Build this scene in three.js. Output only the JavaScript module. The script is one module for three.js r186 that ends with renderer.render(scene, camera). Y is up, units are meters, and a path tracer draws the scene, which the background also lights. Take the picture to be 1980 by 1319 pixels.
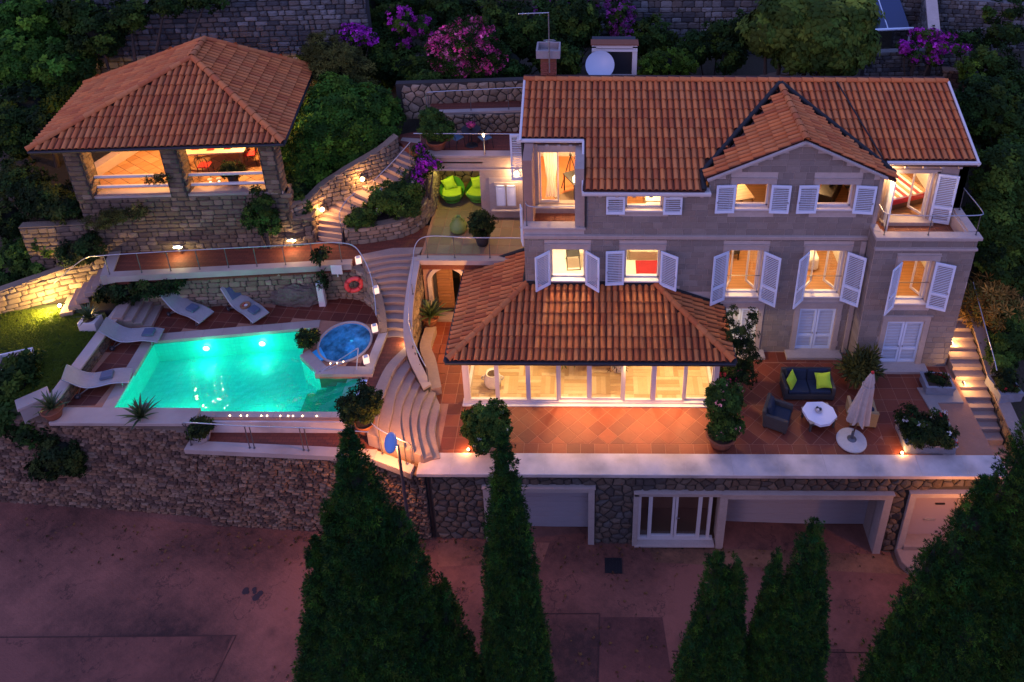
import * as THREE from 'three';
import { mergeGeometries } from 'three/addons/utils/BufferGeometryUtils.js';
import { RoundedBoxGeometry } from 'three/addons/geometries/RoundedBoxGeometry.js';

// ---------------------------------------------------------------- camera, sky, sun, exposure
const FOCAL = 1582, PITCH = 25.95;
const camera = new THREE.PerspectiveCamera(2 * Math.atan(659.5 / FOCAL) * 180 / Math.PI, 1980 / 1319, 0.3, 600);
camera.position.set(0, 22, 0);
camera.rotation.set(-PITCH * Math.PI / 180, 0, 0.0045, 'YXZ');
camera.setViewOffset(1980, 1319, -148, 509.5, 1980, 1319);      // the photograph is a crop whose lens axis lies above its middle
const scene = new THREE.Scene();
const renderer = new THREE.WebGLRenderer();
renderer.toneMapping = THREE.LinearToneMapping;
renderer.toneMappingExposure = 1;
renderer.shadowMap.enabled = true;
const SUN_DIR = new THREE.Vector3(-0.62, 0.3, 0.72).normalize();
{ // dusk sky: violet-blue overhead, a rose afterglow low in front of the house, deep blue behind it
  const w = 256, h = 128, d = new Float32Array(w * h * 4);
  const zen = [0.34, 0.46, 1.22], back = [0.14, 0.25, 0.8], glow = [0.88, 0.62, 0.9];
  for (let j = 0; j < h; j++) for (let i = 0; i < w; i++) {
    const el = ((j + 0.5) / h - 0.5) * Math.PI, az = ((i + 0.5) / w - 0.5) * 2 * Math.PI;
    const y = Math.sin(el), x = Math.cos(az) * Math.cos(el), z = Math.sin(az) * Math.cos(el);
    const f = Math.max(0, (x * -0.35 + z * 0.94)) , low = Math.exp(-Math.max(0, y) * 2.6) * f;
    const up = Math.min(1, Math.max(0, y) * 1.4);
    for (let c = 0; c < 3; c++) {
      let v = back[c] * (1 - up) + zen[c] * up + glow[c] * low;
      if (y < 0) v *= Math.exp(y * 3) * 0.6;
      d[(j * w + i) * 4 + c] = v;
    }
    d[(j * w + i) * 4 + 3] = 1;
  }
  const t = new THREE.DataTexture(d, w, h, THREE.RGBAFormat, THREE.FloatType);
  t.mapping = THREE.EquirectangularReflectionMapping; t.magFilter = t.minFilter = THREE.LinearFilter; t.needsUpdate = true;
  scene.background = t; scene.environment = t;
}
const sun = new THREE.DirectionalLight(new THREE.Color(1, 0.5, 0.42), 0.4);
sun.position.copy(SUN_DIR).multiplyScalar(60).add(new THREE.Vector3(0, 0, -22)); sun.target.position.set(0, 0, -22);
sun.castShadow = true; sun.shadow.radius = 40; sun.shadow.mapSize.set(2048, 2048);
Object.assign(sun.shadow.camera, { left: -32, right: 32, top: 32, bottom: -32, near: 1, far: 140 });
scene.add(sun, sun.target);

// ---------------------------------------------------------------- helpers
function rng(a) { return () => { a |= 0; a = a + 0x6D2B79F5 | 0; let t = Math.imul(a ^ a >>> 15, 1 | a); t = t + Math.imul(t ^ t >>> 7, 61 | t) ^ t; return ((t ^ t >>> 14) >>> 0) / 4294967296; }; }
const V = (x, y, z) => new THREE.Vector3(x, y, z);
const lerp = THREE.MathUtils.lerp;
const used = new Map();
function numbered(n) { const k = used.get(n) ?? 0; used.set(n, k + 1); return k ? n + '_' + String(k).padStart(3, '0') : n; }
function tag(o, label, category, group, kind) { Object.assign(o.userData, { label, category }); if (group) o.userData.group = group; if (kind) o.userData.kind = kind; return o; }
function thing(name, label, category, pos = [0, 0, 0], ry = 0, group) { const o = new THREE.Group(); o.name = numbered(name); o.position.set(...pos); o.rotation.y = ry; scene.add(o); return tag(o, label, category, group); }
const flat = (g) => g.index ? g.toNonIndexed() : g;
function boxUV(g) { // metres, by the main axis of each face
  const p = g.attributes.position, n = g.attributes.normal, uv = new Float32Array(p.count * 2);
  for (let i = 0; i < p.count; i++) {
    const ax = Math.abs(n.getX(i)), ay = Math.abs(n.getY(i)), az = Math.abs(n.getZ(i));
    if (ay >= ax && ay >= az) { uv[2 * i] = p.getX(i); uv[2 * i + 1] = p.getZ(i); } else if (ax > az) { uv[2 * i] = p.getZ(i); uv[2 * i + 1] = p.getY(i); } else { uv[2 * i] = p.getX(i); uv[2 * i + 1] = p.getY(i); }
  }
  g.setAttribute('uv', new THREE.BufferAttribute(uv, 2)); return g;
}
function merged(gs) {
  gs = [].concat(gs).map((g) => { g = flat(g); for (const k of Object.keys(g.attributes)) if (!['position', 'normal', 'uv'].includes(k)) g.deleteAttribute(k); if (!g.attributes.normal) g.computeVertexNormals(); return boxUV(g); });
  return gs.length > 1 ? mergeGeometries(gs) : gs[0];
}
function part(name, gs, m, parent, label) { const o = new THREE.Mesh(merged(gs), m); o.name = name; if (label) o.userData.label = label; o.castShadow = o.receiveShadow = true; parent.add(o); return o; }
function struct(name, gs, m) { const o = part(numbered(name), gs, m, scene); o.userData.kind = 'structure'; return o; }
function single(name, label, category, gs, m, group, pos) { const o = part(numbered(name), gs, m, scene); if (pos) o.position.set(...pos); return tag(o, label, category, group); }
function copy(o, label, pos, ry, group) { const c = o.clone(); c.name = numbered(o.name.replace(/_\d+$/, '')); scene.add(c); c.userData = { ...o.userData }; if (label) c.userData.label = label; if (group) c.userData.group = group; if (pos) c.position.set(...pos); if (ry !== undefined) c.rotation.y = ry; return c; }
const xf = (g, x = 0, y = 0, z = 0, rx = 0, ry = 0, rz = 0, s = 1) => g.applyMatrix4(new THREE.Matrix4().compose(V(x, y, z), new THREE.Quaternion().setFromEuler(new THREE.Euler(rx, ry, rz, 'YXZ')), s.isVector3 ? s : V(s, s, s)));
const bx = (w, h, d, x = 0, y = 0, z = 0, rx = 0, ry = 0, rz = 0) => xf(new THREE.BoxGeometry(w, h, d), x, y, z, rx, ry, rz);
const rbx = (w, h, d, x = 0, y = 0, z = 0, r = 0.02, rx = 0, ry = 0, rz = 0, seg = 1) => xf(new RoundedBoxGeometry(w, h, d, seg, Math.min(r, w / 2.01, h / 2.01, d / 2.01)), x, y, z, rx, ry, rz);
const cyl = (r1, r2, h, x = 0, y = 0, z = 0, n = 12, rx = 0, ry = 0, rz = 0) => xf(new THREE.CylinderGeometry(r1, r2, h, n), x, y, z, rx, ry, rz);
const sph = (r, x, y, z, n = 12, sy = 1) => xf(new THREE.SphereGeometry(r, n, Math.ceil(n * 0.7)), x, y, z, 0, 0, 0, V(1, sy, 1));
const lathe = (pts, x = 0, y = 0, z = 0, n = 20) => xf(new THREE.LatheGeometry(pts.map((p) => new THREE.Vector2(p[0], p[1])), n), x, y, z);
function bar(a, b, r, n = 6, r2 = r) { const A = V(...a), B = V(...b), L = A.distanceTo(B); const g = new THREE.CylinderGeometry(r2, r, L, n); return g.applyMatrix4(new THREE.Matrix4().compose(A.clone().add(B).multiplyScalar(0.5), new THREE.Quaternion().setFromUnitVectors(V(0, 1, 0), B.sub(A).normalize()), V(1, 1, 1))); }
function tube(pts, r, n = 6, seg = pts.length * 5, closed = false) { return new THREE.TubeGeometry(new THREE.CatmullRomCurve3(pts.map((p) => V(...p)), closed, 'centripetal'), seg, r, n, closed); }
function prism(poly, y0, y1, bevel = 0) { // poly of [x, z], extruded upwards
  const s = new THREE.Shape(poly.map((p) => new THREE.Vector2(p[0], -p[1])));
  const g = new THREE.ExtrudeGeometry(s, { depth: y1 - y0 - bevel * 2, bevelEnabled: bevel > 0, bevelSize: bevel, bevelOffset: -bevel, bevelThickness: bevel, bevelSegments: 1, steps: 1 });
  return xf(g, 0, y0 + bevel, 0, -Math.PI / 2);
}
function wallPlate(outline, holes, depth) { // outline and holes in x, y; front face at z = 0, extends to -depth
  const s = new THREE.Shape(outline.map((p) => new THREE.Vector2(...p)));
  for (const [x0, y0, x1, y1] of holes) s.holes.push(new THREE.Path([[x0, y0], [x0, y1], [x1, y1], [x1, y0]].map((p) => new THREE.Vector2(...p))));
  return xf(new THREE.ExtrudeGeometry(s, { depth, bevelEnabled: false }), 0, 0, -depth);
}
// ---- noise and textures
function lattice(seed, n) { const r = rng(seed), a = new Float32Array(n * n).map(() => r()); return (x, y) => { x = ((x % n) + n) % n; y = ((y % n) + n) % n; const i = x | 0, j = y | 0, u = x - i, v = y - j, s = u * u * (3 - 2 * u), t = v * v * (3 - 2 * v), i1 = (i + 1) % n, j1 = (j + 1) % n; return lerp(lerp(a[j * n + i], a[j * n + i1], s), lerp(a[j1 * n + i], a[j1 * n + i1], s), t); }; }
function fbmTile(seed, base, oct) { const L = []; for (let o = 0; o < oct; o++) L.push(lattice(seed + o, base << o)); return (u, v) => { let s = 0, a = 0.5, t = 0; for (let o = 0; o < oct; o++) { const n = base << o; s += a * L[o](u * n, v * n); t += a; a *= 0.55; } return s / t; }; }
function grayTex(size, fn, repeat, srgb) {
  const d = new Uint8Array(size * size * 4);
  for (let j = 0; j < size; j++) for (let i = 0; i < size; i++) { const c = fn(i / size, j / size), k = (j * size + i) * 4; for (let q = 0; q < 3; q++) d[k + q] = Math.max(0, Math.min(255, 255 * (c.length ? c[q] : c))); d[k + 3] = 255; }
  const t = new THREE.DataTexture(d, size, size); t.wrapS = t.wrapT = THREE.RepeatWrapping; t.magFilter = THREE.LinearFilter; t.minFilter = THREE.LinearMipmapLinearFilter; if (srgb) t.colorSpace = THREE.SRGBColorSpace; t.repeat.set(repeat, repeat); t.needsUpdate = true; return t;
}
const rep = (t, x, y = x) => { const c = t.clone(); c.repeat.set(x, y); c.needsUpdate = true; return c; };
const nA = fbmTile(11, 4, 6), nB = fbmTile(47, 8, 5), nC = fbmTile(93, 3, 7);
const T_fine = grayTex(512, (u, v) => 0.62 + 0.38 * (0.6 * nA(u, v) + 0.4 * nB(u * 3, v * 3)), 0.8);
const T_patch = grayTex(512, (u, v) => { const a = nA(u, v), b = nC(u, v); return Math.min(1, Math.max(0.25, 0.35 + 1.1 * (0.55 * a + 0.45 * b - 0.2))); }, 0.16);
const T_bump = grayTex(512, (u, v) => 0.5 * nB(u, v) + 0.5 * nB(u * 4, v * 4), 1.2);
const T_wood = grayTex(256, (u, v) => 0.6 + 0.4 * (0.5 + 0.5 * Math.sin(40 * (v + 0.06 * nA(u, v)))) * nB(u * 0.25, v * 2), 1);
const roadRnd = rng(66);
const T_road = grayTex(1024, (u, v) => { const a = nA(u, v), b = nC(u, v), s = nB(u * 8, v * 8); let c = 0.58 + 2.3 * (0.4 * a + 0.6 * b - 0.48) + 0.3 * (s - 0.5) + 0.3 * (nA(u * 1, v * 3) - 0.5) + 0.22 * (nB(u * 5, v * 5) - 0.5); const p = nA(u * 2.2 + 0.3, v * 2.2); if (p < 0.3) c -= (0.3 - p) * 2.5; c += (roadRnd() - 0.5) * 0.16 + 0.2 * (nB(u * 20, v * 20) - 0.5) + 0.1 * Math.sin(v * 18.85 + 2.5 * nA(u * 0.5, v)); const k = Math.abs(nC(u * 2 + 0.3, v * 2) - 0.5); if (k < 0.004 && nA(u + 0.4, v) > 0.45) c *= 0.55; return Math.max(0.14, Math.min(1, c)); }, 1 / 12);
// bricks laid flat: too small in the photograph to tell apart
const T_brick = grayTex(256, (u, v) => { const r = Math.floor(v * 8), x = (u * 4 + (r & 1) * 0.5) % 1, y = v * 8 % 1, j = x < 0.05 || y < 0.09; const h = Math.sin(r * 91.7 + Math.floor(u * 4 + (r & 1) * 0.5) % 4 * 37.3) * 0.5 + 0.5; const k = j ? 0.5 : 0.72 + 0.28 * h; return [k, k * (j ? 0.85 : 1), k * (j ? 0.85 : 1)]; }, 1 / 0.9);
// ---- materials
const std = (r, g, b, rough = 0.85, extra = {}) => new THREE.MeshStandardMaterial({ color: new THREE.Color().setRGB(r, g, b), roughness: rough, ...extra });
const worn = (r, g, b, rough = 0.85, bump = 0.006, extra = {}) => std(r, g, b, rough, { map: T_fine, bumpMap: T_bump, bumpScale: bump, ...extra });
const M = { wallTop: { pale: worn(0.28, 0.2, 0.13, 0.95, 0.03), warm: worn(0.22, 0.16, 0.105, 0.95, 0.03), grey: worn(0.14, 0.135, 0.13, 0.95, 0.03), rough: worn(0.17, 0.1, 0.06, 0.95, 0.03) },
  stone: worn(0.8, 0.8, 0.8, 0.9, 0.01, { vertexColors: true }), mortar: worn(0.045, 0.038, 0.033, 0.95), ashlarJoint: worn(0.58, 0.48, 0.41, 0.9),
  trim: worn(0.5, 0.41, 0.35, 0.8, 0.003), coping: std(0.5, 0.4, 0.34, 0.6, { map: T_patch, bumpMap: T_bump, bumpScale: 0.003 }), marble: std(0.72, 0.6, 0.53, 0.5, { map: rep(T_patch, 0.35), bumpMap: T_bump, bumpScale: 0.002 }),
  step: worn(0.35, 0.25, 0.2, 0.8, 0.004), tile: worn(1, 1, 1, 0.62, 0.003, { vertexColors: true }), roof: worn(1, 1, 1, 0.8, 0.006, { vertexColors: true, map: rep(T_fine, 2.2) }), roofDeck: worn(0.06, 0.02, 0.012, 0.9),
  brick: std(0.15, 0.035, 0.016, 0.8, { map: T_brick, bumpMap: T_brick, bumpScale: 0.006 }), grout: worn(0.42, 0.19, 0.11, 0.9), white: std(0.62, 0.58, 0.55, 0.5), whiteWall: worn(0.7, 0.66, 0.6, 0.85, 0.002), shutter: std(0.66, 0.74, 0.84, 0.5),
  plaster: worn(0.46, 0.35, 0.28, 0.9, 0.003), pinkPlaster: worn(0.42, 0.24, 0.17, 0.9, 0.003), dark: std(0.02, 0.02, 0.024, 0.6), black: std(0.012, 0.012, 0.014, 0.4), lead: std(0.012, 0.011, 0.011, 0.8), steel: std(0.42, 0.42, 0.43, 0.35, { metalness: 0.85 }), steelDark: std(0.12, 0.12, 0.13, 0.45, { metalness: 0.6 }),
  wood: std(0.3, 0.13, 0.05, 0.55, { map: T_wood, bumpMap: T_wood, bumpScale: 0.002 }), darkWood: std(0.1, 0.042, 0.018, 0.5, { map: T_wood }), paleWood: std(0.55, 0.38, 0.2, 0.5, { map: T_wood }), oak: worn(1, 1, 1, 0.45, 0.001, { vertexColors: true }),
  terra: worn(0.25, 0.08, 0.034, 0.85, 0.004), terraPale: worn(0.45, 0.26, 0.15, 0.85, 0.004), soil: worn(0.05, 0.03, 0.02, 1, 0.02), whitePot: worn(0.62, 0.57, 0.52, 0.6, 0.002), troughStone: worn(0.3, 0.3, 0.32, 0.95, 0.03),
  fabricGrey: worn(0.36, 0.34, 0.33, 0.95, 0.002), towel: worn(0.1, 0.13, 0.2, 1, 0.006), navy: worn(0.012, 0.024, 0.05, 0.95, 0.004), lime: worn(0.48, 0.72, 0.03, 0.9, 0.003), limeWicker: worn(0.12, 0.42, 0.03, 0.6, 0.012), wicker: worn(0.06, 0.055, 0.05, 0.85, 0.015), canvas: worn(0.5, 0.43, 0.38, 0.95, 0.004), red: worn(0.5, 0.02, 0.025, 0.8), redRing: std(0.7, 0.06, 0.05, 0.5), cream: worn(0.75, 0.7, 0.6, 0.9), blueLamp: std(0.16, 0.27, 0.5, 0.35), purple: std(0.3, 0.03, 0.36, 0.8), bark: worn(0.1, 0.075, 0.055, 0.95, 0.02), grassTop: worn(0.03, 0.05, 0.01, 0.95, 0.02),
  glass: new THREE.MeshPhysicalMaterial({ color: 0xffffff, roughness: 0.02, transmission: 1, thickness: 0 }),
  panel: std(0.012, 0.03, 0.09, 0.15), garage: std(0.33, 0.3, 0.31, 0.6), tan: worn(0.46, 0.36, 0.26, 0.8), rug: worn(0.2, 0.15, 0.1, 1, 0.004),
};
const glow = (r, g, b, k) => new THREE.MeshStandardMaterial({ color: 0x222222, emissive: new THREE.Color().setRGB(r, g, b), emissiveIntensity: k });
const WARM = [1, 0.62, 0.28], AMBER = [1, 0.48, 0.16];
const M_bulb = glow(1, 0.72, 0.4, 9), M_bulbSoft = glow(1, 0.7, 0.4, 4), M_amber = glow(1, 0.55, 0.2, 7), M_whiteGlow = glow(1, 0.95, 0.7, 14), M_candle = glow(1, 0.7, 0.4, 12), M_lantern = glow(1, 0.62, 0.5, 1.6);
const LAMP_K = 3.1;
function lampLight(parent, x, y, z, rgb, I, radius = 2, dist = 0) { const l = new THREE.PointLight(new THREE.Color().setRGB(...rgb), I * LAMP_K, dist); l.position.set(x, y, z); l.castShadow = true; l.shadow.radius = radius; parent.add(l); return l; }
function spotLight(parent, from, to, rgb, I, deg, pen = 0.6, radius = 2) { const l = new THREE.SpotLight(new THREE.Color().setRGB(...rgb), I * LAMP_K, 0, deg * Math.PI / 180, pen); l.position.set(...from); l.target.position.set(...to); l.castShadow = true; l.shadow.radius = radius; parent.add(l, l.target); return l; }
// ---- pieces: the nearest ones in view as meshes of their own, the rest joined
const VP = (() => { camera.updateMatrixWorld(); camera.updateProjectionMatrix(); return new THREE.Matrix4().multiplyMatrices(camera.projectionMatrix, camera.matrixWorld.clone().invert()); })();
function pieces(parent, name, items, mat, cap = 300) {
  parent.updateWorldMatrix(true, false);
  const c = V(0, 0, 0), w = V(0, 0, 0);
  for (const it of items) { if (!it.g.boundingSphere) it.g.computeBoundingSphere(); c.copy(it.g.boundingSphere.center).applyMatrix4(it.M).applyMatrix4(parent.matrixWorld); it.d = c.distanceTo(camera.position); w.copy(c).applyMatrix4(VP); if (Math.abs(w.x) > 1.02 || Math.abs(w.y) > 1.02 || w.z > 1) it.d += 1000; if (it.hid) it.d += 500; }
  items.sort((a, b) => a.d - b.d);
  let n = 0; const rest = [];
  for (const it of items) {
    if (n < cap && it.d < 500) { const o = new THREE.Mesh(it.g, mat); o.name = name; it.M.decompose(o.position, o.quaternion, o.scale); o.castShadow = o.receiveShadow = true; parent.add(o); n++; } else rest.push(it.g.clone().applyMatrix4(it.M));
  }
  if (rest.length) { const o = new THREE.Mesh(mergeGeometries(rest), mat); o.name = name + 's'; o.userData.kind = 'stuff'; o.castShadow = o.receiveShadow = true; parent.add(o); }
}
function toned(g, rgb) { g = flat(g).clone(); const n = g.attributes.position.count, c = new Float32Array(n * 3); for (let i = 0; i < n; i++) c.set(rgb, i * 3); g.setAttribute('color', new THREE.BufferAttribute(c, 3)); return g; }
// a pillow-shaped slab over a convex polygon (x, y), its back at z = 0, its face near z = h
function pillow(poly, h, bevel, crown = 0, rand = null) {
  let cx = 0, cy = 0; for (const p of poly) { cx += p[0]; cy += p[1]; } cx /= poly.length; cy /= poly.length;
  const P = [], n = poly.length, A = poly.map((p) => [p[0], p[1], 0]), B = poly.map((p) => [p[0], p[1], h * 0.55]);
  const C = poly.map((p) => { const dx = cx - p[0], dy = cy - p[1], L = Math.hypot(dx, dy) || 1, k = Math.min(0.45, bevel / L); return [p[0] + dx * k, p[1] + dy * k, h * (1 + (rand ? (rand() - 0.5) * 0.5 : 0))]; });
  const O = [cx, cy, h + crown], tri = (a, b, c) => P.push(...a, ...b, ...c);
  for (let i = 0; i < n; i++) { const j = (i + 1) % n; tri(A[i], A[j], B[j]); tri(A[i], B[j], B[i]); tri(B[i], B[j], C[j]); tri(B[i], C[j], C[i]); tri(C[i], C[j], O); }
  const g = new THREE.BufferGeometry(); g.setAttribute('position', new THREE.BufferAttribute(new Float32Array(P), 3)); g.computeVertexNormals(); return boxUV(g);
}
function clip(poly, a, b) { // keep what lies left of a -> b
  const out = [], side = (p) => (b[0] - a[0]) * (p[1] - a[1]) - (b[1] - a[1]) * (p[0] - a[0]);
  for (let i = 0; i < poly.length; i++) { const p = poly[i], q = poly[(i + 1) % poly.length], s = side(p), t = side(q); if (s >= 0) out.push(p); if ((s > 0 && t < 0) || (s < 0 && t > 0)) { const k = s / (s - t); out.push([p[0] + (q[0] - p[0]) * k, p[1] + (q[1] - p[1]) * k]); } }
  return out;
}
const areaOf = (p) => { let s = 0; for (let i = 0; i < p.length; i++) { const q = p[(i + 1) % p.length]; s += p[i][0] * q[1] - q[0] * p[i][1]; } return s / 2; };
function clipConvex(poly, region) { const r = areaOf(region) > 0 ? region : [...region].reverse(); for (let i = 0; i < r.length && poly.length; i++) poly = clip(poly, r[i], r[(i + 1) % r.length]); return poly; }
function inset(poly, d) { const p = areaOf(poly) > 0 ? poly : [...poly].reverse(), L = []; let out = p; for (let i = 0; i < p.length; i++) { const a = p[i], b = p[(i + 1) % p.length], dx = b[0] - a[0], dy = b[1] - a[1], l = Math.hypot(dx, dy); if (l < 1e-6) continue; L.push([[a[0] - dy / l * d, a[1] + dx / l * d], [b[0] - dy / l * d, b[1] + dx / l * d]]); } for (const [a, b] of L) out = clip(out, a, b); return out; }
const inPoly = (x, y, poly) => { let c = false; for (let i = 0, j = poly.length - 1; i < poly.length; j = i++) if ((poly[i][1] > y) !== (poly[j][1] > y) && x < (poly[j][0] - poly[i][0]) * (y - poly[i][1]) / (poly[j][1] - poly[i][1]) + poly[i][0]) c = !c; return c; };
// ---- floors of square tiles: region in [x, z], grid turned by ang
const T_TERRA = [[0.235, 0.045, 0.013], [0.2, 0.037, 0.011], [0.27, 0.054, 0.016], [0.17, 0.03, 0.01], [0.235, 0.052, 0.018]];
function floorTiles(parent, name, region, y, size, ang, seed, tones = T_TERRA, skip = null, mat = M.tile, cap = 300, ratio = 1) {
  const r = rng(seed), items = [], ca = Math.cos(ang), sa = Math.sin(ang), cx = region[0][0], cz = region[0][1], N = Math.ceil(26 / size), w = size * ratio;
  const down = new THREE.Matrix4().makeRotationX(-Math.PI / 2).setPosition(0, y, 0), cache = new Map();
  for (let i = -N; i < N; i++) for (let j = -N; j < N; j++) {
    const q = [[i * w, j * size], [(i + 1) * w, j * size], [(i + 1) * w, (j + 1) * size], [i * w, (j + 1) * size]].map(([a, b]) => [cx + a * ca - b * sa, cz + a * sa + b * ca]);
    const mx = (q[0][0] + q[2][0]) / 2, mz = (q[0][1] + q[2][1]) / 2;
    if (skip && skip(mx, mz)) continue;
    const p = clipConvex(q, region); if (p.length < 3 || Math.abs(areaOf(p)) < size * w * 0.04) continue;
    const tone = Math.floor(r() * tones.length), s = inset(p.map(([x, z]) => [x, -z]), 0.0075); if (s.length < 3) continue;
    const whole = Math.abs(areaOf(p)) > size * w * 0.999;
    if (whole) {
      if (!cache.has(tone)) cache.set(tone, toned(pillow(inset([[-w / 2, -size / 2], [w / 2, -size / 2], [w / 2, size / 2], [-w / 2, size / 2]], 0.0075), 0.006, 0.004), tones[tone]));
      items.push({ g: cache.get(tone), M: new THREE.Matrix4().compose(V(mx, y + (r() - 0.5) * 0.003, mz), new THREE.Quaternion().setFromEuler(new THREE.Euler(-Math.PI / 2, 0, -ang, 'XYZ')), V(1, 1, 1)) });
    } else items.push({ g: toned(pillow(s, 0.006, 0.004), tones[tone]), M: down });
  }
  pieces(parent, name, items, mat, cap);
}
// ---- stone walls: a path of [x, z, bottom, top]; the face looks to the right-hand side turned to the viewer (+z when the path runs to +x)
const STONE_T = { pale: [[0.33, 0.235, 0.145], [0.39, 0.28, 0.18], [0.26, 0.185, 0.115], [0.44, 0.33, 0.22], [0.3, 0.225, 0.15]], warm: [[0.2, 0.132, 0.074], [0.25, 0.17, 0.1], [0.15, 0.1, 0.06], [0.3, 0.21, 0.13], [0.18, 0.13, 0.09]], grey: [[0.18, 0.18, 0.17], [0.12, 0.125, 0.125], [0.25, 0.255, 0.25], [0.08, 0.085, 0.09], [0.18, 0.16, 0.14]], rough: [[0.22, 0.115, 0.062], [0.16, 0.086, 0.05], [0.29, 0.165, 0.09], [0.1, 0.055, 0.036], [0.24, 0.15, 0.1], [0.33, 0.22, 0.14]], house: [[0.35, 0.288, 0.236], [0.37, 0.306, 0.25], [0.325, 0.266, 0.22], [0.35, 0.28, 0.225], [0.39, 0.324, 0.268], [0.335, 0.28, 0.236]] };
const blockCache = new Map();
function blocks(key, rounded, seed) { // a few unit blocks in every tone
  const k = key + rounded; if (blockCache.has(k)) return blockCache.get(k);
  const r = rng(seed), out = [];
  for (const t of STONE_T[key]) for (let v = 0; v < 3; v++) {
    const j = () => (r() - 0.5) * 0.12 * rounded, c = 0.14 * rounded;
    const poly = rounded ? [[-0.5 + c + j(), -0.5], [0.5 - c + j(), -0.5 + j() * 0.5], [0.5, -0.5 + c + j()], [0.5 + j() * 0.5, 0.5 - c + j()], [0.5 - c + j(), 0.5], [-0.5 + c + j(), 0.5 + j() * 0.5], [-0.5, 0.5 - c + j()], [-0.5 + j() * 0.5, -0.5 + c + j()]] : [[-0.5, -0.5], [0.5, -0.5], [0.5, 0.5], [-0.5, 0.5]];
    const s = rounded ? 0.85 + r() * 0.3 : 0.95 + r() * 0.1; out.push(toned(pillow(poly, 1, rounded ? 0.16 : 0.04, rounded ? 0.25 * r() : 0, rounded ? r : null), t.map((x) => x * s)));
  }
  blockCache.set(k, out); return out;
}
function pathFrames(path) { const seg = []; let s = 0; for (let i = 0; i + 1 < path.length; i++) { const a = path[i], b = path[i + 1], L = Math.hypot(b[0] - a[0], b[1] - a[1]); seg.push({ a, b, s, L, t: [(b[0] - a[0]) / L, (b[1] - a[1]) / L] }); s += L; } return { seg, total: s, at(q) { const g = seg.find((e) => q <= e.s + e.L) ?? seg.at(-1), k = (q - g.s) / g.L; return { x: lerp(g.a[0], g.b[0], k), z: lerp(g.a[1], g.b[1], k), bot: lerp(g.a[2], g.b[2], k), top: lerp(g.a[3], g.b[3], k), t: g.t }; } }; }
function smoothPath(path, n) { const c = new THREE.CatmullRomCurve3(path.map((p) => V(p[0], 0, p[1])), false, 'centripetal'), d = new THREE.CatmullRomCurve3(path.map((p) => V(p[2], p[3] ?? 0, 0)), false, 'centripetal'); return Array.from({ length: n + 1 }, (_, i) => { const p = c.getPoint(i / n), q = d.getPoint(i / n); return [p.x, p.z, q.x, q.y]; }); }
function ribbon(path, off0, off1, y0, y1) { // a solid strip along a path; y0 and y1 are functions of a path point
  const P = [], n = path.length, nor = path.map((p, i) => { const a = path[Math.max(0, i - 1)], b = path[Math.min(n - 1, i + 1)], dx = b[0] - a[0], dz = b[1] - a[1], L = Math.hypot(dx, dz); return [-dz / L, dx / L]; });
  const c = path.map((p, i) => [[off0, y0], [off1, y0], [off1, y1], [off0, y1]].map(([o, y]) => [p[0] + nor[i][0] * o, y(p), p[1] + nor[i][1] * o]));
  const quad = (a, b, d, e) => P.push(...a, ...b, ...d, ...a, ...d, ...e);
  for (let i = 0; i + 1 < n; i++) for (let k = 0; k < 4; k++) { const m = (k + 1) % 4; quad(c[i][k], c[i][m], c[i + 1][m], c[i + 1][k]); }
  quad(c[0][3], c[0][2], c[0][1], c[0][0]); quad(...c[n - 1]);
  const g = new THREE.BufferGeometry(); g.setAttribute('position', new THREE.BufferAttribute(new Float32Array(P), 3)); g.computeVertexNormals(); return g;
}
function stoneWall(name, label, path, o = {}) {
  const { tones = 'warm', sw = 0.34, sh = 0.19, thick = 0.35, seed = 5, rounded = 1, coping = 0, copMat = M.coping, cap = 300, gap = 0.022, depth = 0.06, category = 'stone wall', copOver = 0.06 } = o;
  const w = thing(name, label, category);
  const body = part('core', ribbon(path, -thick, -0.01, (p) => p[2] - 0.25, (p) => p[3] - (coping || 0.01)), M.mortar, w);
  const F = pathFrames(path), r = rng(seed), B = blocks(tones, rounded, 77), items = [];
  let lo = 1e9, hi = -1e9; for (const p of path) { lo = Math.min(lo, p[2]); hi = Math.max(hi, p[3]); }
  for (let y = lo; y < hi;) {
    const h = sh * (0.75 + r() * 0.5);
    for (let s = -r() * sw; s < F.total;) {
      const L = sw * (0.55 + r() * 0.9), s0 = Math.max(0, s), s1 = Math.min(F.total, s + L); s += L; if (s1 - s0 < 0.08) continue;
      const f = F.at((s0 + s1) / 2), y0 = Math.max(y, f.bot), y1 = Math.min(y + h, f.top - coping); if (y1 - y0 < h * 0.3) continue;
      const q = new THREE.Quaternion().setFromRotationMatrix(new THREE.Matrix4().makeBasis(V(f.t[0], 0, f.t[1]), V(0, 1, 0), V(-f.t[1], 0, f.t[0])));
      items.push({ g: B[Math.floor(r() * B.length)], M: new THREE.Matrix4().compose(V(f.x + f.t[1] * 0.02, (y0 + y1) / 2, f.z - f.t[0] * 0.02), q, V(s1 - s0 - gap, y1 - y0 - gap, depth * (0.7 + r() * 0.6))) });
    }
    y += h;
  }
  pieces(w, 'stone', items, M.stone, cap);
  if (!coping) part('wall_top', ribbon(path, -thick - 0.005, 0.03, (p) => p[3] - 0.035, (p) => p[3]), M.wallTop[tones], w);
  if (coping) part('coping', ribbon(path, -thick - copOver, copOver + 0.03, (p) => p[3] - coping, (p) => p[3]), copMat, w);
  return w;
}
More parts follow.
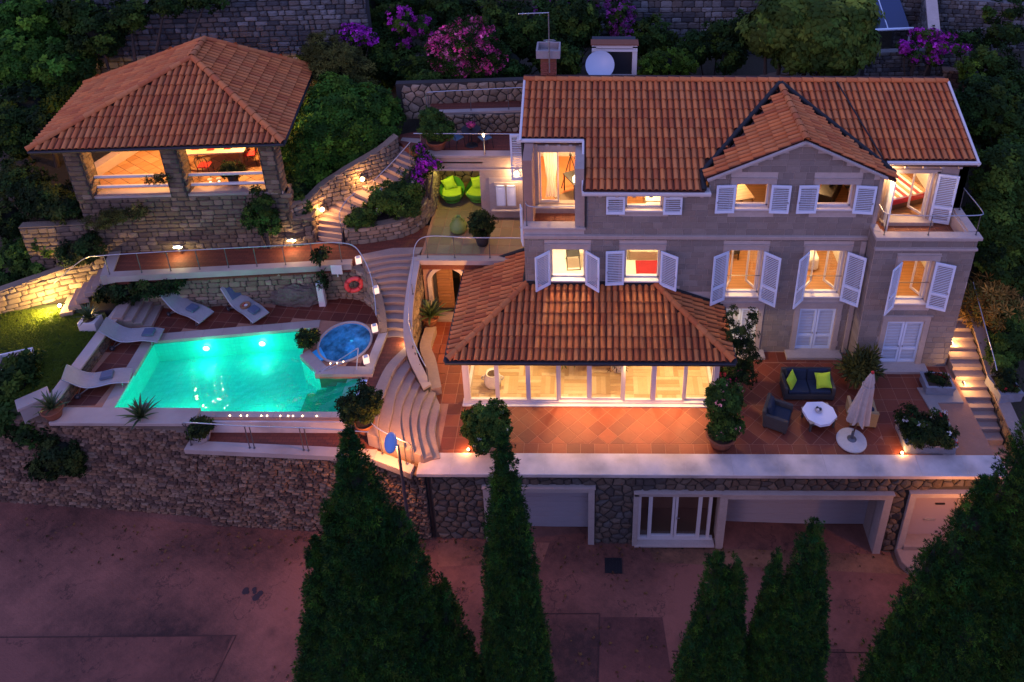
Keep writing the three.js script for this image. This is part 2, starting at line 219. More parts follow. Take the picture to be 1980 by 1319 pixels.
// polygonal rubble on a flat face: rectangle in local x, y of the thing; holes are skipped
function rubble(parent, x0, y0, x1, y1, cell, holes, seed, tones, cap = 300, yTop = null) {
  const r = rng(seed), pts = [], nx = Math.ceil((x1 - x0) / cell), ny = Math.ceil((y1 - y0) / (cell * 0.8)), cw = (x1 - x0) / nx, ch = (y1 - y0) / ny, items = [], I = new THREE.Matrix4();
  for (let j = -1; j <= ny; j++) for (let i = -1; i <= nx; i++) pts.push([x0 + (i + 0.5 + (r() - 0.5) * 0.75 + (j & 1) * 0.4) * cw, y0 + (j + 0.5 + (r() - 0.5) * 0.75) * ch]);
  for (const p of pts) {
    let poly = [[p[0] - 1, p[1] - 1], [p[0] + 1, p[1] - 1], [p[0] + 1, p[1] + 1], [p[0] - 1, p[1] + 1]];
    for (const q of pts) { const dx = q[0] - p[0], dy = q[1] - p[1]; if (q === p || Math.hypot(dx, dy) > cell * 3) continue; const m = [(p[0] + q[0]) / 2, (p[1] + q[1]) / 2]; poly = clip(poly, m, [m[0] - dy, m[1] + dx]); }
    poly = clipConvex(poly, [[x0, y0], [x1, y0], [x1, y1], [x0, y1]]);
    for (const [a, b, c, d] of holes) { if (!poly.length) break; if (p[0] > a && p[0] < c && p[1] > b && p[1] < d) { poly = []; break; } const o = [[clip(poly, [a, 0], [a, 1])], [clip(poly, [c, 1], [c, 0])], [clip(poly, [0, d], [1, d])], [clip(poly, [1, b], [0, b])]]; if (poly.some(([x, y]) => x > a && x < c && y > b && y < d) || clipConvex(poly, [[a, b], [c, b], [c, d], [a, d]]).length > 2) { let best = [], ba = 0; for (const [z] of o) { const s = z.length > 2 ? Math.abs(areaOf(z)) : 0; if (s > ba) { ba = s; best = z; } } poly = best; } }
    if (poly.length < 3) continue;
    const s = inset(poly, 0.022); if (s.length < 3 || Math.abs(areaOf(s)) < cell * cell * 0.08) continue;
    const t = tones[Math.floor(r() * tones.length)], k = 0.85 + r() * 0.3;
    items.push({ g: toned(pillow(s, 0.05, 0.06, 0.012 + r() * 0.02, r), t.map((v) => v * k)), M: I });
  }
  pieces(parent, 'stone', items, M.stone, cap);
}
// ---- clay roofs: plane from the eave corner e0 towards e1, rising; outline in (u along eave, v up the slope)
const ROOF_T = [[0.7, 0.185, 0.038], [0.63, 0.16, 0.033], [0.75, 0.215, 0.046], [0.56, 0.132, 0.028], [0.68, 0.21, 0.052], [0.6, 0.18, 0.042]];
const TILE_U = 0.219, TILE_V = 0.42;
const roofGeo = (() => { // one barrel tile with its pan: convex arch, flat gutter, lapping over the course below
  const prof = [], R = 0.075, n = 7; for (let i = 0; i <= n; i++) { const a = Math.PI * (1 - i / n); prof.push([R * Math.cos(a) - 0.025, R * Math.sin(a) * 1.05 + 0.006]); } prof.push([TILE_U / 2, 0.004]); prof.unshift([-TILE_U / 2, 0.004]);
  const P = [], L = TILE_V * 1.1, row = (v, lift, k) => prof.map(([x, z]) => [(x + 0.025) * k - 0.025, v, z * k + lift]);
  const a = row(0, 0.035, 1), b = row(L, 0.004, 0.88), quad = (p, q, s, t) => P.push(...p, ...q, ...s, ...p, ...s, ...t);
  for (let i = 0; i + 1 < prof.length; i++) { quad(a[i], a[i + 1], b[i + 1], b[i]); const l0 = [a[i][0], 0, a[i][2] - 0.022], l1 = [a[i + 1][0], 0, a[i + 1][2] - 0.022]; quad(l0, l1, a[i + 1], a[i]); }
  const g = new THREE.BufferGeometry(); g.setAttribute('position', new THREE.BufferAttribute(new Float32Array(P), 3)); g.computeVertexNormals();
  { // smooth the arch
    const nn = g.attributes.normal, pp = g.attributes.position; for (let i = 0; i < pp.count; i++) { if (Math.abs(nn.getY(i)) > 0.9) continue; const x = pp.getX(i) + 0.025, z = pp.getZ(i) - 0.03; if (Math.abs(x) < R * 1.01 && z > -0.01) { const q = V(x, 0.1 * R, Math.max(0.02, z)).normalize(); nn.setXYZ(i, q.x, q.y, q.z); } }
  }
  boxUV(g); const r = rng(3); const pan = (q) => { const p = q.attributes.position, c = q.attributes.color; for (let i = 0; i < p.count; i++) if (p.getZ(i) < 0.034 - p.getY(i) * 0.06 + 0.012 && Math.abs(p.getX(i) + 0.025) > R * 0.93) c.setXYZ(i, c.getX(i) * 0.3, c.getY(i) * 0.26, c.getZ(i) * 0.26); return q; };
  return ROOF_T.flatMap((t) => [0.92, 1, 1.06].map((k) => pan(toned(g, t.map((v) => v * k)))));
})();
function roofTiles(parent, e0, e1, up, outline, seed, o = {}) { // up: unit-ish vector up the slope
  const r = rng(seed), E0 = V(...e0), U = V(...e1).sub(E0), len = U.length(); U.normalize(); const W = V(...up).normalize(), N = new THREE.Vector3().crossVectors(U, W).normalize();
  const n = Math.max(1, Math.round(len / TILE_U)), du = len / n, items = []; let vmax = 0; for (const p of outline) vmax = Math.max(vmax, p[1]); const rows = Math.ceil(vmax / TILE_V);
  const q = new THREE.Quaternion().setFromRotationMatrix(new THREE.Matrix4().makeBasis(U, W, N));
  for (let j = 0; j < rows; j++) for (let i = -1; i <= n; i++) {
    const u = (i + 0.5) * du, v = j * TILE_V; const cv = v + TILE_V * 0.5; if (!inPoly(u, Math.min(cv, vmax - 0.03), outline)) continue;
    if (o.skip && o.skip(u, cv)) continue;
    const cut = Math.min(1, (vmax - v) / TILE_V + 0.05);
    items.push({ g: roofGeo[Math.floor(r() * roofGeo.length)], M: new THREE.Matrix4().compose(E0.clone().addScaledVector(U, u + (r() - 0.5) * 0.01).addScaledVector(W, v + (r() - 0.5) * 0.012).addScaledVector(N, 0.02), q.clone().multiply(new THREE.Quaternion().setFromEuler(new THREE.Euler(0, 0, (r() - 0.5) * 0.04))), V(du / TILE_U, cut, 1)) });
  }
  // deck under the tiles
  const s = new THREE.Shape(outline.map((p) => new THREE.Vector2(...p))), g = new THREE.ExtrudeGeometry(s, { depth: 0.1, bevelEnabled: false });
  g.applyMatrix4(new THREE.Matrix4().makeTranslation(0, 0, -0.1)).applyMatrix4(new THREE.Matrix4().makeBasis(U, W, N).setPosition(E0));
  part('roof_deck', g, M.roofDeck, parent); return items;
}
const capGeo = (() => { const g = new THREE.CylinderGeometry(0.105, 0.13, 0.46, 8, 1, true, -Math.PI / 2, Math.PI), h = new THREE.CylinderGeometry(0.092, 0.117, 0.46, 8, 1, true, -Math.PI / 2, Math.PI); const i = h.index.array; for (let k = 0; k < i.length; k += 3) { const t = i[k]; i[k] = i[k + 1]; i[k + 1] = t; } const m = mergeGeometries([flat(g), flat(h)]); boxUV(m); return ROOF_T.map((t) => toned(m, t)); })();
function capTiles(a, b, seed) { // ridge and hip caps from the lower end a to b; items for pieces()
  const A = V(...a), B = V(...b), D = B.clone().sub(A), L = D.length(), n = Math.max(1, Math.round(L / 0.4)), r = rng(seed); D.normalize();
  const X = new THREE.Vector3().crossVectors(D, V(0, 1, 0)).normalize(), Z = new THREE.Vector3().crossVectors(X, D), q = new THREE.Quaternion().setFromRotationMatrix(new THREE.Matrix4().makeBasis(X, D, Z));
  return Array.from({ length: n }, (_, i) => ({ g: capGeo[Math.floor(r() * capGeo.length)], M: new THREE.Matrix4().compose(A.clone().addScaledVector(D, (i + 0.5) * L / n), q, V(1, L / n / 0.4, 1)) }));
}
// ================================================================ the ground
const roadY = (x) => x > -4 ? -3.33 - 0.042 * Math.min(26, x) : -3.162 + 0.006 * Math.min(30, -4 - x);
const sm = (a, b, x) => THREE.MathUtils.smoothstep(x, a, b);
function hillY(x, z) {
  const d = -z, n = (nC(x / 40 + 0.5, z / 40 + 0.5) - 0.5) * 0.8;
  if (d < 19.4) return roadY(x) - 0.02;
  const behind = 5.3 + 3.0 * sm(37.6, 38.6, d) + Math.max(0, d - 38.6) * 0.42 + n * 0.6;
  let mid;
  if (x > 12.9) { const r = Math.max(-1.6, -1.5 + (d - 19.5) * 0.62); return Math.min(behind + (x - 13) * 0.1, lerp(-3.5, r + (x - 13) * 0.28 + n * 0.4, sm(19.4, 20.6, d))); }
  if (x < -17.3) { const k = sm(24.6, 26, d); return lerp(0.9, Math.min(behind, 2.2 + (d - 25) * 0.75 + n * 0.5), k) - (d < 18.4 ? 3 : 0) + (x < -21 && d > 20 ? (-21 - x) * 0.12 : 0); }
  if (x < -6.3) mid = d < 25.6 ? -0.8 : d < 27.6 ? lerp(2.4, 4.6, sm(25.6, 27.6, d)) : lerp(4.6, 5.3, sm(27.6, 30, d));
  else mid = d < 30.4 ? -0.8 : 5.3;
  return d > 30 ? lerp(mid, behind, sm(30, 31.5, d)) : mid;
}
{ // one sheet out to the far hills: fine where the place stands, coarse beyond
  const line = (a, b, n) => Array.from({ length: n + 1 }, (_, i) => lerp(a, b, i / n));
  const xs = [...line(-300, -50, 12), ...line(-46, -24, 12), ...line(-23.5, 20, 100), ...line(21, 46, 13), ...line(50, 300, 12)], zs = [...line(-300, -60, 12), ...line(-56, -40, 8), ...line(-39.5, -19.45, 54), -19.35, ...line(-18.5, -8, 7), ...line(0, 300, 12)];
  const P = [], I = [], C = []; for (const z of zs) for (const x of xs) { P.push(x, hillY(x, z) - (z > -19.4 ? 0.03 : 0), z); }
  for (let j = 0; j + 1 < zs.length; j++) for (let i = 0; i + 1 < xs.length; i++) { const a = j * xs.length + i, b = a + xs.length; I.push(a, b, a + 1, b, b + 1, a + 1); }
  const g = new THREE.BufferGeometry(); g.setAttribute('position', new THREE.BufferAttribute(new Float32Array(P), 3)); g.setIndex(I); g.computeVertexNormals();
  struct('ground', g, worn(0.06, 0.05, 0.03, 1, 0.04));
}
{ // the road: sloping down to the right, with a paler edge strip, slab joints, a drain
  const g = new THREE.PlaneGeometry(52, 14.2, 52, 14); g.rotateX(-Math.PI / 2); const p = g.attributes.position;
  for (let i = 0; i < p.count; i++) p.setY(i, roadY(p.getX(i)) + (nC(p.getX(i) / 30 + 0.5, p.getZ(i) / 30 + 0.2) - 0.5) * 0.05);
  g.translate(0, 0.02, -12.0); const road = struct('road', g, std(0.24, 0.088, 0.057, 0.85, { map: T_road, bumpMap: T_bump, bumpScale: 0.02 }));
  const m = std(0.05, 0.02, 0.014, 0.9), jt = [];
  const strip = (x0, z0, x1, z1, w) => { const dx = x1 - x0, dz = z1 - z0, L = Math.hypot(dx, dz), n = Math.max(1, Math.round(L)); for (let i = 0; i < n; i++) { const a = [x0 + dx * i / n, z0 + dz * i / n], b = [x0 + dx * (i + 1) / n, z0 + dz * (i + 1) / n]; const q = bx(L / n * 1.01, 0.012, w, 0, 0, 0); q.applyMatrix4(new THREE.Matrix4().makeRotationFromEuler(new THREE.Euler(0, Math.atan2(-dz, dx), Math.atan2(roadY(b[0]) - roadY(a[0]), L / n)))); q.translate((a[0] + b[0]) / 2, roadY((a[0] + b[0]) / 2) + 0.03 + (nC((a[0] + b[0]) / 60 + 0.5, (a[1] + b[1]) / 30 + 0.2 + 12.0 / 30) - 0.5) * 0.05, (a[1] + b[1]) / 2); jt.push(q); } };
  strip(-20, -14.15, -10.2, -14.3, 0.022); strip(-10.2, -14.3, -10.5, -12, 0.022); strip(-3, -15.0, 0.4, -15.1, 0.02); strip(0.4, -15.1, 0.3, -13, 0.018); strip(2.5, -14.1, 12, -14.3, 0.02);
  part('slab_joint', jt, m, road);
  const patch = (poly, c, rep_) => { const n = 14, q = [], P = []; for (let i = 0; i < n; i++) for (let j = 0; j < n; j++) { const at = (u, v) => { const x = lerp(lerp(poly[0][0], poly[1][0], u), lerp(poly[3][0], poly[2][0], u), v), z = lerp(lerp(poly[0][1], poly[1][1], u), lerp(poly[3][1], poly[2][1], u), v); return [x, roadY(x) + 0.026 + (nC(x / 30 + 0.5, (z + 12) / 30 + 0.2) - 0.5) * 0.05, z]; }; const a = at(i / n, j / n), b = at((i + 1) / n, j / n), d = at((i + 1) / n, (j + 1) / n), e = at(i / n, (j + 1) / n); P.push(...a, ...e, ...d, ...a, ...d, ...b); } const g = new THREE.BufferGeometry(); g.setAttribute('position', new THREE.BufferAttribute(new Float32Array(P), 3)); g.computeVertexNormals(); part('repair_patch', g, std(...c, 0.88, { map: rep(T_road, rep_), bumpMap: T_bump, bumpScale: 0.02 }), road); };
  patch([[0.42, -15.0], [2.3, -15.05], [2.5, -12.6], [0.35, -12.6]], [0.15, 0.05, 0.035], 0.13); patch([[3.0, -14.2], [7.6, -14.3], [7.9, -11], [3.1, -11]], [0.27, 0.1, 0.07], 0.2); patch([[-4.8, -17.3], [-1.2, -17.3], [-1.4, -16.6], [-4.7, -16.4]], [0.25, 0.1, 0.06], 0.15); patch([[-24, -14.15], [-10.3, -14.3], [-10.6, -10], [-24, -10]], [0.17, 0.06, 0.04], 0.1); patch([[2, -17.3], [11, -17.25], [11, -16.6], [2.2, -16.75]], [0.26, 0.12, 0.06], 0.22);
  const stain = []; const rs = rng(8); for (let i = 0; i < 7; i++) { const a = rs() * 6.28; stain.push(xf(new THREE.CircleGeometry(0.05 + rs() * 0.1, 9), -10.1 + Math.cos(a) * rs() * 0.45, 0, -15.55 + Math.sin(a) * rs() * 0.25, -Math.PI / 2)); }
  for (const q of stain) { q.computeBoundingSphere(); const c = q.boundingSphere.center; q.translate(0, roadY(c.x) + 0.032, 0); }
  part('oil_stain', stain, std(0.03, 0.014, 0.014, 0.5), road);
  part('drain_grate', [bx(0.55, 0.03, 0.5, 0.86, roadY(0.86) + 0.035, -16.6), ...[-2, -1, 0, 1, 2].map((k) => bx(0.03, 0.05, 0.46, 0.86 + k * 0.1, roadY(0.86) + 0.04, -16.6))], M.black, road);
}
// lawn left of the pool
{ const g = prism([[-22.5, -18.6], [-17.35, -18.6], [-17.2, -22.6], [-18.2, -23.7], [-22.5, -23.2]], 0.5, 1.12); struct('lawn', g, M.grassTop); }

// ================================================================ lower road walls and the garage front
{
  const p = [[-22.5, -18.75, -3.2, 0.95], [-17.2, -18.42, -3.2, 0.95], [-12.36, -18.05, -3.2, 0.95]];
  stoneWall('retaining_wall', 'rough stone road wall under the left end of the pool, topped by a white ledge', p, { tones: 'rough', sw: 0.23, sh: 0.125, seed: 21, thick: 0.5, depth: 0.08, gap: 0.014 });
  const q = [[-12.36, -17.82, -3.2, 0.42], [-8.2, -17.6, -3.2, 0.42], [-6.4, -17.5, -3.2, 0.4], [-5.02, -17.36, -3.25, -0.12]];
  stoneWall('retaining_wall', 'rough stone road wall below the brick walkway and its railing, lit orange at its right end', q, { tones: 'rough', sw: 0.22, sh: 0.12, seed: 22, thick: 0.5, depth: 0.09, gap: 0.014 });
}
const GARAGE = thing('garage_front', 'polygonal rubble road front with garages, glazed doors and pale ledge under the terrace', 'garage', [0, 0, -17.4]);
{
  const holes = [[-3.24, -4, 0.25, -0.6], [1.5, -4, 4.33, -0.85], [4.33, -4, 9.6, -0.8], [10.12, -4, 12.4, -0.75]];
  const plate = wallPlate([[-5.0, -4.2], [12.95, -4.2], [12.95, -0.06], [-5.0, -0.06]], [[-3.2, -4.1, 0.21, -0.64], [1.54, -4.1, 9.56, -0.9], [10.16, -4.1, 12.36, -0.8]], 0.4);
  const wall = part('wall', plate, M.mortar, GARAGE);
  rubble(wall, -4.86, -3.9, 12.95, -0.08, 0.33, holes, 31, [[0.17, 0.12, 0.08], [0.13, 0.097, 0.07], [0.21, 0.155, 0.108], [0.1, 0.08, 0.066], [0.17, 0.11, 0.07], [0.15, 0.13, 0.11]]);
  part('corner_joint', bx(0.035, 3.6, 0.02, -4.93, -1.8, 0.012), M.black, GARAGE);
  part('ledge', rbx(18.2, 0.14, 0.78, 3.87, 0.03, -0.19, 0.02), M.marble, GARAGE);
  const lj = []; for (let x = -4.2; x < 12.8; x += 1.45) lj.push(bx(0.012, 0.005, 0.76, x, 0.1025, -0.19)); part('ledge_joint', lj, M.ashlarJoint, GARAGE);
  // frames
  const frame = (x0, x1, top, w = 0.2) => [bx(w, 4, 0.5, x0 + w / 2, top - 2, -0.13), bx(w, 4, 0.5, x1 - w / 2, top - 2, -0.13), bx(x1 - x0 - 2 * w, w * 0.9, 0.5, (x0 + x1) / 2, top - w * 0.45, -0.13), bx(x1 - x0 + 0.06, 0.05, 0.56, (x0 + x1) / 2, top + 0.025, -0.12)];
  part('garage_frame', frame(-3.24, 0.25, -0.64), M.trim, GARAGE); part('garage_frame', frame(4.2, 9.6, -0.88, 0.24), M.trim, GARAGE); part('door_frame', frame(10.12, 12.4, -0.8, 0.2), M.trim, GARAGE); part('door_frame', [bx(0.16, 2.6, 0.5, 1.56, -2.15, -0.13), bx(2.7, 0.14, 0.5, 2.85, -0.92, -0.13), bx(2.75, 0.05, 0.56, 2.85, -0.83, -0.12)], M.trim, GARAGE);
  const door = (x0, x1, top, z) => { const b = -3.35 - 0.042 * (x0 + x1) / 2 + 0.02, n = 10, h = (top - b) / n, d = part('garage_door', bx(x1 - x0, top - b, 0.04, (x0 + x1) / 2, (top + b) / 2, z - 0.03), M.dark, GARAGE); for (let i = 0; i < n; i++) part('door_panel', rbx(x1 - x0, h - 0.012, 0.04, (x0 + x1) / 2, b + (i + 0.5) * h, z + 0.01, 0.008), M.garage, d); };
  door(-3.04, 0.05, -0.82, -0.5); door(4.44, 9.36, -1.08, -0.9);
  part('garage_reveal', [bx(0.04, 3.4, 1.0, 9.38, -2.5, -0.85), bx(0.04, 3.4, 1.0, 4.42, -2.5, -0.85), bx(0.04, 3.2, 0.6, 0.07, -2.4, -0.6), bx(0.04, 3.2, 0.6, -3.06, -2.4, -0.6)], M.plaster, GARAGE);
  part('garage_ceiling', [bx(17.6, 0.06, 2.6, 3.9, -0.35, -1.75)], M.plaster, GARAGE);
  
  // glazed double door with two side lights
  const gd = part('glazed_door', [bx(2.5, 0.1, 0.1, 2.86, -1.02, -0.12), bx(2.5, 0.08, 0.12, 2.86, -3.27, -0.12), ...[1.69, 2.03, 3.95, 3.63].map((x) => bx(0.1, 2.25, 0.1, x, -2.13, -0.12)), ], M.white, GARAGE); part('door_sill', rbx(2.6, 0.06, 0.3, 2.86, -3.345, 0.02, 0.01), M.trim, gd);
  for (const x of [2.42, 3.24]) { part('door_leaf', [bx(0.08, 2.16, 0.07, x - 0.36, -2.14, -0.1), bx(0.08, 2.16, 0.07, x + 0.36, -2.14, -0.1), bx(0.64, 0.09, 0.07, x, -1.1, -0.1), bx(0.64, 0.12, 0.07, x, -3.16, -0.1)], M.white, gd); part('pane', bx(0.64, 1.96, 0.012, x, -2.12, -0.1), M.glass, gd); }
  for (const x of [1.83, 3.83]) part('pane', bx(0.25, 2.16, 0.012, x, -2.13, -0.12), M.glass, gd);
  part('door_handle', [bx(0.02, 0.1, 0.05, 2.88, -2.2, -0.04), bx(0.12, 0.02, 0.02, 2.93, -2.19, -0.02)], M.steel, gd);
  part('room_wall', [bx(2.8, 2.4, 0.05, 2.86, -2.1, -1.2), bx(0.05, 2.6, 1.0, 1.5, -2.2, -0.75), bx(0.05, 2.6, 1.0, 4.28, -2.2, -0.75), bx(2.8, 0.05, 1.1, 2.86, -3.3, -0.7)], std(0.12, 0.06, 0.03, 0.9), GARAGE);
  // street door on a rounded step
  const sd = part('street_door', rbx(1.5, 2.35, 0.06, 11.15, -2.2, -0.3, 0.02), std(0.42, 0.3, 0.27, 0.5), GARAGE);
  part('door_rail', [bx(0.14, 2.4, 0.09, 11.95, -2.2, -0.27), bx(0.14, 2.4, 0.09, 10.4, -2.2, -0.27), bx(1.6, 0.12, 0.09, 11.15, -1.06, -0.27)], M.trim, sd); part('letter_slot', bx(0.3, 0.05, 0.04, 11.35, -1.75, -0.25), M.black, sd); part('door_knob', bx(0.35, 0.03, 0.06, 11.15, -2.5, -0.24), M.steel, sd);
  part('door_step', [prism([[10.1, 0.12], [10.12, 0.55], [10.3, 0.78], [10.6, 0.86], [12.4, 0.86], [12.4, 0.12]], -3.8, -3.44, 0.02), rbx(1.9, 0.2, 0.45, 11.25, -3.36, -0.05)], M.step, GARAGE);
  part('meter_box', bx(0.24, 0.16, 0.06, 9.86, -1.95, 0.06), M.dark, GARAGE);
}
// ================================================================ the main terrace
const TERRACE = struct('terrace', [bx(17.9, 0.5, 5.1, 3.95, -0.25, -20.35), bx(4.4, 0.5, 2.4, -4.3, -0.2505, -23.9)], M.grout);
const CONS = [[-4.1, -22.6], [4.32, -22.6], [4.32, -20.02], [-4.1, -20.02]];
const inR = (x, z, r) => x > r[0] && x < r[2] && z > r[1] && z < r[3];
floorTiles(TERRACE, 'floor_tile', [[-2.9, -20.0], [9.55, -20.0], [9.55, -18.42], [-2.9, -18.42]], 0, 0.46, Math.PI / 4, 51, undefined, null, M.tile, 170);
floorTiles(TERRACE, 'floor_tile', [[4.35, -21.9], [9.55, -21.9], [9.55, -20.0], [4.35, -20.0]], 0, 0.46, Math.PI / 4, 52, undefined, null, M.tile, 60);
floorTiles(TERRACE, 'floor_tile', [[-2.9, -18.42], [10.3, -18.42], [10.3, -17.97], [-2.9, -17.97]], 0, 0.45, 0, 53, undefined, null, M.tile, 40);
floorTiles(TERRACE, 'floor_tile', [[-5.6, -20.0], [-2.9, -20.0], [-2.9, -17.97], [-5.6, -17.97]], 0, 0.46, 0, 54, undefined, (x, z) => x < -4.62 - 0.3 * sm(-18.2, -20, z), M.tile, 60);
floorTiles(TERRACE, 'floor_tile', [[-6.3, -24.1], [-4.1, -24.1], [-4.1, -20.0], [-6.3, -20.0]], 0, 0.46, 0, 55, undefined, null, M.tile, 60);
floorTiles(TERRACE, 'floor_tile', [[9.55, -21.75], [11.5, -21.75], [11.5, -18.42], [9.55, -18.42]], 0, 0.5, 0, 56, undefined, null, M.tile, 60);
floorTiles(TERRACE, 'floor_tile', [[4.35, -22.42], [9.5, -22.42], [9.5, -21.9], [4.35, -21.9]], 0, 0.5, 0, 57, undefined, null, M.tile, 30);
floorTiles(TERRACE, 'floor_tile', [[11.5, -21.75], [12.75, -21.75], [12.75, -20.75], [11.5, -20.75]], 0, 0.5, 0, 58, undefined, null, M.tile, 20);
struct('terrace_edge', [prism([[11.4, -20.75], [12.75, -20.75], [12.75, -20.1], [11.85, -20.1], [11.95, -19.2], [11.6, -17.9], [11.2, -17.9], [11.55, -19.2]], -0.4, 0.06, 0.01)], M.coping);
// ================================================================ pool deck, pool, jacuzzi
const DECK_POLY = [[-16.7, -18.5], [-12.4, -18.5], [-12.4, -18.42], [-7.3, -18.42], [-7.3, -22.1], [-7.55, -23.2], [-8.3, -24.4], [-10.5, -23.9], [-13.8, -23.5], [-16.2, -23.6], [-16.7, -22.6]];
const POOL = [[-15.1, -18.75], [-7.55, -18.75], [-7.55, -20.2], [-8.97, -20.2], [-9.85, -21.05], [-9.95, -22.45], [-15.25, -21.75]];
const shapeOf = (poly) => new THREE.Shape(poly.map((p) => new THREE.Vector2(p[0], -p[1])));
{
  const JC = [-8.52, -21.78];
  const s = shapeOf(DECK_POLY); s.holes.push(new THREE.Path(POOL.map(([x, z]) => new THREE.Vector2(-11.4 + (x + 11.4) * 1.006, -(-20.6 + (z + 20.6) * 1.006)))));
  const jh = new THREE.Path(); jh.absellipse(JC[0], -JC[1], 0.9, 0.97, 0, Math.PI * 2); s.holes.push(jh);
  const deck = struct('pool_deck', xf(new THREE.ExtrudeGeometry(s, { depth: 0.5, bevelEnabled: false, curveSegments: 20 }), 0, 0.499, 0, -Math.PI / 2), M.grout);
  const big = [[-16.7, -18.95], [-16.7, -23.6], [-8.3, -24.5], [-7.4, -22.6], [-7.4, -18.95]];
  const ex = (x, z) => inPoly(x, z, [[-15.6, -18.3], [-7, -18.3], [-7, -20.4], [-9.2, -20.6], [-9.7, -21.3], [-9.6, -22.95], [-15.65, -22.05]]) || Math.hypot(x - JC[0], (z - JC[1]) * 0.93) < 1.08 || !inPoly(x, z, DECK_POLY);
  floorTiles(deck, 'floor_tile', big, 1.0, 0.46, 0.1, 61, [[0.16, 0.03, 0.012], [0.135, 0.025, 0.01], [0.185, 0.036, 0.014], [0.12, 0.021, 0.009]], ex, M.tile, 200);
  // coping round the pool
  const cp = thing('pool_coping', 'pale stone coping around the turquoise pool and the jacuzzi corner', 'pool edge');
  const strip = (a, b, w, n, y1 = 1.045) => { const dx = (b[0] - a[0]) / n, dz = (b[1] - a[1]) / n; for (let i = 0; i < n; i++) part('coping_stone', ribbon([[a[0] + dx * (i + 0.004), a[1] + dz * (i + 0.004)], [a[0] + dx * (i + 0.996), a[1] + dz * (i + 0.996)]], 0, w, () => 0.9, () => y1), M.coping, cp); };
  strip([-15.66, -22.06], [-9.7, -22.85], 0.37, 9); strip([-15.25, -21.78], [-15.1, -18.72], 0.38, 6); // ribbons widen to the right of travel turned to +z
  strip([-9.1, -20.55], [-7.18, -20.55], 0.35, 3, 1.12); strip([-8.97, -20.21], [-9.87, -21.05], 0.36, 2, 1.115); strip([-7.5, -20.56], [-7.4, -22.2], 0.3, 3, 1.118);
  strip([-15.4, -18.74], [-7.2, -18.74], 0.22, 9, 1.01);
  part('overflow_edge', ribbon([[-12.4, -18.5], [-7.1, -18.5]], 0, 0.14, () => 0.5, () => 0.97), M.marble, cp);
  part('coping_drain', [bx(0.22, 0.02, 1.3, -7.42, 1.02, -19.4), ...Array.from({ length: 12 }, (_, i) => bx(0.2, 0.03, 0.03, -7.42, 1.026, -19.95 + i * 0.1))], std(0.55, 0.7, 0.85, 0.4), cp);
  // the basin: tiled walls and floor
  const basin = thing('swimming_pool', 'turquoise lit swimming pool filled with clear water', 'pool');
  const T_pool = grayTex(256, (u, v) => { const a = u * 16 % 1, b = v * 16 % 1, j = a < 0.07 || b < 0.07; const h = Math.sin(Math.floor(u * 16) * 12.9 + Math.floor(v * 16) * 78.2) * 43758.5; return j ? 0.88 : 0.93 + 0.07 * (h - Math.floor(h)); }, 1 / 2.4);
  const mPool = std(0.16, 0.74, 0.64, 0.35, { map: T_pool });
  const P = []; const poly = areaOf(POOL) > 0 ? POOL : [...POOL].reverse(); const fl = 0.08;
  const g = new THREE.BufferGeometry(); for (let i = 0; i < poly.length; i++) { const a = poly[i], b = poly[(i + 1) % poly.length]; P.push(a[0], fl, a[1], b[0], fl, b[1], b[0], 1.0, b[1], a[0], fl, a[1], b[0], 1.0, b[1], a[0], 1.0, a[1]); }
  g.setAttribute('position', new THREE.BufferAttribute(new Float32Array(P), 3)); g.computeVertexNormals();
  part('pool_wall', g, mPool, basin);
  part('pool_floor', xf(new THREE.ShapeGeometry(shapeOf(POOL)), 0, fl, 0, -Math.PI / 2), mPool, basin);
  for (let i = 0; i < 5; i++) part('pool_step', bx(1.9 - i * 0.36, 0.17, 1.42, -7.56 - (1.9 - i * 0.36) / 2, fl + 0.085 + i * 0.17, -19.47), std(0.07, 0.42, 0.24, 0.4, { map: T_pool }), basin);
  // rippled surface
  const wg = new THREE.PlaneGeometry(7.8, 3.8, 130, 64); wg.rotateX(-Math.PI / 2); const wp = wg.attributes.position; wg.translate(-11.4, 0.93, -20.6);
  const kept = []; for (let i = 0; i < wp.count; i++) { const x = wp.getX(i), z = wp.getZ(i); wp.setY(i, 0.93 + 0.011 * Math.sin(x * 9 + 3 * Math.sin(z * 2.2)) * Math.sin(z * 11 + 2 * Math.sin(x * 1.7)) + 0.012 * (nC(x / 4, z / 4) - 0.5)); }
  const idx = wg.index.array; for (let i = 0; i < idx.length; i += 3) { const cx = (wp.getX(idx[i]) + wp.getX(idx[i + 1]) + wp.getX(idx[i + 2])) / 3, cz = (wp.getZ(idx[i]) + wp.getZ(idx[i + 1]) + wp.getZ(idx[i + 2])) / 3; if (inPoly(cx, cz, POOL)) kept.push(idx[i], idx[i + 1], idx[i + 2]); }
  wg.setIndex(kept); wg.computeVertexNormals();
  const water = new THREE.Mesh(wg, new THREE.MeshPhysicalMaterial({ color: new THREE.Color().setRGB(0.22, 1, 0.82), roughness: 0.02, transmission: 1, thickness: 0, ior: 1.33 })); water.name = 'water'; basin.add(water); basin.userData.kind = undefined;
  delete basin.userData.kind;
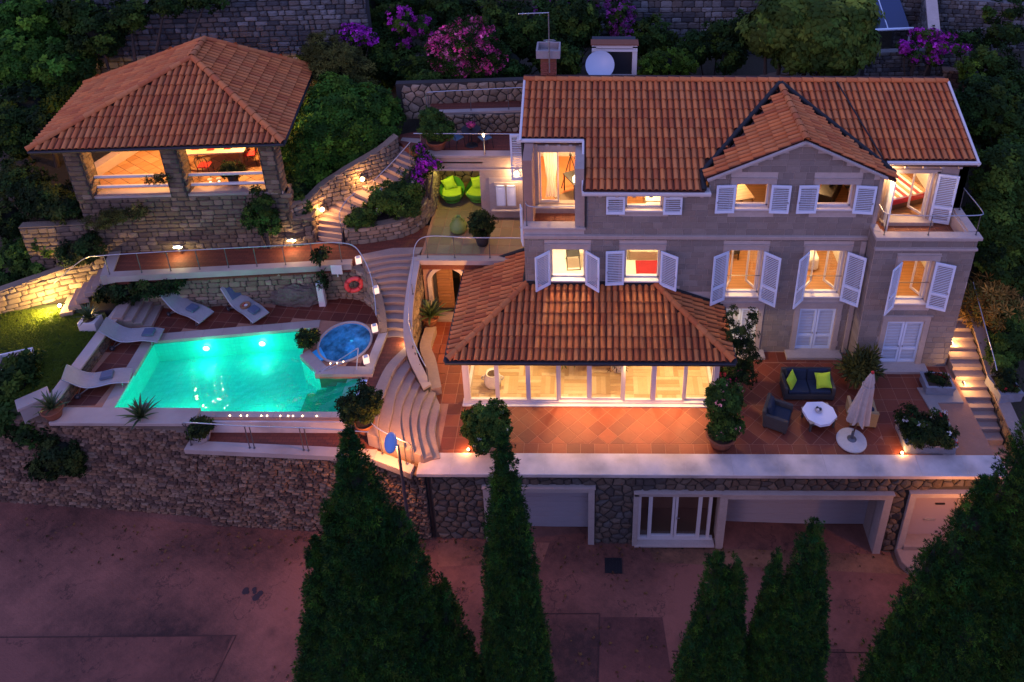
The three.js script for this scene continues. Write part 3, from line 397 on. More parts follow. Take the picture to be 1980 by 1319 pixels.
  for (const [x, z, dir] of [[-13.55, -21.98, 1], [-11.65, -22.22, 1], [-13.2, -18.75, -1], [-10.6, -18.75, -1]]) { const n = V(0.13, 0, 0.99).normalize().multiplyScalar(dir), ry = Math.atan2(n.x, n.z); const L = part('pool_light', [xf(new THREE.CircleGeometry(0.12, 18), 0, 0, 0)], M_whiteGlow, basin); L.position.set(x + n.x * 0.09, 0.58, z + n.z * 0.09); L.rotation.y = ry; part('light_ring', [xf(new THREE.TorusGeometry(0.125, 0.02, 8, 20))], M.steel, L); lampLight(basin, x + n.x * 0.34, 0.58, z + n.z * 0.34, [0.16, 1, 0.74], dir > 0 ? 0.5 : 1.1, 8); }
  part('water_jet', [bx(0.2, 0.03, 0.5, -14.05, 1.06, -18.75, 0, 0.5)], M.steelDark, basin);
  // jacuzzi
  const T_foam = grayTex(256, (u, v) => { const k = Math.min(1, Math.max(0.25, 1.9 * (0.5 * nA(u, v) + 0.5 * nB(u * 1.5, v * 1.5)) - 0.35)); return k; }, 1);
  const jz = thing('jacuzzi', 'round jacuzzi with blue bubbling water beside the pool', 'jacuzzi');
  const el = (rx, y) => Array.from({ length: 40 }, (_, i) => [JC[0] + rx * Math.cos(i / 40 * 6.2832), y, JC[1] + rx * 1.07 * Math.sin(i / 40 * 6.2832)]);
  part('rim', xf(new THREE.TorusGeometry(0.91, 0.045, 8, 44), JC[0], 1.03, JC[1], -Math.PI / 2, 0, 0, V(1, 1.07, 1)), M.trim, jz);
  part('basin', [xf(new THREE.CylinderGeometry(0.9, 0.6, 0.6, 36, 2, true), JC[0], 0.72, JC[1], 0, 0, 0, V(1, 1, 1.07)), xf(new THREE.CircleGeometry(0.62, 30), JC[0], 0.43, JC[1], -Math.PI / 2, 0, 0, V(1, 1.07, 1))], new THREE.MeshStandardMaterial({ color: new THREE.Color().setRGB(0.03, 0.3, 0.62), roughness: 0.4, side: THREE.DoubleSide }), jz);
  const jg = new THREE.CircleGeometry(0.89, 44), fine = new THREE.PlaneGeometry(1.9, 1.9, 60, 60); const fp = fine.attributes.position, ix = fine.index.array, kp = []; for (let i = 0; i < fp.count; i++) { const x = fp.getX(i), y = fp.getY(i), rr = Math.hypot(x, y); fp.setZ(i, (nB(x / 2 + 0.5, y / 2 + 0.5) - 0.5) * 0.09 * (1.2 - rr)); } for (let i = 0; i < ix.length; i += 3) { const cx = fp.getX(ix[i]), cy = fp.getY(ix[i]); if (Math.hypot(cx, cy) < 0.89) kp.push(ix[i], ix[i + 1], ix[i + 2]); } fine.setIndex(kp); fine.computeVertexNormals(); xf(fine, JC[0], 0.97, JC[1], -Math.PI / 2, 0, 0, V(1, 1.07, 1));
  const jw = new THREE.Mesh(fine, new THREE.MeshPhysicalMaterial({ color: new THREE.Color().setRGB(0.1, 0.5, 0.72), roughness: 0.12, map: T_foam, transmission: 0.35, thickness: 0, ior: 1.33 })); jw.name = 'water'; jz.add(jw);
  part('spill_channel', prism([[-9.75, -20.98], [-9.36, -20.62], [-8.95, -21.0], [-9.3, -21.5]], 0.8, 1.055), new THREE.MeshStandardMaterial({ color: new THREE.Color().setRGB(0.05, 0.45, 0.8), roughness: 0.3 }), jz);
  const jl = part('jacuzzi_light', xf(new THREE.CircleGeometry(0.06, 12), JC[0], 0.5, JC[1] - 0.6, 0.3), glow(0.3, 0.75, 1, 6), jz); lampLight(jz, JC[0], 0.62, JC[1] - 0.3, [0.15, 0.6, 1], 0.22, 6);
}
// deck parapet on the left and front ledge
stoneWall('deck_wall', 'low stone wall with white ledge between the lawn and the pool deck loungers', [[-16.72, -18.6, 0.95, 1.55], [-16.72, -23.1, 0.95, 1.55]], { tones: 'warm', sw: 0.25, sh: 0.14, seed: 25, thick: 0.3, coping: 0.07, depth: 0.04, copOver: 0.03 });
struct('pool_ledge', [rbx(4.5, 0.14, 0.62, -14.55, 1.02, -18.5, 0.02), rbx(0.9, 0.12, 0.5, -17.5, 1.5, -18.75, 0.02, 0, 0.7), bx(0.8, 1.3, 0.4, -17.5, 0.8, -18.75, 0, 0.7)], M.coping);
{ // four pale steps from the deck up to the lawn
  const st = thing('garden_steps', 'four pale stone steps going up from the pool deck to the lawn', 'steps', [-15.55, 0.98, -23.0], 0.12);
  for (let i = 0; i < 4; i++) part('step', rbx(0.36, 0.16 + i * 0.16, 1.15, -0.3 - i * 0.3, 0.08 + i * 0.08, 0, 0.015), M.step, st);
}
// ================================================================ brick walkway in front of the pool, landing, amphitheatre steps
struct('walkway', [prism([[-12.3, -18.45], [-7.1, -18.45], [-6.4, -18.2], [-6.2, -17.9], [-6.55, -17.62], [-12.3, -17.85]], -0.2, 0.5)], M.brick);
struct('walkway_edge', [ribbon([[-12.45, -17.9, 0, 0], [-8.2, -17.7, 0, 0], [-6.5, -17.6, 0, 0]], -0.12, 0.22, () => 0.36, () => 0.54), ribbon([[-6.5, -17.58, 0, 0.5], [-5.35, -17.38, 0, 0.12]], -0.1, 0.22, (p) => p[3] - 0.2, (p) => p[3] + 0.04)], M.coping);
struct('landing', [prism([[-7.35, -22.1], [-6.3, -22.1], [-6.15, -21.35], [-6.52, -20.56], [-6.62, -19.8], [-6.64, -19.1], [-6.6, -18.3], [-7.4, -18.3]], 0.3, 0.985)], M.brick);
{
  const E = [[[-6.13, -21.35], [-6.5, -20.56], [-6.6, -19.8], [-6.62, -19.12], [-6.57, -18.35], [-6.4, -17.75]], [[-5.95, -21.09], [-6.19, -20.28], [-6.29, -19.61], [-6.24, -18.91], [-6.19, -18.11], [-6.0, -17.7]], [[-5.77, -20.81], [-5.94, -20.01], [-6.02, -19.35], [-5.96, -18.72], [-5.74, -18.0], [-5.62, -17.7]], [[-5.57, -20.56], [-5.73, -19.78], [-5.75, -19.1], [-5.67, -18.6], [-5.44, -17.89], [-5.35, -17.68]], [[-5.33, -20.32], [-5.49, -19.58], [-5.48, -18.85], [-5.34, -18.31], [-5.06, -17.58]], [[-5.13, -20.22], [-5.21, -19.36], [-5.2, -18.73], [-5.11, -18.37], [-4.8, -17.7]], [[-4.92, -19.81], [-4.92, -19.33], [-4.92, -18.86], [-4.83, -18.46], [-4.57, -17.75]]];
  const st = thing('curved_steps', 'wide curved stone steps fanning down from the brick landing to the terrace', 'steps');
  const sp = (e) => new THREE.CatmullRomCurve3(e.map((p) => V(p[0], 0, p[1]))).getPoints(18).map((p) => [p.x, p.z]);
  const C = E.map(sp), out = sp([[-6.33, -21.65], [-6.8, -20.77], [-6.95, -19.94], [-6.98, -19.41], [-6.95, -18.6], [-6.8, -17.9]]);
  for (let i = 0; i < 7; i++) { const a = i ? C[i - 1] : out, y = 1.0 - 0.143 * i + (i ? 0 : 0.02); part('step', prism([...a, ...[...C[i]].reverse()], -0.1, y, 0.012), M.step, st); }
  const up = thing('curved_stairs', 'long flight of curved pale stone stairs rising from the brick landing to the upper path', 'steps');
  const S = [[[-8.31, -24.12], [-7.34, -24.45], [-6.27, -24.55]], [[-8.19, -23.99], [-7.3, -24.31], [-6.3, -24.37]], [[-8.07, -23.85], [-7.25, -24.15], [-6.33, -24.17]], [[-7.98, -23.71], [-7.22, -23.96], [-6.37, -23.97]], [[-7.9, -23.58], [-7.19, -23.76], [-6.39, -23.76]], [[-7.82, -23.45], [-7.16, -23.6], [-6.42, -23.56]], [[-7.75, -23.31], [-7.12, -23.4], [-6.44, -23.35]], [[-7.65, -23.09], [-7.07, -23.16], [-6.44, -23.13]], [[-7.56, -22.84], [-7.02, -22.91], [-6.44, -22.87]], [[-7.49, -22.62], [-6.96, -22.64], [-6.42, -22.58]], [[-7.41, -22.31], [-6.91, -22.37], [-6.4, -22.28]], [[-7.32, -21.98], [-6.84, -22.07], [-6.35, -21.99]]];
  const D = S.map((e) => new THREE.CatmullRomCurve3(e.map((p) => V(p[0], 0, p[1]))).getPoints(10).map((p) => [p.x, p.z])), top = [[-8.45, -24.45], [-7.34, -24.85], [-6.2, -24.9]];
  for (let i = 0; i < 12; i++) { const y = 2.75 - 0.159 * i; if (i === 11) continue; const a = i ? D[i - 1] : top; part('step', [prism([...a, ...[...D[i]].reverse()], 0.3, y - 0.045, 0), prism([...a, ...[...D[i].map(([x, z]) => [x, z + 0.025])].reverse()], y - 0.045, y, 0.008)], M.step, up); }
  part('step', prism([...D[10], ...[...D[11]].reverse()], 0.3, 1.01), M.step, up);
}
{ // curved wall with a pale ledge right of the stairs, and the inner kerb towards the arched door
  const w = smoothPath([[-6.2, -24.2, 0, 2.85], [-6.21, -23.3, 0, 2.55], [-6.21, -22.61, 0, 2.2], [-6.15, -21.9, 0, 1.9], [-6.04, -21.34, 0, 1.6], [-5.83, -20.91, 0, 1.2], [-5.53, -20.51, 0, 0.9], [-5.3, -20.25, 0, 0.6]], 22).map((p) => [p[0], p[1], 0, p[3]]).reverse();
  stoneWall('stair_wall', 'curved stone wall with pale ledge between the curved stairs and the arched door', w, { seed: 28, tones: 'warm', sw: 0.3, sh: 0.17, thick: 0.24, coping: 0.08, copMat: M.coping, copOver: 0.02 });
  struct('bench_kerb', ribbon(smoothPath([[-5.15, -20.35, 0, 0.35], [-5.55, -21.6, 0, 0.35], [-5.85, -22.3, 0, 0.35], [-5.82, -23.3, 0, 0.35]], 14), -0.2, 0.2, () => 0, () => 0.34), M.step);
}
// ================================================================ upper path and patio (level 2.75)
struct('upper_path', [prism([[-17.2, -23.2], [-13, -23.6], [-8.7, -24.0], [-8.35, -24.4], [-6.15, -24.75], [-6.15, -24.15], [-2.3, -24.15], [-2.3, -26.3], [-6.2, -26.3], [-9.4, -25.6], [-13.3, -25.2], [-17.6, -24.8]], 2.3, 2.73)], M.brick);
{
  const patio = struct('patio', prism([[-6.2, -24.4], [-2.2, -24.4], [-2.2, -29.5], [-6.2, -29.5]], 2.4, 2.749), M.grout);
  floorTiles(patio, 'flagstone', [[-6.1, -24.5], [-2.25, -24.5], [-2.25, -29.3], [-6.1, -29.3]], 2.75, 0.56, 0.02, 71, [[0.24, 0.165, 0.085], [0.27, 0.19, 0.1], [0.21, 0.14, 0.072], [0.25, 0.16, 0.08]], null, M.tile, 120, 0.8);
  struct('path_edge', [ribbon([[-17.15, -23.2, 0, 0], [-13, -23.58, 0, 0], [-8.65, -23.98, 0, 0]], -0.14, 0.16, () => 2.55, () => 2.8), ribbon([[-17.2, -23.15, 0, 0], [-17.6, -24.5, 0, 0]], -0.2, 0.2, () => 2.4, () => 2.8), ribbon([[-6.3, -24.22, 0, 0], [-2.25, -24.22, 0, 0]], -0.1, 0.2, () => 2.62, () => 2.82)], M.coping);
}
stoneWall('retaining_wall', 'stone wall behind the pool deck loungers, below the upper path edge', smoothPath([[-17.1, -23.45, 0.9, 2.55], [-13.8, -23.62, 0.9, 2.55], [-10.9, -23.86, 0.9, 2.55], [-8.9, -24.05, 0.9, 2.55], [-8.2, -23.75, 0.9, 2.35], [-7.72, -23.15, 0.9, 1.95], [-7.45, -22.5, 0.9, 1.45], [-7.35, -22.1, 0.9, 1.15]], 30), { seed: 24, tones: 'pale', sw: 0.34, sh: 0.2, thick: 0.25 });
{ // a mass of natural rock left in that wall
  const g = new THREE.IcosahedronGeometry(1, 5), p = g.attributes.position; for (let i = 0; i < p.count; i++) { const v = V(p.getX(i), p.getY(i), p.getZ(i)), k = 0.75 + 0.5 * nA(v.x * 0.4 + v.z * 0.3, v.y * 0.4 + v.z * 0.2) + 0.25 * (nB(v.x * 0.5 + 0.2, v.y * 0.6) - 0.5); const q = 1 + 0.5 * (nB(v.x * 0.9 + 0.1, v.y * 0.9 + v.z) - 0.5) + 0.3 * (nB(v.x * 2.3, v.y * 2.3) - 0.5); p.setXYZ(i, v.x * k * 1.0 * q, v.y * k * 0.55 * q, v.z * k * 0.3 * q); }
  g.computeVertexNormals(); single('rock', 'pale natural rock outcrop in the wall behind the pool deck, left of the foot shower', 'rock', g, std(0.17, 0.13, 0.1, 0.95, { map: rep(T_patch, 0.7), bumpMap: T_bump, bumpScale: 0.05 }), null, [-10.85, 1.3, -23.8]);
}
{ // the wall and arched door under the patio
  const s = new THREE.Shape([[-6.15, 0], [-2.2, 0], [-2.2, 2.6], [-6.15, 2.6]].map((p) => new THREE.Vector2(...p))), h = new THREE.Path(); h.moveTo(-5.86, 0.02); h.lineTo(-5.86, 1.7); h.absarc(-5.24, 1.7, 0.62, Math.PI, 0, true); h.lineTo(-4.62, 0.02); h.closePath(); s.holes.push(h);
  const w = thing('entrance_wall', 'pink plaster wall with an arched doorway under the patio', 'wall', [0, 0, -24.25]);
  part('wall', xf(new THREE.ExtrudeGeometry(s, { depth: 0.3, bevelEnabled: false, curveSegments: 18 }), 0, 0, -0.3), M.pinkPlaster, w);
  const a = new THREE.Shape(); a.moveTo(-6.0, 0.02); a.lineTo(-6.0, 1.7); a.absarc(-5.24, 1.7, 0.76, Math.PI, 0, true); a.lineTo(-4.48, 0.02); a.lineTo(-4.63, 0.02); a.lineTo(-4.63, 1.7); a.absarc(-5.24, 1.7, 0.61, 0, Math.PI, false); a.lineTo(-5.85, 0.02); a.closePath();
  part('arch_trim', xf(new THREE.ExtrudeGeometry(a, { depth: 0.12, bevelEnabled: true, bevelSize: 0.01, bevelThickness: 0.01, bevelSegments: 1, curveSegments: 18 }), 0, 0, -0.06), M.trim, w);
  const d = part('door', [rbx(0.72, 2.3, 0.07, -5.5, 1.17, -0.45, 0.01), ...[0.45, 1.2, 1.9].map((y) => rbx(0.5, 0.5, 0.05, -5.5, y, -0.41, 0.02))], M.wood, w); part('door_leaf', rbx(0.6, 2.3, 0.07, -4.75, 1.17, -0.75, 0.01, 0, 1.2), M.darkWood, w);
  part('passage', [bx(2.2, 2.7, 0.1, -4.8, 1.3, -2.2), bx(0.1, 2.7, 2, -5.8, 1.3, -1.2), bx(0.1, 2.7, 2, -3.8, 1.3, -1.2), bx(2.2, 0.1, 2, -4.8, 2.6, -1.2), bx(2.2, 0.1, 2, -4.8, -0.02, -1.2)], M.dark, w);
  part('threshold', rbx(1.9, 0.14, 0.4, -4.75, 0.07, 0.15, 0.01), M.step, w);
}
// ================================================================ the house
const FZ = -22.45, TZ = -21.8;
const HOUSE = thing('stone_house', 'three-storey pale stone villa with white shutters and clay tile roof', 'house');
{
  const win = [[1.24, 6.22, 2.46, 6.8], [4.84, 6.3, 5.95, 7.27], [7.54, 6.3, 8.7, 7.27], [-1.27, 3.27, -0.09, 4.6], [1.27, 3.27, 2.47, 4.6], [4.8, 2.62, 5.97, 4.6], [7.55, 2.62, 8.8, 4.6], [7.52, 0.12, 8.82, 2.02], [4.86, 0.12, 6.05, 2.02]];
  const sealed = new Set([7, 8]);
  const out = [[-2.15, 0], [9.47, 0], [9.47, 7.62], [6.88, 8.88], [3.96, 7.46], [3.96, 6.98], [-0.13, 6.98], [-0.13, 5.42], [-2.15, 5.42]];
  const bigHole = [-1.8, 0.05, 3.9, 2.42];                        // the ground floor opens into the conservatory
  const wall = part('wall', xf(wallPlate(out, [...win, bigHole], 0.34), 0, 0, FZ), M.ashlarJoint, HOUSE);
  const tw = [[10.45, 2.9, 11.52, 4.7], [10.4, 0.14, 11.68, 2.04]];
  const twall = part('wall', [xf(wallPlate([[9.47, -1.6], [12.8, -1.6], [12.8, 5.58], [9.47, 5.58]], tw, 0.34), 0, 0, TZ), bx(0.3, 7.2, 2.2, 12.65, 2, -23.2), bx(0.3, 5.2, 1.6, 12.65, 5.0, -24.2)], M.ashlarJoint, HOUSE);
  // ashlar: every block a piece
  const ashlar = (parent, z, x0, x1, y0, y1, holes, seed, limit) => {
    const r = rng(seed), B = blocks('house', 0, 78), items = [];
    for (let y = y0, k = 0; y < y1 - 0.05; k++) {
      const h = Math.min(0.245 * (0.92 + 0.16 * r()), y1 - y), row = [[x0, x1]];
      let spans = [[x0, x1]]; const lim = limit ? limit(y + h) : null; if (lim) spans = [[Math.max(x0, lim[0]), Math.min(x1, lim[1])]];
      for (const [a, b, c, d] of holes) if (y + h > b && y < d) spans = spans.flatMap(([s, e]) => c <= s || a >= e ? [[s, e]] : [[s, Math.min(e, a)], [Math.max(s, c), e]].filter(([p, q]) => q - p > 0.06));
      for (const [s, e] of spans) for (let x = s - r() * 0.3; x < e;) { const L = 0.26 + r() * 0.26, a = Math.max(s, x), b = Math.min(e, x + L); x += L; if (b - a > 0.05) items.push({ g: B[Math.floor(r() * B.length)], M: new THREE.Matrix4().compose(V((a + b) / 2, y + h / 2, z - 0.004), new THREE.Quaternion(), V(b - a - 0.012, h - 0.012, 0.02)) }); }
      y += h;
    }
    pieces(parent, 'stone_block', items, M.stone, 300);
  };
  const grow = (w) => [w[0] - 0.2, w[1] - 0.16, w[2] + 0.2, w[3] + 0.24];
  ashlar(wall, FZ, -2.15, 9.47, 5.2, 9, win.map(grow), 81, (y) => y > 7.4 ? [6.88 - (8.88 - y) / 1.42 * 2.9 , 6.88 + (8.88 - y) / 1.42 * 2.9] : y > 6.98 ? [3.96, 9.47] : y > 5.42 ? [-0.13, 9.47] : null);
  ashlar(wall, FZ, -2.15, 9.47, 0.02, 5.03, [...win.map(grow), [-2.2, 0, 4.3, 2.6], [-2.2, 2, 3.2, 3.0]], 82);
  ashlar(twall, TZ, 9.47, 12.8, -1.4, 5.1, tw.map(grow), 83); ashlar(twall, TZ, 9.47, 12.8, 5.23, 5.5, [], 84);
  const side = part('wall', bx(0.34, 7, 0.5, 9.64, 2.05, -22.1), M.ashlarJoint, HOUSE); { const r = rng(85), B = blocks('house', 0, 78), it = []; for (let y = -1.4; y < 5.5; y += 0.27) it.push({ g: B[Math.floor(r() * B.length)], M: new THREE.Matrix4().compose(V(9.472, y + 0.135, -22.13), new THREE.Quaternion().setFromEuler(new THREE.Euler(0, -Math.PI / 2, 0)), V(0.62, 0.258, 0.02)) }); pieces(side, 'stone_block', it, M.stone); }
  part('corner_strip', [bx(0.16, 5.0, 0.1, 9.32, 2.5, FZ + 0.03)], M.trim, HOUSE);
  part('string_course', [rbx(11.55, 0.12, 0.12, 3.62, 5.12, FZ + 0.02, 0.02), rbx(11.55, 0.05, 0.16, 3.62, 5.19, FZ + 0.03, 0.01), rbx(3.4, 0.1, 0.12, 11.14, 5.17, TZ + 0.02, 0.02)], M.trim, HOUSE);
  // shells: side and back walls, floors, ceilings, partitions
  part('side_wall', [bx(0.3, 7.9, 3.9, -2.0, 3.95, -24.75 + 0.03), bx(15, 7, 0.3, 5.3, 3.5, -30.2), bx(0.3, 7, 4.2, 12.65, 3.5, -27.2)], M.pinkPlaster, HOUSE);
  part('left_bay_wall', [bx(0.3, 2.75, 1.56, -0.28, 6.4, -23.26)], M.plaster, HOUSE);
  const inner = (x0, x1, y0, y1, z0, z1, m, floor, label) => { const c = part('room', [bx(x1 - x0, y1 - y0, 0.08, (x0 + x1) / 2, (y0 + y1) / 2, z1 - 0.04), bx(0.08, y1 - y0, z0 - z1, x0 - 0.04, (y0 + y1) / 2, (z0 + z1) / 2), bx(0.08, y1 - y0, z0 - z1, x1 + 0.04, (y0 + y1) / 2, (z0 + z1) / 2), bx(x1 - x0, 0.06, z0 - z1, (x0 + x1) / 2, y1 + 0.03, (z0 + z1) / 2)], m, HOUSE, label); part('room_floor', bx(x1 - x0, 0.1, z0 - z1, (x0 + x1) / 2, y0 - 0.05, (z0 + z1) / 2), floor, c); return c; };
  const zF = FZ - 0.34;
  inner(-2.05, 0.55, 2.5, 4.95, zF, -26.6, M.whiteWall, M.cream); inner(0.65, 3.6, 2.5, 4.95, zF, -26.6, M.whiteWall, M.cream); inner(3.75, 6.75, 2.3, 4.95, zF, -26.6, M.whiteWall, M.wood); inner(6.85, 9.4, 2.3, 4.95, zF, -26.6, M.whiteWall, M.wood); inner(9.7, 12.45, 2.5, 4.95, TZ - 0.34, -26.0, M.whiteWall, M.wood);
  inner(-1.95, 0.4, 5.12, 7.5, -24.27, -27.6, M.whiteWall, worn(0.5, 0.17, 0.05, 0.6, 0.002)); inner(0.5, 3.6, 5.2, 6.95, zF, -25.9, M.whiteWall, M.wood); inner(3.9, 6.7, 5.4, 7.34, zF, -26.2, M.tan, M.darkWood); inner(6.8, 9.4, 5.4, 7.34, zF, -26.2, M.tan, M.wood); inner(9.75, 12.45, 5.12, 7.35, -23.6, -27.0, M.cream, M.wood);
  inner(-2.0, 4.0, 0.03, 2.42, zF, -26.6, M.whiteWall, M.paleWood);
  // recessed bays
  part('bay_wall', xf(wallPlate([[-2.15, 5.0], [-0.13, 5.0], [-0.13, 8.0], [-2.15, 8.0]], [[-1.72, 5.34, -0.33, 7.5]], 0.22), 0, 0, -24.05), M.plaster, HOUSE);
  part('bay_wall', xf(wallPlate([[9.5, 5.0], [12.8, 5.0], [12.8, 7.66], [9.5, 7.66]], [[10.28, 5.22, 11.72, 7.12]], 0.2), 0, 0, -23.4), M.plaster, HOUSE);
  part('bay_wall', [bx(0.14, 2.4, 0.95, 9.55, 6.3, -22.92)], M.plaster, HOUSE);
  const bl = part('balcony_floor', [bx(2.0, 0.14, 1.5, -1.14, 5.03, -23.3)], M.brick, HOUSE), br = part('balcony_floor', [bx(3.1, 0.14, 1.5, 11.14, 5.03, -22.75)], M.terra, HOUSE);
  const tj = []; for (let i = 1; i < 7; i++) tj.push(bx(0.012, 0.004, 1.5, 9.6 + i * 0.46, 5.102, -22.6)); tj.push(bx(3.1, 0.004, 0.012, 11.1, 5.102, -22.9), bx(3.1, 0.004, 0.012, 11.1, 5.102, -22.45)); part('tile_joint', tj, M.grout, br);
  part('balcony_parapet', [rbx(2.1, 0.1, 0.4, -1.12, 5.46, FZ - 0.12, 0.02), rbx(0.3, 0.1, 1.2, -2.02, 5.456, -23.4, 0.02), bx(0.24, 0.42, 1.4, -2.03, 5.25, -23.35)], M.trim, HOUSE);
  part('balcony_parapet', [rbx(3.5, 0.12, 0.36, 11.15, 5.62, TZ - 0.08, 0.02), rbx(0.3, 0.12, 1.5, 12.72, 5.616, -22.84, 0.02), bx(0.22, 0.5, 1.5, 12.7, 5.33, -22.7), rbx(0.26, 0.12, 0.4, 9.56, 5.616, -22.28, 0.02)], M.trim, HOUSE);
  part('door_surround', [bx(0.2, 2.5, 0.1, -1.83, 6.6, -24.0), bx(0.2, 2.6, 0.1, -0.22, 6.6, -24.0), bx(1.4, 0.26, 0.1, -1.025, 7.64, -24.0), bx(2.0, 0.22, 0.3, -1.1, 5.2, -23.95)], M.trim, HOUSE);
  part('door_surround', [bx(0.14, 2.1, 0.1, 10.2, 6.15, -23.36), bx(0.14, 2.1, 0.1, 11.8, 6.15, -23.36), bx(1.7, 0.14, 0.1, 11.0, 7.2, -23.36), bx(1.8, 0.16, 0.3, 11.0, 5.16, -23.3)], M.trim, HOUSE);
  // windows: stone surround, frame, panes, open casements
  const frameGeo = (w, h, hinge) => [bx(0.06, h, 0.05, hinge * 0.03), bx(0.06, h, 0.05, hinge * (w - 0.03)), bx(w - 0.12, 0.06, 0.05, hinge * w / 2, h / 2 - 0.03), bx(w - 0.12, 0.08, 0.05, hinge * w / 2, -h / 2 + 0.04)];
  const leafAt = (parent, w, h, x, y, z, ry, hinge) => { const f = part('casement', frameGeo(w, h, hinge), M.white, parent); f.position.set(x, y, z); f.rotation.y = ry; part('pane', bx(w - 0.12, h - 0.14, 0.006, hinge * w / 2, 0.01, 0), M.glass, parent).position.set(x, y, z); parent.children.at(-1).rotation.y = ry; };
  const slat = (w, y0, y1, n) => Array.from({ length: n }, (_, i) => bx(w, 0.034, 0.012, 0, lerp(y0, y1, (i + 0.5) / n), 0, 0.35));
  const shutter = (w, h, x, yc, z, ry, hinge, two) => { // hinge at the group's origin, leaf towards hinge * x
    const s = part('shutter', [bx(0.07, h, 0.04, hinge * 0.035), bx(0.07, h, 0.04, hinge * (w - 0.035)), bx(w - 0.14, 0.08, 0.04, hinge * w / 2, h / 2 - 0.04), bx(w - 0.14, 0.1, 0.04, hinge * w / 2, -h / 2 + 0.05), ...(two ? [bx(w - 0.14, 0.08, 0.04, hinge * w / 2, -h * 0.17)] : [])], M.shutter, HOUSE);
    const y0 = -h / 2 + 0.1, y1 = h / 2 - 0.08, sp = two ? [[y0, -h * 0.17 - 0.04], [-h * 0.17 + 0.04, y1]] : [[y0, y1]];
    const g = sp.flatMap(([a, b]) => slat(w - 0.14, a, b, Math.round((b - a) / 0.07))); const l = part('louvres', g, M.shutter, s); l.position.x = hinge * w / 2; part('latch', bx(0.03, 0.06, 0.04, hinge * (w - 0.06), -h * 0.1, 0.03), M.steel, s);
    s.position.set(x, yc, z); s.rotation.y = ry; return s;
  };
  const R = (d) => d * Math.PI / 180;
  const spec = [ // hole, z, shutters [left angle, right angle, two], casements [left, right] in degrees or null
    [win[0], FZ, [0, 0, false, 0.62], null], [win[1], FZ, [-3, 3, false, 0.64], null], [win[2], FZ, [-2, 5, false, 0.66], null], [win[3], FZ, [-40, 42, false, 0.62], null], [win[4], FZ, [-4, 32, false, 0.64], null], [win[5], FZ, [-30, 38, true, 0.62], [62, -60]], [win[6], FZ, [-46, 34, true, 0.64], [50, -58]], [tw[0], TZ, [-44, 20, true, 0.62], [88, -64]]];
  for (const [w, z, sh, ca] of spec) {
    const W = w[2] - w[0], H = w[3] - w[1], cx = (w[0] + w[2]) / 2, cy = (w[1] + w[3]) / 2, f = part('window', [bx(W, 0.07, 0.1, cx, w[3] - 0.035, z - 0.2), bx(0.06, H, 0.1, w[0] + 0.03, cy, z - 0.2), bx(0.06, H, 0.1, w[2] - 0.03, cy, z - 0.2), bx(W, 0.07, 0.1, cx, w[1] + 0.035, z - 0.2)], M.white, HOUSE);
    part('sill', [rbx(W + 0.1, 0.06, 0.3, cx, w[1] - 0.01, z - 0.06, 0.01)], M.white, f);
    part('surround', [bx(0.17, H + 0.14, 0.06, w[0] - 0.087, cy - 0.07, z + 0.012), bx(0.17, H + 0.14, 0.06, w[2] + 0.087, cy - 0.07, z + 0.012), bx(W + 0.36, 0.2, 0.06, cx, w[3] + 0.1, z + 0.013), bx(W + 0.4, 0.035, 0.09, cx, w[3] + 0.218, z + 0.02), bx(W + 0.36, 0.1, 0.07, cx, w[1] - 0.09, z + 0.014)], M.trim, f);
    shutter(sh[3], H + 0.12, w[0] - 0.02, cy - 0.06, z + 0.1, R(sh[0]) * 1, -1, sh[2]).rotation.y = R(-sh[0]) * -1; HOUSE.children.at(-1).rotation.y = R(-sh[0]);
    shutter(sh[3], H + 0.12, w[2] + 0.02, cy - 0.06, z + 0.1, 0, 1, sh[2]).rotation.y = -R(sh[1]);
    if (ca) { for (const [k, hx] of [[ca[0], 1], [ca[1], -1]]) { const fr = part('casement', frameGeo(W / 2 - 0.05, H - 0.12, hx), M.white, f); const px = hx > 0 ? w[0] + 0.06 : w[2] - 0.06; fr.position.set(px, cy, z - 0.26); fr.rotation.y = R(k); const pn = part('pane', bx(W / 2 - 0.17, H - 0.26, 0.006, hx * (W / 2 - 0.05) / 2, 0.01, 0), M.glass, f); pn.position.copy(fr.position); pn.rotation.y = fr.rotation.y; } part('guard_rail', bx(W + 0.1, 0.02, 0.02, cx, w[1] + 0.85, z - 0.02), M.steelDark, f); }
  }
  // closed shuttered doors on the ground floor
  for (const [w, z] of [[win[7], FZ], [tw[1], TZ], [win[8], FZ]]) {
    const W = w[2] - w[0], cx = (w[0] + w[2]) / 2, H = w[3] - w[1], cy = (w[1] + w[3]) / 2, d = part('shuttered_door', bx(W, H, 0.03, cx, cy, z - 0.16), M.white, HOUSE);
    part('surround', [bx(0.18, H + 0.1, 0.06, w[0] - 0.092, cy + 0.02, z + 0.012), bx(0.18, H + 0.1, 0.06, w[2] + 0.092, cy + 0.02, z + 0.012), bx(W + 0.36, 0.2, 0.06, cx, w[3] + 0.17, z + 0.013), bx(W + 0.46, 0.03, 0.1, cx, w[3] + 0.285, z + 0.02)], M.trim, d); part('door_step', rbx(W + 0.7, 0.12, 0.42, cx, 0.06, z + 0.2, 0.012), M.trim, d);
    for (const s of [-1, 1]) shutter(W / 2 - 0.015, H - 0.02, cx + s * (W / 2 - 0.005), cy, z - 0.06, 0, -s, true);
  }
  // balcony doors
  const bd = part('balcony_door', [...frameGeo(0.68, 2.1, 1).map((g) => g.translate(-1.7, 6.4, -24.15)), bx(1.4, 0.07, 0.1, -1.02, 7.47, -24.15), bx(0.07, 2.2, 0.1, -0.36, 6.4, -24.15)], M.white, HOUSE); part('pane', bx(0.56, 1.95, 0.006, -1.36, 6.41, -24.15), M.glass, bd);
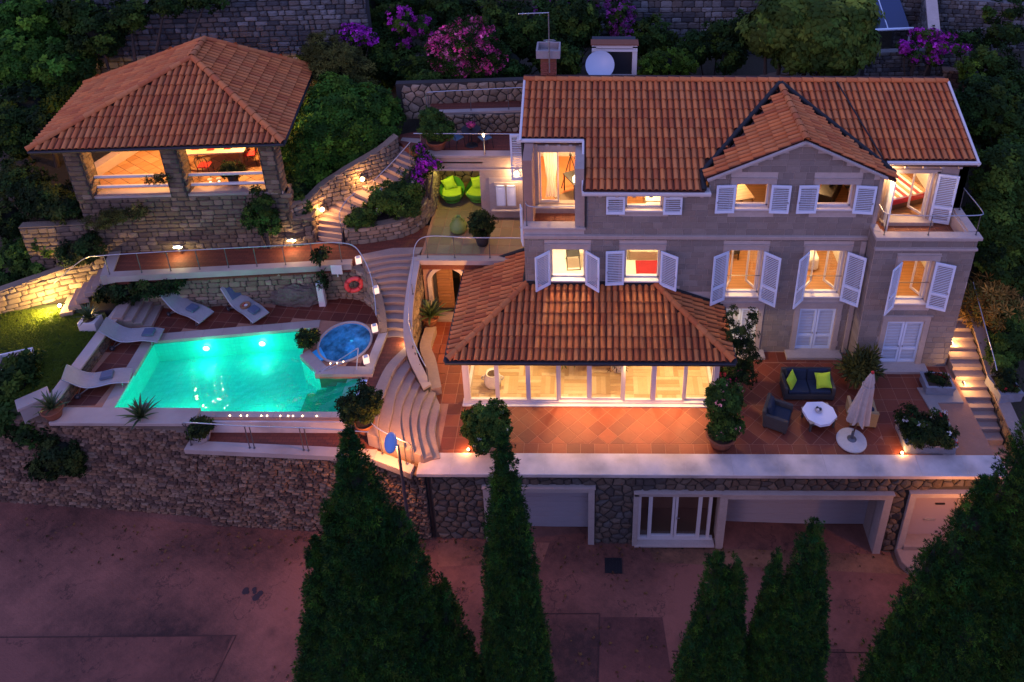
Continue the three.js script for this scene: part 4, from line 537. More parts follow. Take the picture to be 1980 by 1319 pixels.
  part('curtain', (() => { const g = new THREE.PlaneGeometry(0.5, 2.0, 24, 8), p = g.attributes.position; for (let i = 0; i < p.count; i++) { const v = p.getY(i), k = 0.55 + 0.45 * Math.abs(v + 0.35); p.setX(i, p.getX(i) * k); p.setZ(i, 0.03 * Math.sin(p.getX(i) * 60)); } g.computeVertexNormals(); return g.translate(-1.3, 6.42, -24.35); })(), new THREE.MeshPhysicalMaterial({ color: 0xe8dcc8, roughness: 1, transmission: 0.4, thickness: 0, side: THREE.DoubleSide }), bd);
  part('open_leaf', [xf(mergeGeometries(frameGeo(0.68, 2.1, 1).map(boxUV)), -0.36, 6.4, -24.05, 0, -Math.PI / 2 - 0.1)], M.white, bd);
  const rd = part('balcony_door', [bx(1.44, 0.07, 0.1, 11.0, 7.08, -23.5), bx(0.07, 1.9, 0.1, 10.32, 6.15, -23.5), bx(0.07, 1.9, 0.1, 11.68, 6.15, -23.5)], M.white, HOUSE);
  for (const [x, h, a] of [[10.36, 1, 62], [11.64, -1, -58]]) { const f = part('door_leaf', frameGeo(0.62, 1.8, h), M.white, rd); f.position.set(x, 6.15, -23.56); f.rotation.y = R(a); const p = part('pane', bx(0.5, 1.66, 0.006, h * 0.31, 0.01), M.glass, rd); p.position.copy(f.position); p.rotation.y = f.rotation.y; }
  shutter(0.66, 1.95, 11.78, 6.15, -23.3, 0, 1, true).rotation.y = -R(14); shutter(0.66, 1.95, 10.22, 6.15, -23.3, 0, -1, true).rotation.y = R(80);
  shutter(0.6, 1.9, -2.16, 6.7, -24.9, 0, -1, false); shutter(0.34, 1.6, -2.3, 4.6, -23.6, 0, -1, true).rotation.y = -1.3;
  // eaves, gutters, corbels
  const gut = (x0, x1, y, z) => [rbx(x1 - x0, 0.1, 0.12, (x0 + x1) / 2, y, z, 0.02), bx(x1 - x0, 0.12, 0.35, (x0 + x1) / 2, y - 0.07, z - 0.2)];
  part('gutter', [...gut(-0.2, 3.98, 7.08, -22.12), ...gut(-2.42, -0.14, 7.98, -23.92), ...gut(9.9, 13.0, 7.64, -23.15)], M.white, HOUSE);
  for (const [xs, y, z] of [[[0.4, 0.95, 1.5, 2.05, 2.6, 3.15, 3.7], 6.98, -22.32], [[-1.4, -1.0, -0.6], 7.86, -23.98], [[10.6, 11.2, 11.8, 12.4], 7.52, -23.28]]) for (const x of xs) part('corbel', rbx(0.12, 0.1, 0.2, x, y - 0.07, z + 0.02, 0.015), M.trim, HOUSE);
  part('downpipe', [bar([-2.22, 7.9, -23.9], [-2.22, 3.2, -23.9], 0.05, 8), bar([-0.08, 7.0, -22.4], [-0.08, 5.55, -22.4], 0.035, 8)], M.dark, HOUSE);
  part('gable_coping', [rbx(3.36, 0.08, 0.34, 5.37, 8.2, FZ + 0.05, 0.01, 0, 0, Math.atan2(1.42, 2.98)), rbx(3.08, 0.08, 0.34, 8.26, 8.25, FZ + 0.05, 0.01, 0, 0, -Math.atan2(1.42, 2.98))], M.trim, HOUSE);
  // roofs: main slope with two set-back bays and the gabled dormer
  const SL = 0.42, cs = Math.cos(Math.atan(SL)), ey = 7.18, ez = -22.1, vAt = (z) => (ez - z) / cs, roof = part('roof', [bx(15.3, 0.08, 0.5, 5.3, 9.0, -26.6)], M.roofDeck, HOUSE), RZ = -26.4, X0 = -2.28, X1 = 12.9;
  const Lm = [[0, vAt(-23.88)], [2.1, vAt(-23.88)], [2.1, 0], [12.05, 0], [12.05, vAt(-23.1)], [15.18, vAt(-23.1)], [15.18, vAt(RZ)], [0, vAt(RZ)]];
  const dormer = (u, v) => { const x = X0 + u, z = ez - v * cs, y = ey + v * cs * SL; return z > -26.0 && Math.abs(x - 6.88) < 3.12 - (y - 7.32) / 0.535 * 1; };
  const Lcut = [[0, vAt(-23.88)], [2.1, vAt(-23.88)], [2.1, 0], [6.05, 0], [6.05, vAt(-22.85)], [9.16, vAt(-26.2)], [12.2, vAt(-22.85)], [12.2, vAt(-23.1)], [15.18, vAt(-23.1)], [15.18, vAt(RZ)], [0, vAt(RZ)]];
  const items = roofTiles(roof, [X0, ey, ez], [X1, ey, ez], [0, SL, -1], Lcut, 91);
  const yD = 8.97, hw = 3.1, dE = 7.5, dSl = (yD - dE) / hw, dz0 = FZ + 0.12, dzB = -26.05; // dormer planes
  const dr = part('roof', bx(0.1, 0.06, 3.3, 6.88, yD - 0.1, -24.2), M.roofDeck, HOUSE, 'clay tiled dormer roof over the gable');
  const dv = hw * Math.hypot(1, dSl), dl = dz0 - dzB;
  const valley = dl * 0.02;
  const itL = roofTiles(dr, [6.88 - hw, dE, dzB], [6.88 - hw, dE, dz0], [1, dSl, 0], [[dl - valley - 0.05, 0], [dl, 0], [dl, dv], [0.1, dv]], 92), itR = roofTiles(dr, [6.88 + hw, dE, dz0], [6.88 + hw, dE, dzB], [-1, dSl, 0], [[0, 0], [valley + 0.05, 0], [dl - 0.1, dv], [0, dv]], 93);
  pieces(dr, 'roof_tile', [...itL, ...itR], M.roof, 300); pieces(dr, 'ridge_tile', capTiles([6.88, yD + 0.03, dz0 + 0.05], [6.88, yD + 0.03, dzB], 94), M.roof);
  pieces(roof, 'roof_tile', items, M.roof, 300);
  pieces(roof, 'ridge_tile', capTiles([X0 - 0.02, ey + (ez - RZ) * SL + 0.06, RZ - 0.05], [X1, ey + (ez - RZ) * SL + 0.06, RZ - 0.05], 95), M.roof);
  part('roof_back', (() => { const g = new THREE.PlaneGeometry(15.2, 4.6); return xf(g, 5.31, 8.12, -28.5, -Math.PI / 2 - 0.4); })(), M.roofDeck, HOUSE);
  part('verge', [bar([X0 - 0.02, 8.02, -23.85], [X0 - 0.02, 9.06, -26.4], 0.05, 6), bar([X1 + 0.03, 7.66, -23.1], [X1 + 0.03, 9.06, -26.4], 0.05, 6), bar([-0.17, 7.12, -22.1], [-0.17, 7.98, -23.9], 0.045, 6)], M.white, HOUSE);
  part('valley_flashing', [bar([3.72, 7.5, -22.72], [6.86, 9.03, -26.3], 0.1, 6), bar([3.74, 7.2, -22.15], [3.74, 7.52, -22.85], 0.1, 6), bar([10.06, 7.5, -22.75], [6.9, 9.03, -26.3], 0.1, 6), bar([8.9, 9.07, -26.3], [9.75, 7.78, -23.2], 0.035, 4)], M.lead, HOUSE);
  // chimney and its aerial
  const ch = part('chimney', [bx(0.55, 1.3, 0.55, -1.45, 9.2, -26.95)], M.terra, HOUSE); { const it = [], r = rng(96); for (let k = 0; k < 8; k++) for (let i = 0; i < 2; i++) it.push({ g: roofGeo.brick ??= toned(pillow([[-0.5, -0.5], [0.5, -0.5], [0.5, 0.5], [-0.5, 0.5]], 1, 0.05), [0.34, 0.1, 0.06]), M: new THREE.Matrix4().compose(V(-1.58 + i * 0.27 + (k & 1 ? 0.03 : -0.03), 8.95 + k * 0.09, -26.68), new THREE.Quaternion(), V(0.25, 0.075, 0.03)) }); pieces(ch, 'brick', it, M.stone); }
  part('chimney_cap', [bx(0.85, 0.3, 0.06, -1.45, 9.95, -26.62), bx(0.85, 0.3, 0.06, -1.45, 9.95, -27.4), bx(0.06, 0.3, 0.72, -1.85, 9.95, -27.01), bx(0.06, 0.3, 0.72, -1.05, 9.95, -27.01), bx(0.8, 0.06, 0.7, -1.45, 9.83, -27.01)], worn(0.36, 0.31, 0.3), ch);
}
{
  const a = thing('aerial', 'thin metal television aerial with a long arm on the chimney', 'aerial', [-1.4, 9.3, -26.5]);
  part('mast', bar([0, 0, 0], [0, 2.3, 0], 0.025, 6), M.steel, a); part('arm', [bar([-1.05, 2.25, 0], [0.02, 2.3, 0], 0.022, 5), ...[-0.9, -0.7, -0.5, -0.3].map((x) => bar([x, 2.26, -0.14], [x, 2.26, 0.14], 0.008, 4))], M.steel, a); part('loop', xf(new THREE.TorusGeometry(0.22, 0.012, 6, 24), 0.02, 1.25, 0, Math.PI / 2 - 0.3), M.steel, a);
}
// ================================================================ the conservatory
const CONSV = thing('conservatory', 'glazed conservatory with hipped clay tile roof and lit parquet floor', 'conservatory');
{
  const z0 = -20.1, x0 = -4.07, x1 = 4.3, eY = 2.12, eZ = -19.8, sl = 0.36, topZ = FZ + 0.03, tY = eY + (eZ - topZ) * sl;
  part('frame', [bx(8.5, 0.12, 0.18, 0.11, 2.02, z0), bx(8.5, 0.1, 0.2, 0.11, 0.05, z0), bx(0.16, 2, 0.18, x0 + 0.02, 1.02, z0), bx(0.16, 2, 0.18, x1 - 0.02, 1.02, z0), bx(0.1, 0.12, 2.2, x0, 2.02, -21.25), bx(0.1, 0.12, 2.2, x1, 2.02, -21.25), bx(0.1, 0.1, 2.2, x0, 0.05, -21.25), bx(0.1, 0.1, 2.2, x1, 0.05, -21.25), bx(0.12, 2, 0.12, x0, 1.02, -22.3), bx(0.12, 2, 0.12, x1, 1.02, -22.3), bx(8.6, 0.04, 0.34, 0.11, 0.02, z0 + 0.05)], M.white, CONSV);
  const xs = [-3.98, -3.0, -1.96, -0.95, 0.08, 1.2, 2.22, 3.26, 4.22];
  for (let i = 0; i < 8; i++) { const a = xs[i], b = xs[i + 1], w = b - a, dz = [0.05, 0.05, 0.05, -0.03, -0.03, 0.05, 0.05, -0.03][i]; const p = part('sliding_door', [bx(0.07, 1.84, 0.05, a + 0.035, 1.02, z0 + dz), bx(0.07, 1.84, 0.05, b - 0.035, 1.02, z0 + dz), bx(w - 0.14, 0.06, 0.05, (a + b) / 2, 1.91, z0 + dz), bx(w - 0.14, 0.08, 0.05, (a + b) / 2, 0.14, z0 + dz)], M.white, CONSV); part('pane', bx(w - 0.14, 1.7, 0.006, (a + b) / 2, 1.03, z0 + dz), M.glass, p); }
  for (const x of [-1.98, 0.06, 2.2]) part('post', bx(0.14, 2, 0.14, x, 1.02, z0 - 0.09), M.white, CONSV);
  for (const x of [x0, x1]) part('pane', bx(0.008, 1.85, 2.05, x, 1.03, -21.2), M.glass, CONSV);
  part('ceiling', [bx(8.2, 0.04, 2.4, 0.11, 2.1, -21.3)], M.whiteWall, CONSV);
  part('soffit', [bx(9.3, 0.03, 0.36, 0.1, 2.09, -19.96), bx(0.5, 0.03, 2.4, -4.28, 2.09, -21.3), bx(0.45, 0.03, 2.4, 4.5, 2.09, -21.3)], M.whiteWall, CONSV);
  const fl = part('floor', bx(8.3, 0.03, 2.6, 0.11, 0.03, -21.4), M.tan, CONSV);
  { // herringbone oak
    const w = 0.16, L = 0.8, r = rng(62), items = [], reg = [[x0 + 0.1, -22.7], [x1 - 0.1, -22.7], [x1 - 0.1, z0 - 0.08], [x0 + 0.1, z0 - 0.08]], down = new THREE.Matrix4().makeRotationX(-Math.PI / 2).setPosition(0, 0.045, 0), tn = [[0.5, 0.34, 0.17], [0.58, 0.41, 0.22], [0.44, 0.29, 0.14], [0.62, 0.46, 0.27]];
    for (let i = -9; i < 9; i++) for (let j = -6; j < 6; j++) for (let k = 0; k < 5; k++) { // blocks of five boards, turned by turns
      const cx = i * L, cz = -21.2 + j * L, odd = (i + j) & 1; const q = odd ? [[cx, cz + k * w], [cx + L, cz + k * w], [cx + L, cz + k * w + w], [cx, cz + k * w + w]] : [[cx + k * w, cz], [cx + k * w + w, cz], [cx + k * w + w, cz + L], [cx + k * w, cz + L]];
      const p = clipConvex(q, reg); if (p.length < 3) continue; const s = inset(p.map(([x, z]) => [x, -z]), 0.003); if (s.length < 3) continue; items.push({ g: toned(pillow(s, 0.008, 0.003), tn[Math.floor(r() * 4)]), M: down, hid: cz < -22 });
    }
    pieces(fl, 'floorboard', items, M.oak, 260);
  }
  const roof = part('roof', bx(0.2, 0.02, 0.2, 0, 2.4, -21), M.roofDeck, CONSV);
  const L = -4.56, Rr = 4.76, hl = -2.13, hr = 2.35, run = eZ - topZ, sv = Math.hypot(1, sl);
  const fr = roofTiles(roof, [L, eY, eZ], [Rr, eY, eZ], [0, sl, -1], [[0, 0], [Rr - L, 0], [hr - L, run * sv], [hl - L, run * sv]], 101);
  const slL = (tY - eY) / (hl - L), slR = (tY - eY) / (Rr - hr), bz = -24.3;
  const li = roofTiles(roof, [L, eY, bz], [L, eY, eZ], [1, slL, 0], [[0, 0], [eZ - bz, 0], [topZ - bz, (hl - L) * Math.hypot(1, slL)], [0.1, (hl - L) * Math.hypot(1, slL)]], 102);
  const ri = roofTiles(roof, [Rr, eY, eZ], [Rr, eY, topZ], [-1, slR, 0], [[0, 0], [run, 0], [run, (Rr - hr) * Math.hypot(1, slR)]], 103);
  pieces(roof, 'roof_tile', [...fr, ...li, ...ri], M.roof, 300);
  pieces(roof, 'hip_tile', [...capTiles([L + 0.05, eY + 0.07, eZ - 0.04], [hl, tY + 0.07, topZ], 104), ...capTiles([Rr - 0.05, eY + 0.07, eZ - 0.04], [hr, tY + 0.07, topZ], 105)], M.roof);
  part('flashing', [bx(hr - hl, 0.14, 0.06, (hl + hr) / 2, tY + 0.1, topZ + 0.03), bar([hr, tY + 0.1, topZ + 0.02], [Rr, eY + 0.1, topZ + 0.02], 0.07, 4), bar([-2.2, tY + 0.1, topZ], [-2.2, tY + 0.12, bz], 0.06, 4), bar([L, eY + 0.1, bz], [-2.2, tY + 0.12, bz], 0.08, 4)], M.lead, CONSV);
  part('gutter', [rbx(Rr - L + 0.1, 0.09, 0.12, (L + Rr) / 2, eY - 0.03, eZ + 0.05, 0.02), rbx(0.12, 0.09, eZ - bz, L - 0.05, eY - 0.03, (eZ + bz) / 2, 0.02), rbx(0.12, 0.09, run, Rr + 0.05, eY - 0.03, (eZ + topZ) / 2, 0.02)], M.dark, CONSV);
  for (const x of [-2.9, -0.5, 1.9, 3.7]) { const d = part('downlight', cyl(0.07, 0.07, 0.02, x, 2.07, -21.1, 14), M_bulb, CONSV); d.userData.label = 'round ceiling downlight'; lampLight(CONSV, x, 2.0, -21.1, [1, 0.66, 0.3], 5.4, 5); }
  for (const x of [-0.45, 1.25, 2.9]) { part('soffit_light', cyl(0.05, 0.05, 0.02, x, 2.065, -19.93, 12), M_bulb, CONSV); spotLight(CONSV, [x, 2.04, -19.93], [x, 0, -19.25], [1, 0.45, 0.16], 15, 40, 1, 2); }
}
// ================================================================ the pavilion
const PAV = thing('pavilion', 'open stone pavilion with hipped clay roof above the pool path, lit orange inside', 'pavilion');
{
  const FL = [-19.1, 7.45, -23.95], FR = [-10.6, 7.45, -24.55], BR = [-11.4, 7.45, -30.7], BL = [-19.95, 7.45, -29.05], R1 = [-14.66, 9.32, -27.5], R2 = [-14.92, 9.32, -29.2];
  const roof = part('roof', bx(0.2, 0.05, 1, -14.8, 9.1, -28.3), M.roofDeck, PAV), all = [];
  const face = (a, b, tops, seed) => { const A = V(...a), B = V(...b), U = B.clone().sub(A).normalize(), T = V(...tops[0]).sub(A), perp = T.clone().addScaledVector(U, -T.dot(U)), Wd = perp.clone().normalize(); const loc = (p) => { const d = V(...p).sub(A); return [d.dot(U), d.dot(Wd)]; }; all.push(...roofTiles(roof, a, b, Wd.toArray(), [[0, 0], [A.distanceTo(B), 0], ...tops.map(loc)], seed)); };
  face(FL, FR, [R1], 111); face(FR, BR, [R2, R1], 112); face(BL, FL, [R1, R2], 113); face(BR, BL, [R2], 114);
  pieces(roof, 'roof_tile', all, M.roof, 300);
  const up = (p, d = 0.07) => [p[0], p[1] + d, p[2]];
  pieces(roof, 'hip_tile', [...capTiles(up(FL), up(R1), 115), ...capTiles(up(FR), up(R1), 116), ...capTiles(up(BR), up(R2), 117), ...capTiles(up(BL), up(R2), 118), ...capTiles(up(R1, 0.09), up(R2, 0.09), 119)], M.roof, 200);
  part('eave_board', [bar(up(FL, -0.05), up(FR, -0.05), 0.07, 4), bar(up(FR, -0.05), up(BR, -0.05), 0.07, 4), bar(up(FL, -0.05), up(BL, -0.05), 0.07, 4)], M.dark, PAV);
  part('ceiling', prism([[-18.6, -24.3], [-11.1, -24.85], [-11.8, -30.2], [-19.4, -28.7]], 7.28, 7.32), M.wood, PAV);
  const fy = 5.15; part('floor', prism([[-18.3, -24.75], [-11.25, -25.15], [-11.9, -29.8], [-18.9, -28.6]], fy - 0.3, fy), M.mortar, PAV);
  floorTiles(PAV.children.at(-1), 'floor_tile', [[-18.2, -24.85], [-11.35, -25.25], [-11.95, -29.6], [-18.75, -28.5]], fy + 0.012, 0.4, 0.6, 121, [[0.42, 0.22, 0.1], [0.38, 0.19, 0.08], [0.46, 0.25, 0.12]], null, M.tile, 150);
  const B = blocks('warm', 1, 77), r = rng(122);
  const post = (x, z, w = 0.55) => { const p = part('pillar', bx(w - 0.06, 2.2, w - 0.06, x, fy + 1.05, z), M.mortar, PAV), it = []; for (let y = fy, k = 0; y < fy + 2.1; y += 0.2, k++) for (const [dx, dz, ry] of [[0, 1, 0], [1, 0, Math.PI / 2], [-1, 0, -Math.PI / 2]]) for (const h of k & 1 ? [[-0.13, 0.5], [0.32 * 0.5 + 0.0, 0.3]] : [[0.12, 0.5], [-0.16, 0.3]]) { const off = h[0] * w, L = w * (h[1] + 0.1) - 0.02; const q = new THREE.Quaternion().setFromEuler(new THREE.Euler(0, ry, 0)), t = V(off, 0, 0).applyQuaternion(q); it.push({ g: B[Math.floor(r() * B.length)], M: new THREE.Matrix4().compose(V(x + dx * (w / 2 - 0.05) + t.x, y + 0.1, z + dz * (w / 2 - 0.05) + t.z), q, V(L, 0.185, 0.06)) }); } pieces(p, 'stone', it, M.stone, 90); };
  post(-18.05, -24.75, 0.66); post(-14.75, -24.95, 0.66); post(-11.4, -25.15, 0.62); post(-18.6, -28.3); post(-12.0, -29.5);
  for (const [a, b] of [[[-17.7, -24.8], [-15.05, -24.95]], [[-14.4, -24.98], [-11.7, -25.15]]]) for (const y of [0.3, 0.72]) part('rail', (() => { const g = bar([a[0], fy + y, a[1]], [b[0], fy + y, b[1]], 0.075, 4); return g; })(), M.white, PAV);
  part('sill', ribbon([[-18.35, -24.6, 0, 0], [-11.1, -25.0, 0, 0]], -0.35, 0.12, () => fy - 0.02, () => fy + 0.08), M.coping, PAV);
  part('back_ledge', [bx(3.5, 0.4, 0.35, -14.5, fy + 0.2, -28.9, 0, 0.1), bx(0.4, 0.4, 3.2, -18.2, fy + 0.2, -27.0, 0, -0.3)], M.plaster, PAV);
  for (const [x, z] of [[-16.4, -26.6], [-13.2, -27.0]]) { part('ceiling_lamp', [cyl(0.14, 0.14, 0.08, x, 7.22, z, 16)], M_amber, PAV); lampLight(PAV, x, 7.05, z, [1, 0.5, 0.16], 14, 6); }
}
stoneWall('retaining_wall', 'tall wall of squared stones under the pavilion, behind the upper path', [[-18.35, -24.5, 2.6, 5.1], [-11.0, -24.95, 2.6, 5.1], [-11.05, -25.6, 2.6, 5.1]], { seed: 26, sw: 0.36, sh: 0.2, thick: 0.35 });
stoneWall('retaining_wall', 'lower wall of squared stones left of the pavilion, beside dark shrubs', [[-20.6, -24.2, 1.6, 4.1], [-18.3, -24.42, 2.6, 4.1]], { seed: 27, sw: 0.36, sh: 0.2, thick: 0.3 });
stoneWall('retaining_wall', 'short wall of squared stones right of the pavilion, ending at the lit stair', [[-11.0, -24.9, 2.6, 4.0], [-10.35, -25.15, 2.6, 3.9], [-10.3, -25.7, 2.8, 3.9]], { seed: 29, sw: 0.34, sh: 0.2, thick: 0.3 });
// ================================================================ the hillside behind: walls, upper terrace, stairs
stoneWall('retaining_wall', 'big blue-grey block wall on the hillside behind the pavilion', [[-26.5, -31.0, 4.0, 10.4], [-19, -31.6, 4.2, 11], [-9.4, -32.4, 4.5, 11]], { tones: 'grey', sw: 0.42, sh: 0.25, seed: 41, depth: 0.1, gap: 0.03, thick: 0.6 });
stoneWall('retaining_wall', 'grey block wall high behind the main roof, left of the broad-leaved tree', [[0.5, -36.6, 4.5, 9.2], [9.2, -36.9, 4.5, 9.4]], { tones: 'grey', sw: 0.45, sh: 0.28, seed: 42, depth: 0.08, thick: 0.6 });
stoneWall('retaining_wall', 'small rubble wall peeping out behind the roof ridge left of the broad-leaved tree', smoothPath([[5.2, -31.7, 5, 6.15], [6.6, -31.5, 5, 6.3], [7.5, -31.4, 5, 6.75], [8.6, -31.5, 5, 6.9]], 10), { tones: 'warm', sw: 0.3, sh: 0.22, seed: 43 });
stoneWall('retaining_wall', 'grey rubble wall with purple bougainvillea, behind the right end of the roof', [[12.3, -33.0, 4.5, 7.2], [17.0, -33.4, 4.5, 7.3]], { tones: 'grey', sw: 0.34, sh: 0.22, seed: 44, depth: 0.08 });
stoneWall('retaining_wall', 'long grey rubble wall at the top right corner, stepping down to the right', [[14.8, -36.6, 5, 8.6], [20.5, -36.0, 5, 8.4], [26, -35.5, 5, 9]], { tones: 'grey', sw: 0.34, sh: 0.2, seed: 45, depth: 0.08 });
stoneWall('retaining_wall', 'brownish rubble wall right of the bougainvillea, lower than the top corner wall', [[15.6, -32.6, 3, 6.6], [19.5, -31.6, 3, 6.7], [24, -30.5, 3, 6.9]], { tones: 'rough', sw: 0.32, sh: 0.18, seed: 46, depth: 0.08 });
stoneWall('retaining_wall', 'rubble side wall rising beside the solar panels', [[15.0, -33.2, 5, 8.2], [15.9, -36.8, 6, 9.4]].reverse(), { tones: 'grey', sw: 0.32, sh: 0.22, seed: 47, depth: 0.08, coping: 0.08, copMat: M.trim });
{
  const s = thing('solar_canopy', 'dark blue solar panels on a pale frame above a terrace at the top right', 'solar panels', [13.2, 7.9, -35.6], 0.05);
  for (const k of [-1, 0, 1]) part('solar_panel', rbx(1.02, 0.05, 2.2, k * 1.06, 0.2, -0.2, 0.01, 0.5), M.panel, s);
  part('frame', [bar([-1.7, -0.38, 0.82], [1.7, -0.28, 0.82], 0.07, 6), bar([-0.53, -0.3, 0.8], [-0.53, 0.75, -1.15], 0.03, 4), bar([0.53, -0.3, 0.8], [0.53, 0.75, -1.15], 0.03, 4), bar([-1.6, -2, 0.8], [-1.6, -0.3, 0.8], 0.05, 6), bar([1.6, -2, 0.8], [1.6, -0.3, 0.8], 0.05, 6)], M.shutter, s);
}
{ // upper terrace at 5.6, its front beam and the niche under it, annex wall with closed shutters
  const Z = -26.8;
  const t = struct('upper_terrace', [prism([[-6.5, Z - 0.06], [-2.3, Z - 0.06], [-2.3, -29.2], [-6.2, -29.0], [-7.6, -28.4], [-7.5, -27.9]], 5.35, 5.59)], M.brick);
  const w = thing('annex', 'pale annex wall with closed shutters beside a niche with two lime chairs', 'building');
  part('wall', xf(wallPlate([[-4.2, 2.75], [-2.25, 2.75], [-2.25, 5.57], [-6.4, 5.57], [-6.4, 4.92], [-4.2, 4.92]], [], 0.4), 0, 0, Z), M.plaster, w);
  part('beam_ledge', rbx(4.2, 0.12, 0.4, -4.35, 5.62, Z - 0.1, 0.02), M.coping, w); part('string_course', bx(4.1, 0.07, 0.06, -4.35, 5.02, Z + 0.02), M.trim, w); part('side_wall', bx(0.3, 2.6, 2.6, -4.05, 4.0, -28.2), M.plaster, w);
  part('ceiling', bx(2.3, 0.06, 2.6, -5.2, 5.3, -28.1), M.plaster, w);
  const sh = part('shuttered_window', [bx(0.9, 1.15, 0.06, -3.2, 3.85, Z + 0.03), bx(1.3, 1.55, 0.03, -3.2, 3.85, Z + 0.01), rbx(1.2, 0.08, 0.2, -3.2, 3.16, Z + 0.08)], M.trim, w);
  for (const s of [-1, 1]) { const l = part('shutter', [bx(0.04, 0.95, 0.04, -3.2 + s * 0.36, 3.85, Z + 0.09), bx(0.04, 0.95, 0.04, -3.2 + s * 0.05, 3.85, Z + 0.09), bx(0.34, 0.05, 0.04, -3.2 + s * 0.2, 4.3, Z + 0.09), bx(0.34, 0.05, 0.04, -3.2 + s * 0.2, 3.4, Z + 0.09)], M.shutter, sh); part('louvres', Array.from({ length: 15 }, (_, i) => bx(0.3, 0.012, 0.045, -3.2 + s * 0.2, 3.45 + i * 0.058, Z + 0.085, 0.65)), M.shutter, l); }
  const back = thing('niche_wall', 'rounded rubble wall at the back of the niche behind the lime chairs', 'stone wall', [0, 0, -29.35]);
  part('core', bx(4.4, 2.8, 0.3, -4.6, 4.1, -0.2), M.mortar, back); rubble(back, -6.6, 2.75, -2.4, 5.4, 0.45, [], 48, STONE_T.pale);
  const lowr = thing('garden_wall', 'polygonal rubble wall under the brick walkway above the upper terrace', 'stone wall', [0, 0, -28.9], 0.05); part('core', bx(4.0, 0.95, 0.3, -4.2, 5.87, -0.16), M.mortar, lowr); rubble(lowr, -6.1, 5.5, -2.4, 6.42, 0.36, [], 49, STONE_T.pale);
  struct('upper_walkway', prism([[-6.3, -28.95], [-2.4, -29.25], [-2.4, -30.15], [-6.5, -29.8]], 6.2, 6.4), M.brick); struct('walkway_edge', ribbon([[-6.35, -28.75, 0, 0], [-2.4, -29.05, 0, 0]], -0.15, 0.12, () => 6.36, () => 6.46), M.coping);
  const up = thing('garden_wall', 'polygonal rubble wall behind the upper brick walkway, below the dark hillside bushes', 'stone wall', [0, 0, -30.1], 0.08); part('core', bx(5.8, 1.6, 0.3, -4.9, 6.52, -0.16), M.mortar, up); rubble(up, -7.6, 5.7, -2.2, 7.3, 0.4, [], 50, STONE_T.pale);
}
{ // winding stair from the path up to the upper terrace
  const st = thing('winding_stairs', 'narrow winding stone stairs climbing past a planter to the upper terrace, lit by two lamps', 'steps');
  const R1 = new THREE.CatmullRomCurve3([[-9.3, 2.75, -25.05], [-9.3, 3.2, -25.45], [-9.1, 3.6, -25.7], [-8.35, 4.1, -25.85], [-7.6, 4.5, -26.3], [-6.95, 5.0, -26.75], [-6.7, 5.4, -27.2], [-6.6, 5.6, -28.1]].map((p) => V(...p)), false, 'centripetal'), L1 = new THREE.CatmullRomCurve3([[-10.24, 2.75, -25.3], [-10.4, 3.2, -25.64], [-10.14, 3.6, -26.2], [-9.34, 4.1, -26.5], [-8.44, 4.5, -26.95], [-7.72, 5.0, -27.3], [-7.46, 5.4, -27.6], [-7.4, 5.6, -28.2]].map((p) => V(...p)), false, 'centripetal');
  const n = 18; for (let i = 0; i < n; i++) { const a = R1.getPoint(i / n), b = R1.getPoint((i + 1) / n), c = L1.getPoint((i + 1) / n), d = L1.getPoint(i / n), y = 2.75 + (i + 1) * 2.85 / n; part('step', prism([[a.x, a.z], [b.x, b.z], [c.x, c.z], [d.x, d.z]], y - 0.75, y, 0.01), M.step, st); }
  const wp = smoothPath([[-11.1, -25.0, 3.4, 4.5], [-10.5, -25.6, 3.2, 4.4], [-10.0, -26.1, 3.4, 4.75], [-9.3, -26.4, 3.9, 5.15], [-8.44, -26.85, 4.2, 5.5], [-7.8, -27.2, 4.7, 5.8], [-7.4, -27.6, 5, 6.0]], 26);
  stoneWall('curved_wall', 'curved wall of squared stones along the left of the winding stairs, under the big leafy tree', wp, { tones: 'pale', seed: 61, sw: 0.3, sh: 0.18, thick: 0.3 });
  const pl = smoothPath([[-9.15, -25.05, 2.7, 3.45], [-8.0, -25.25, 2.7, 3.45], [-6.95, -25.65, 2.7, 3.5], [-6.35, -26.4, 2.7, 3.7], [-6.25, -27.4, 2.7, 4.3]], 24);
  stoneWall('planter_wall', 'curved planter wall of squared stones between the winding stairs and the patio', pl, { tones: 'pale', seed: 62, sw: 0.34, sh: 0.19, thick: 0.3 });
  struct('planter_soil', prism([[-9.2, -25.2], [-8.0, -25.4], [-6.95, -25.8], [-6.5, -26.5], [-6.5, -27.0], [-6.95, -26.7], [-7.6, -26.3], [-8.4, -25.95], [-9.1, -25.75]], 2.6, 3.4), M.soil);
  stoneWall('curved_wall', 'tall curved stone wall left of the lime chairs, with bougainvillea on top', smoothPath([[-6.55, -26.55, 2.75, 5.3], [-6.2, -26.9, 2.75, 5.5], [-6.15, -27.6, 2.75, 5.5], [-6.2, -29.0, 2.75, 5.5]], 12), { tones: 'pale', seed: 63, sw: 0.3, sh: 0.19, thick: 0.35 });
}
stoneWall('garden_wall', 'stone wall beside the lawn, brightly lit yellow by a ground spotlight', [[-23, -22.0, 1.0, 2.0], [-21.3, -23.0, 1.05, 2.1], [-19.4, -24.0, 1.1, 2.35], [-18.0, -24.45, 1.5, 2.7]], { tones: 'pale', seed: 64, sw: 0.36, sh: 0.2, thick: 0.3 });
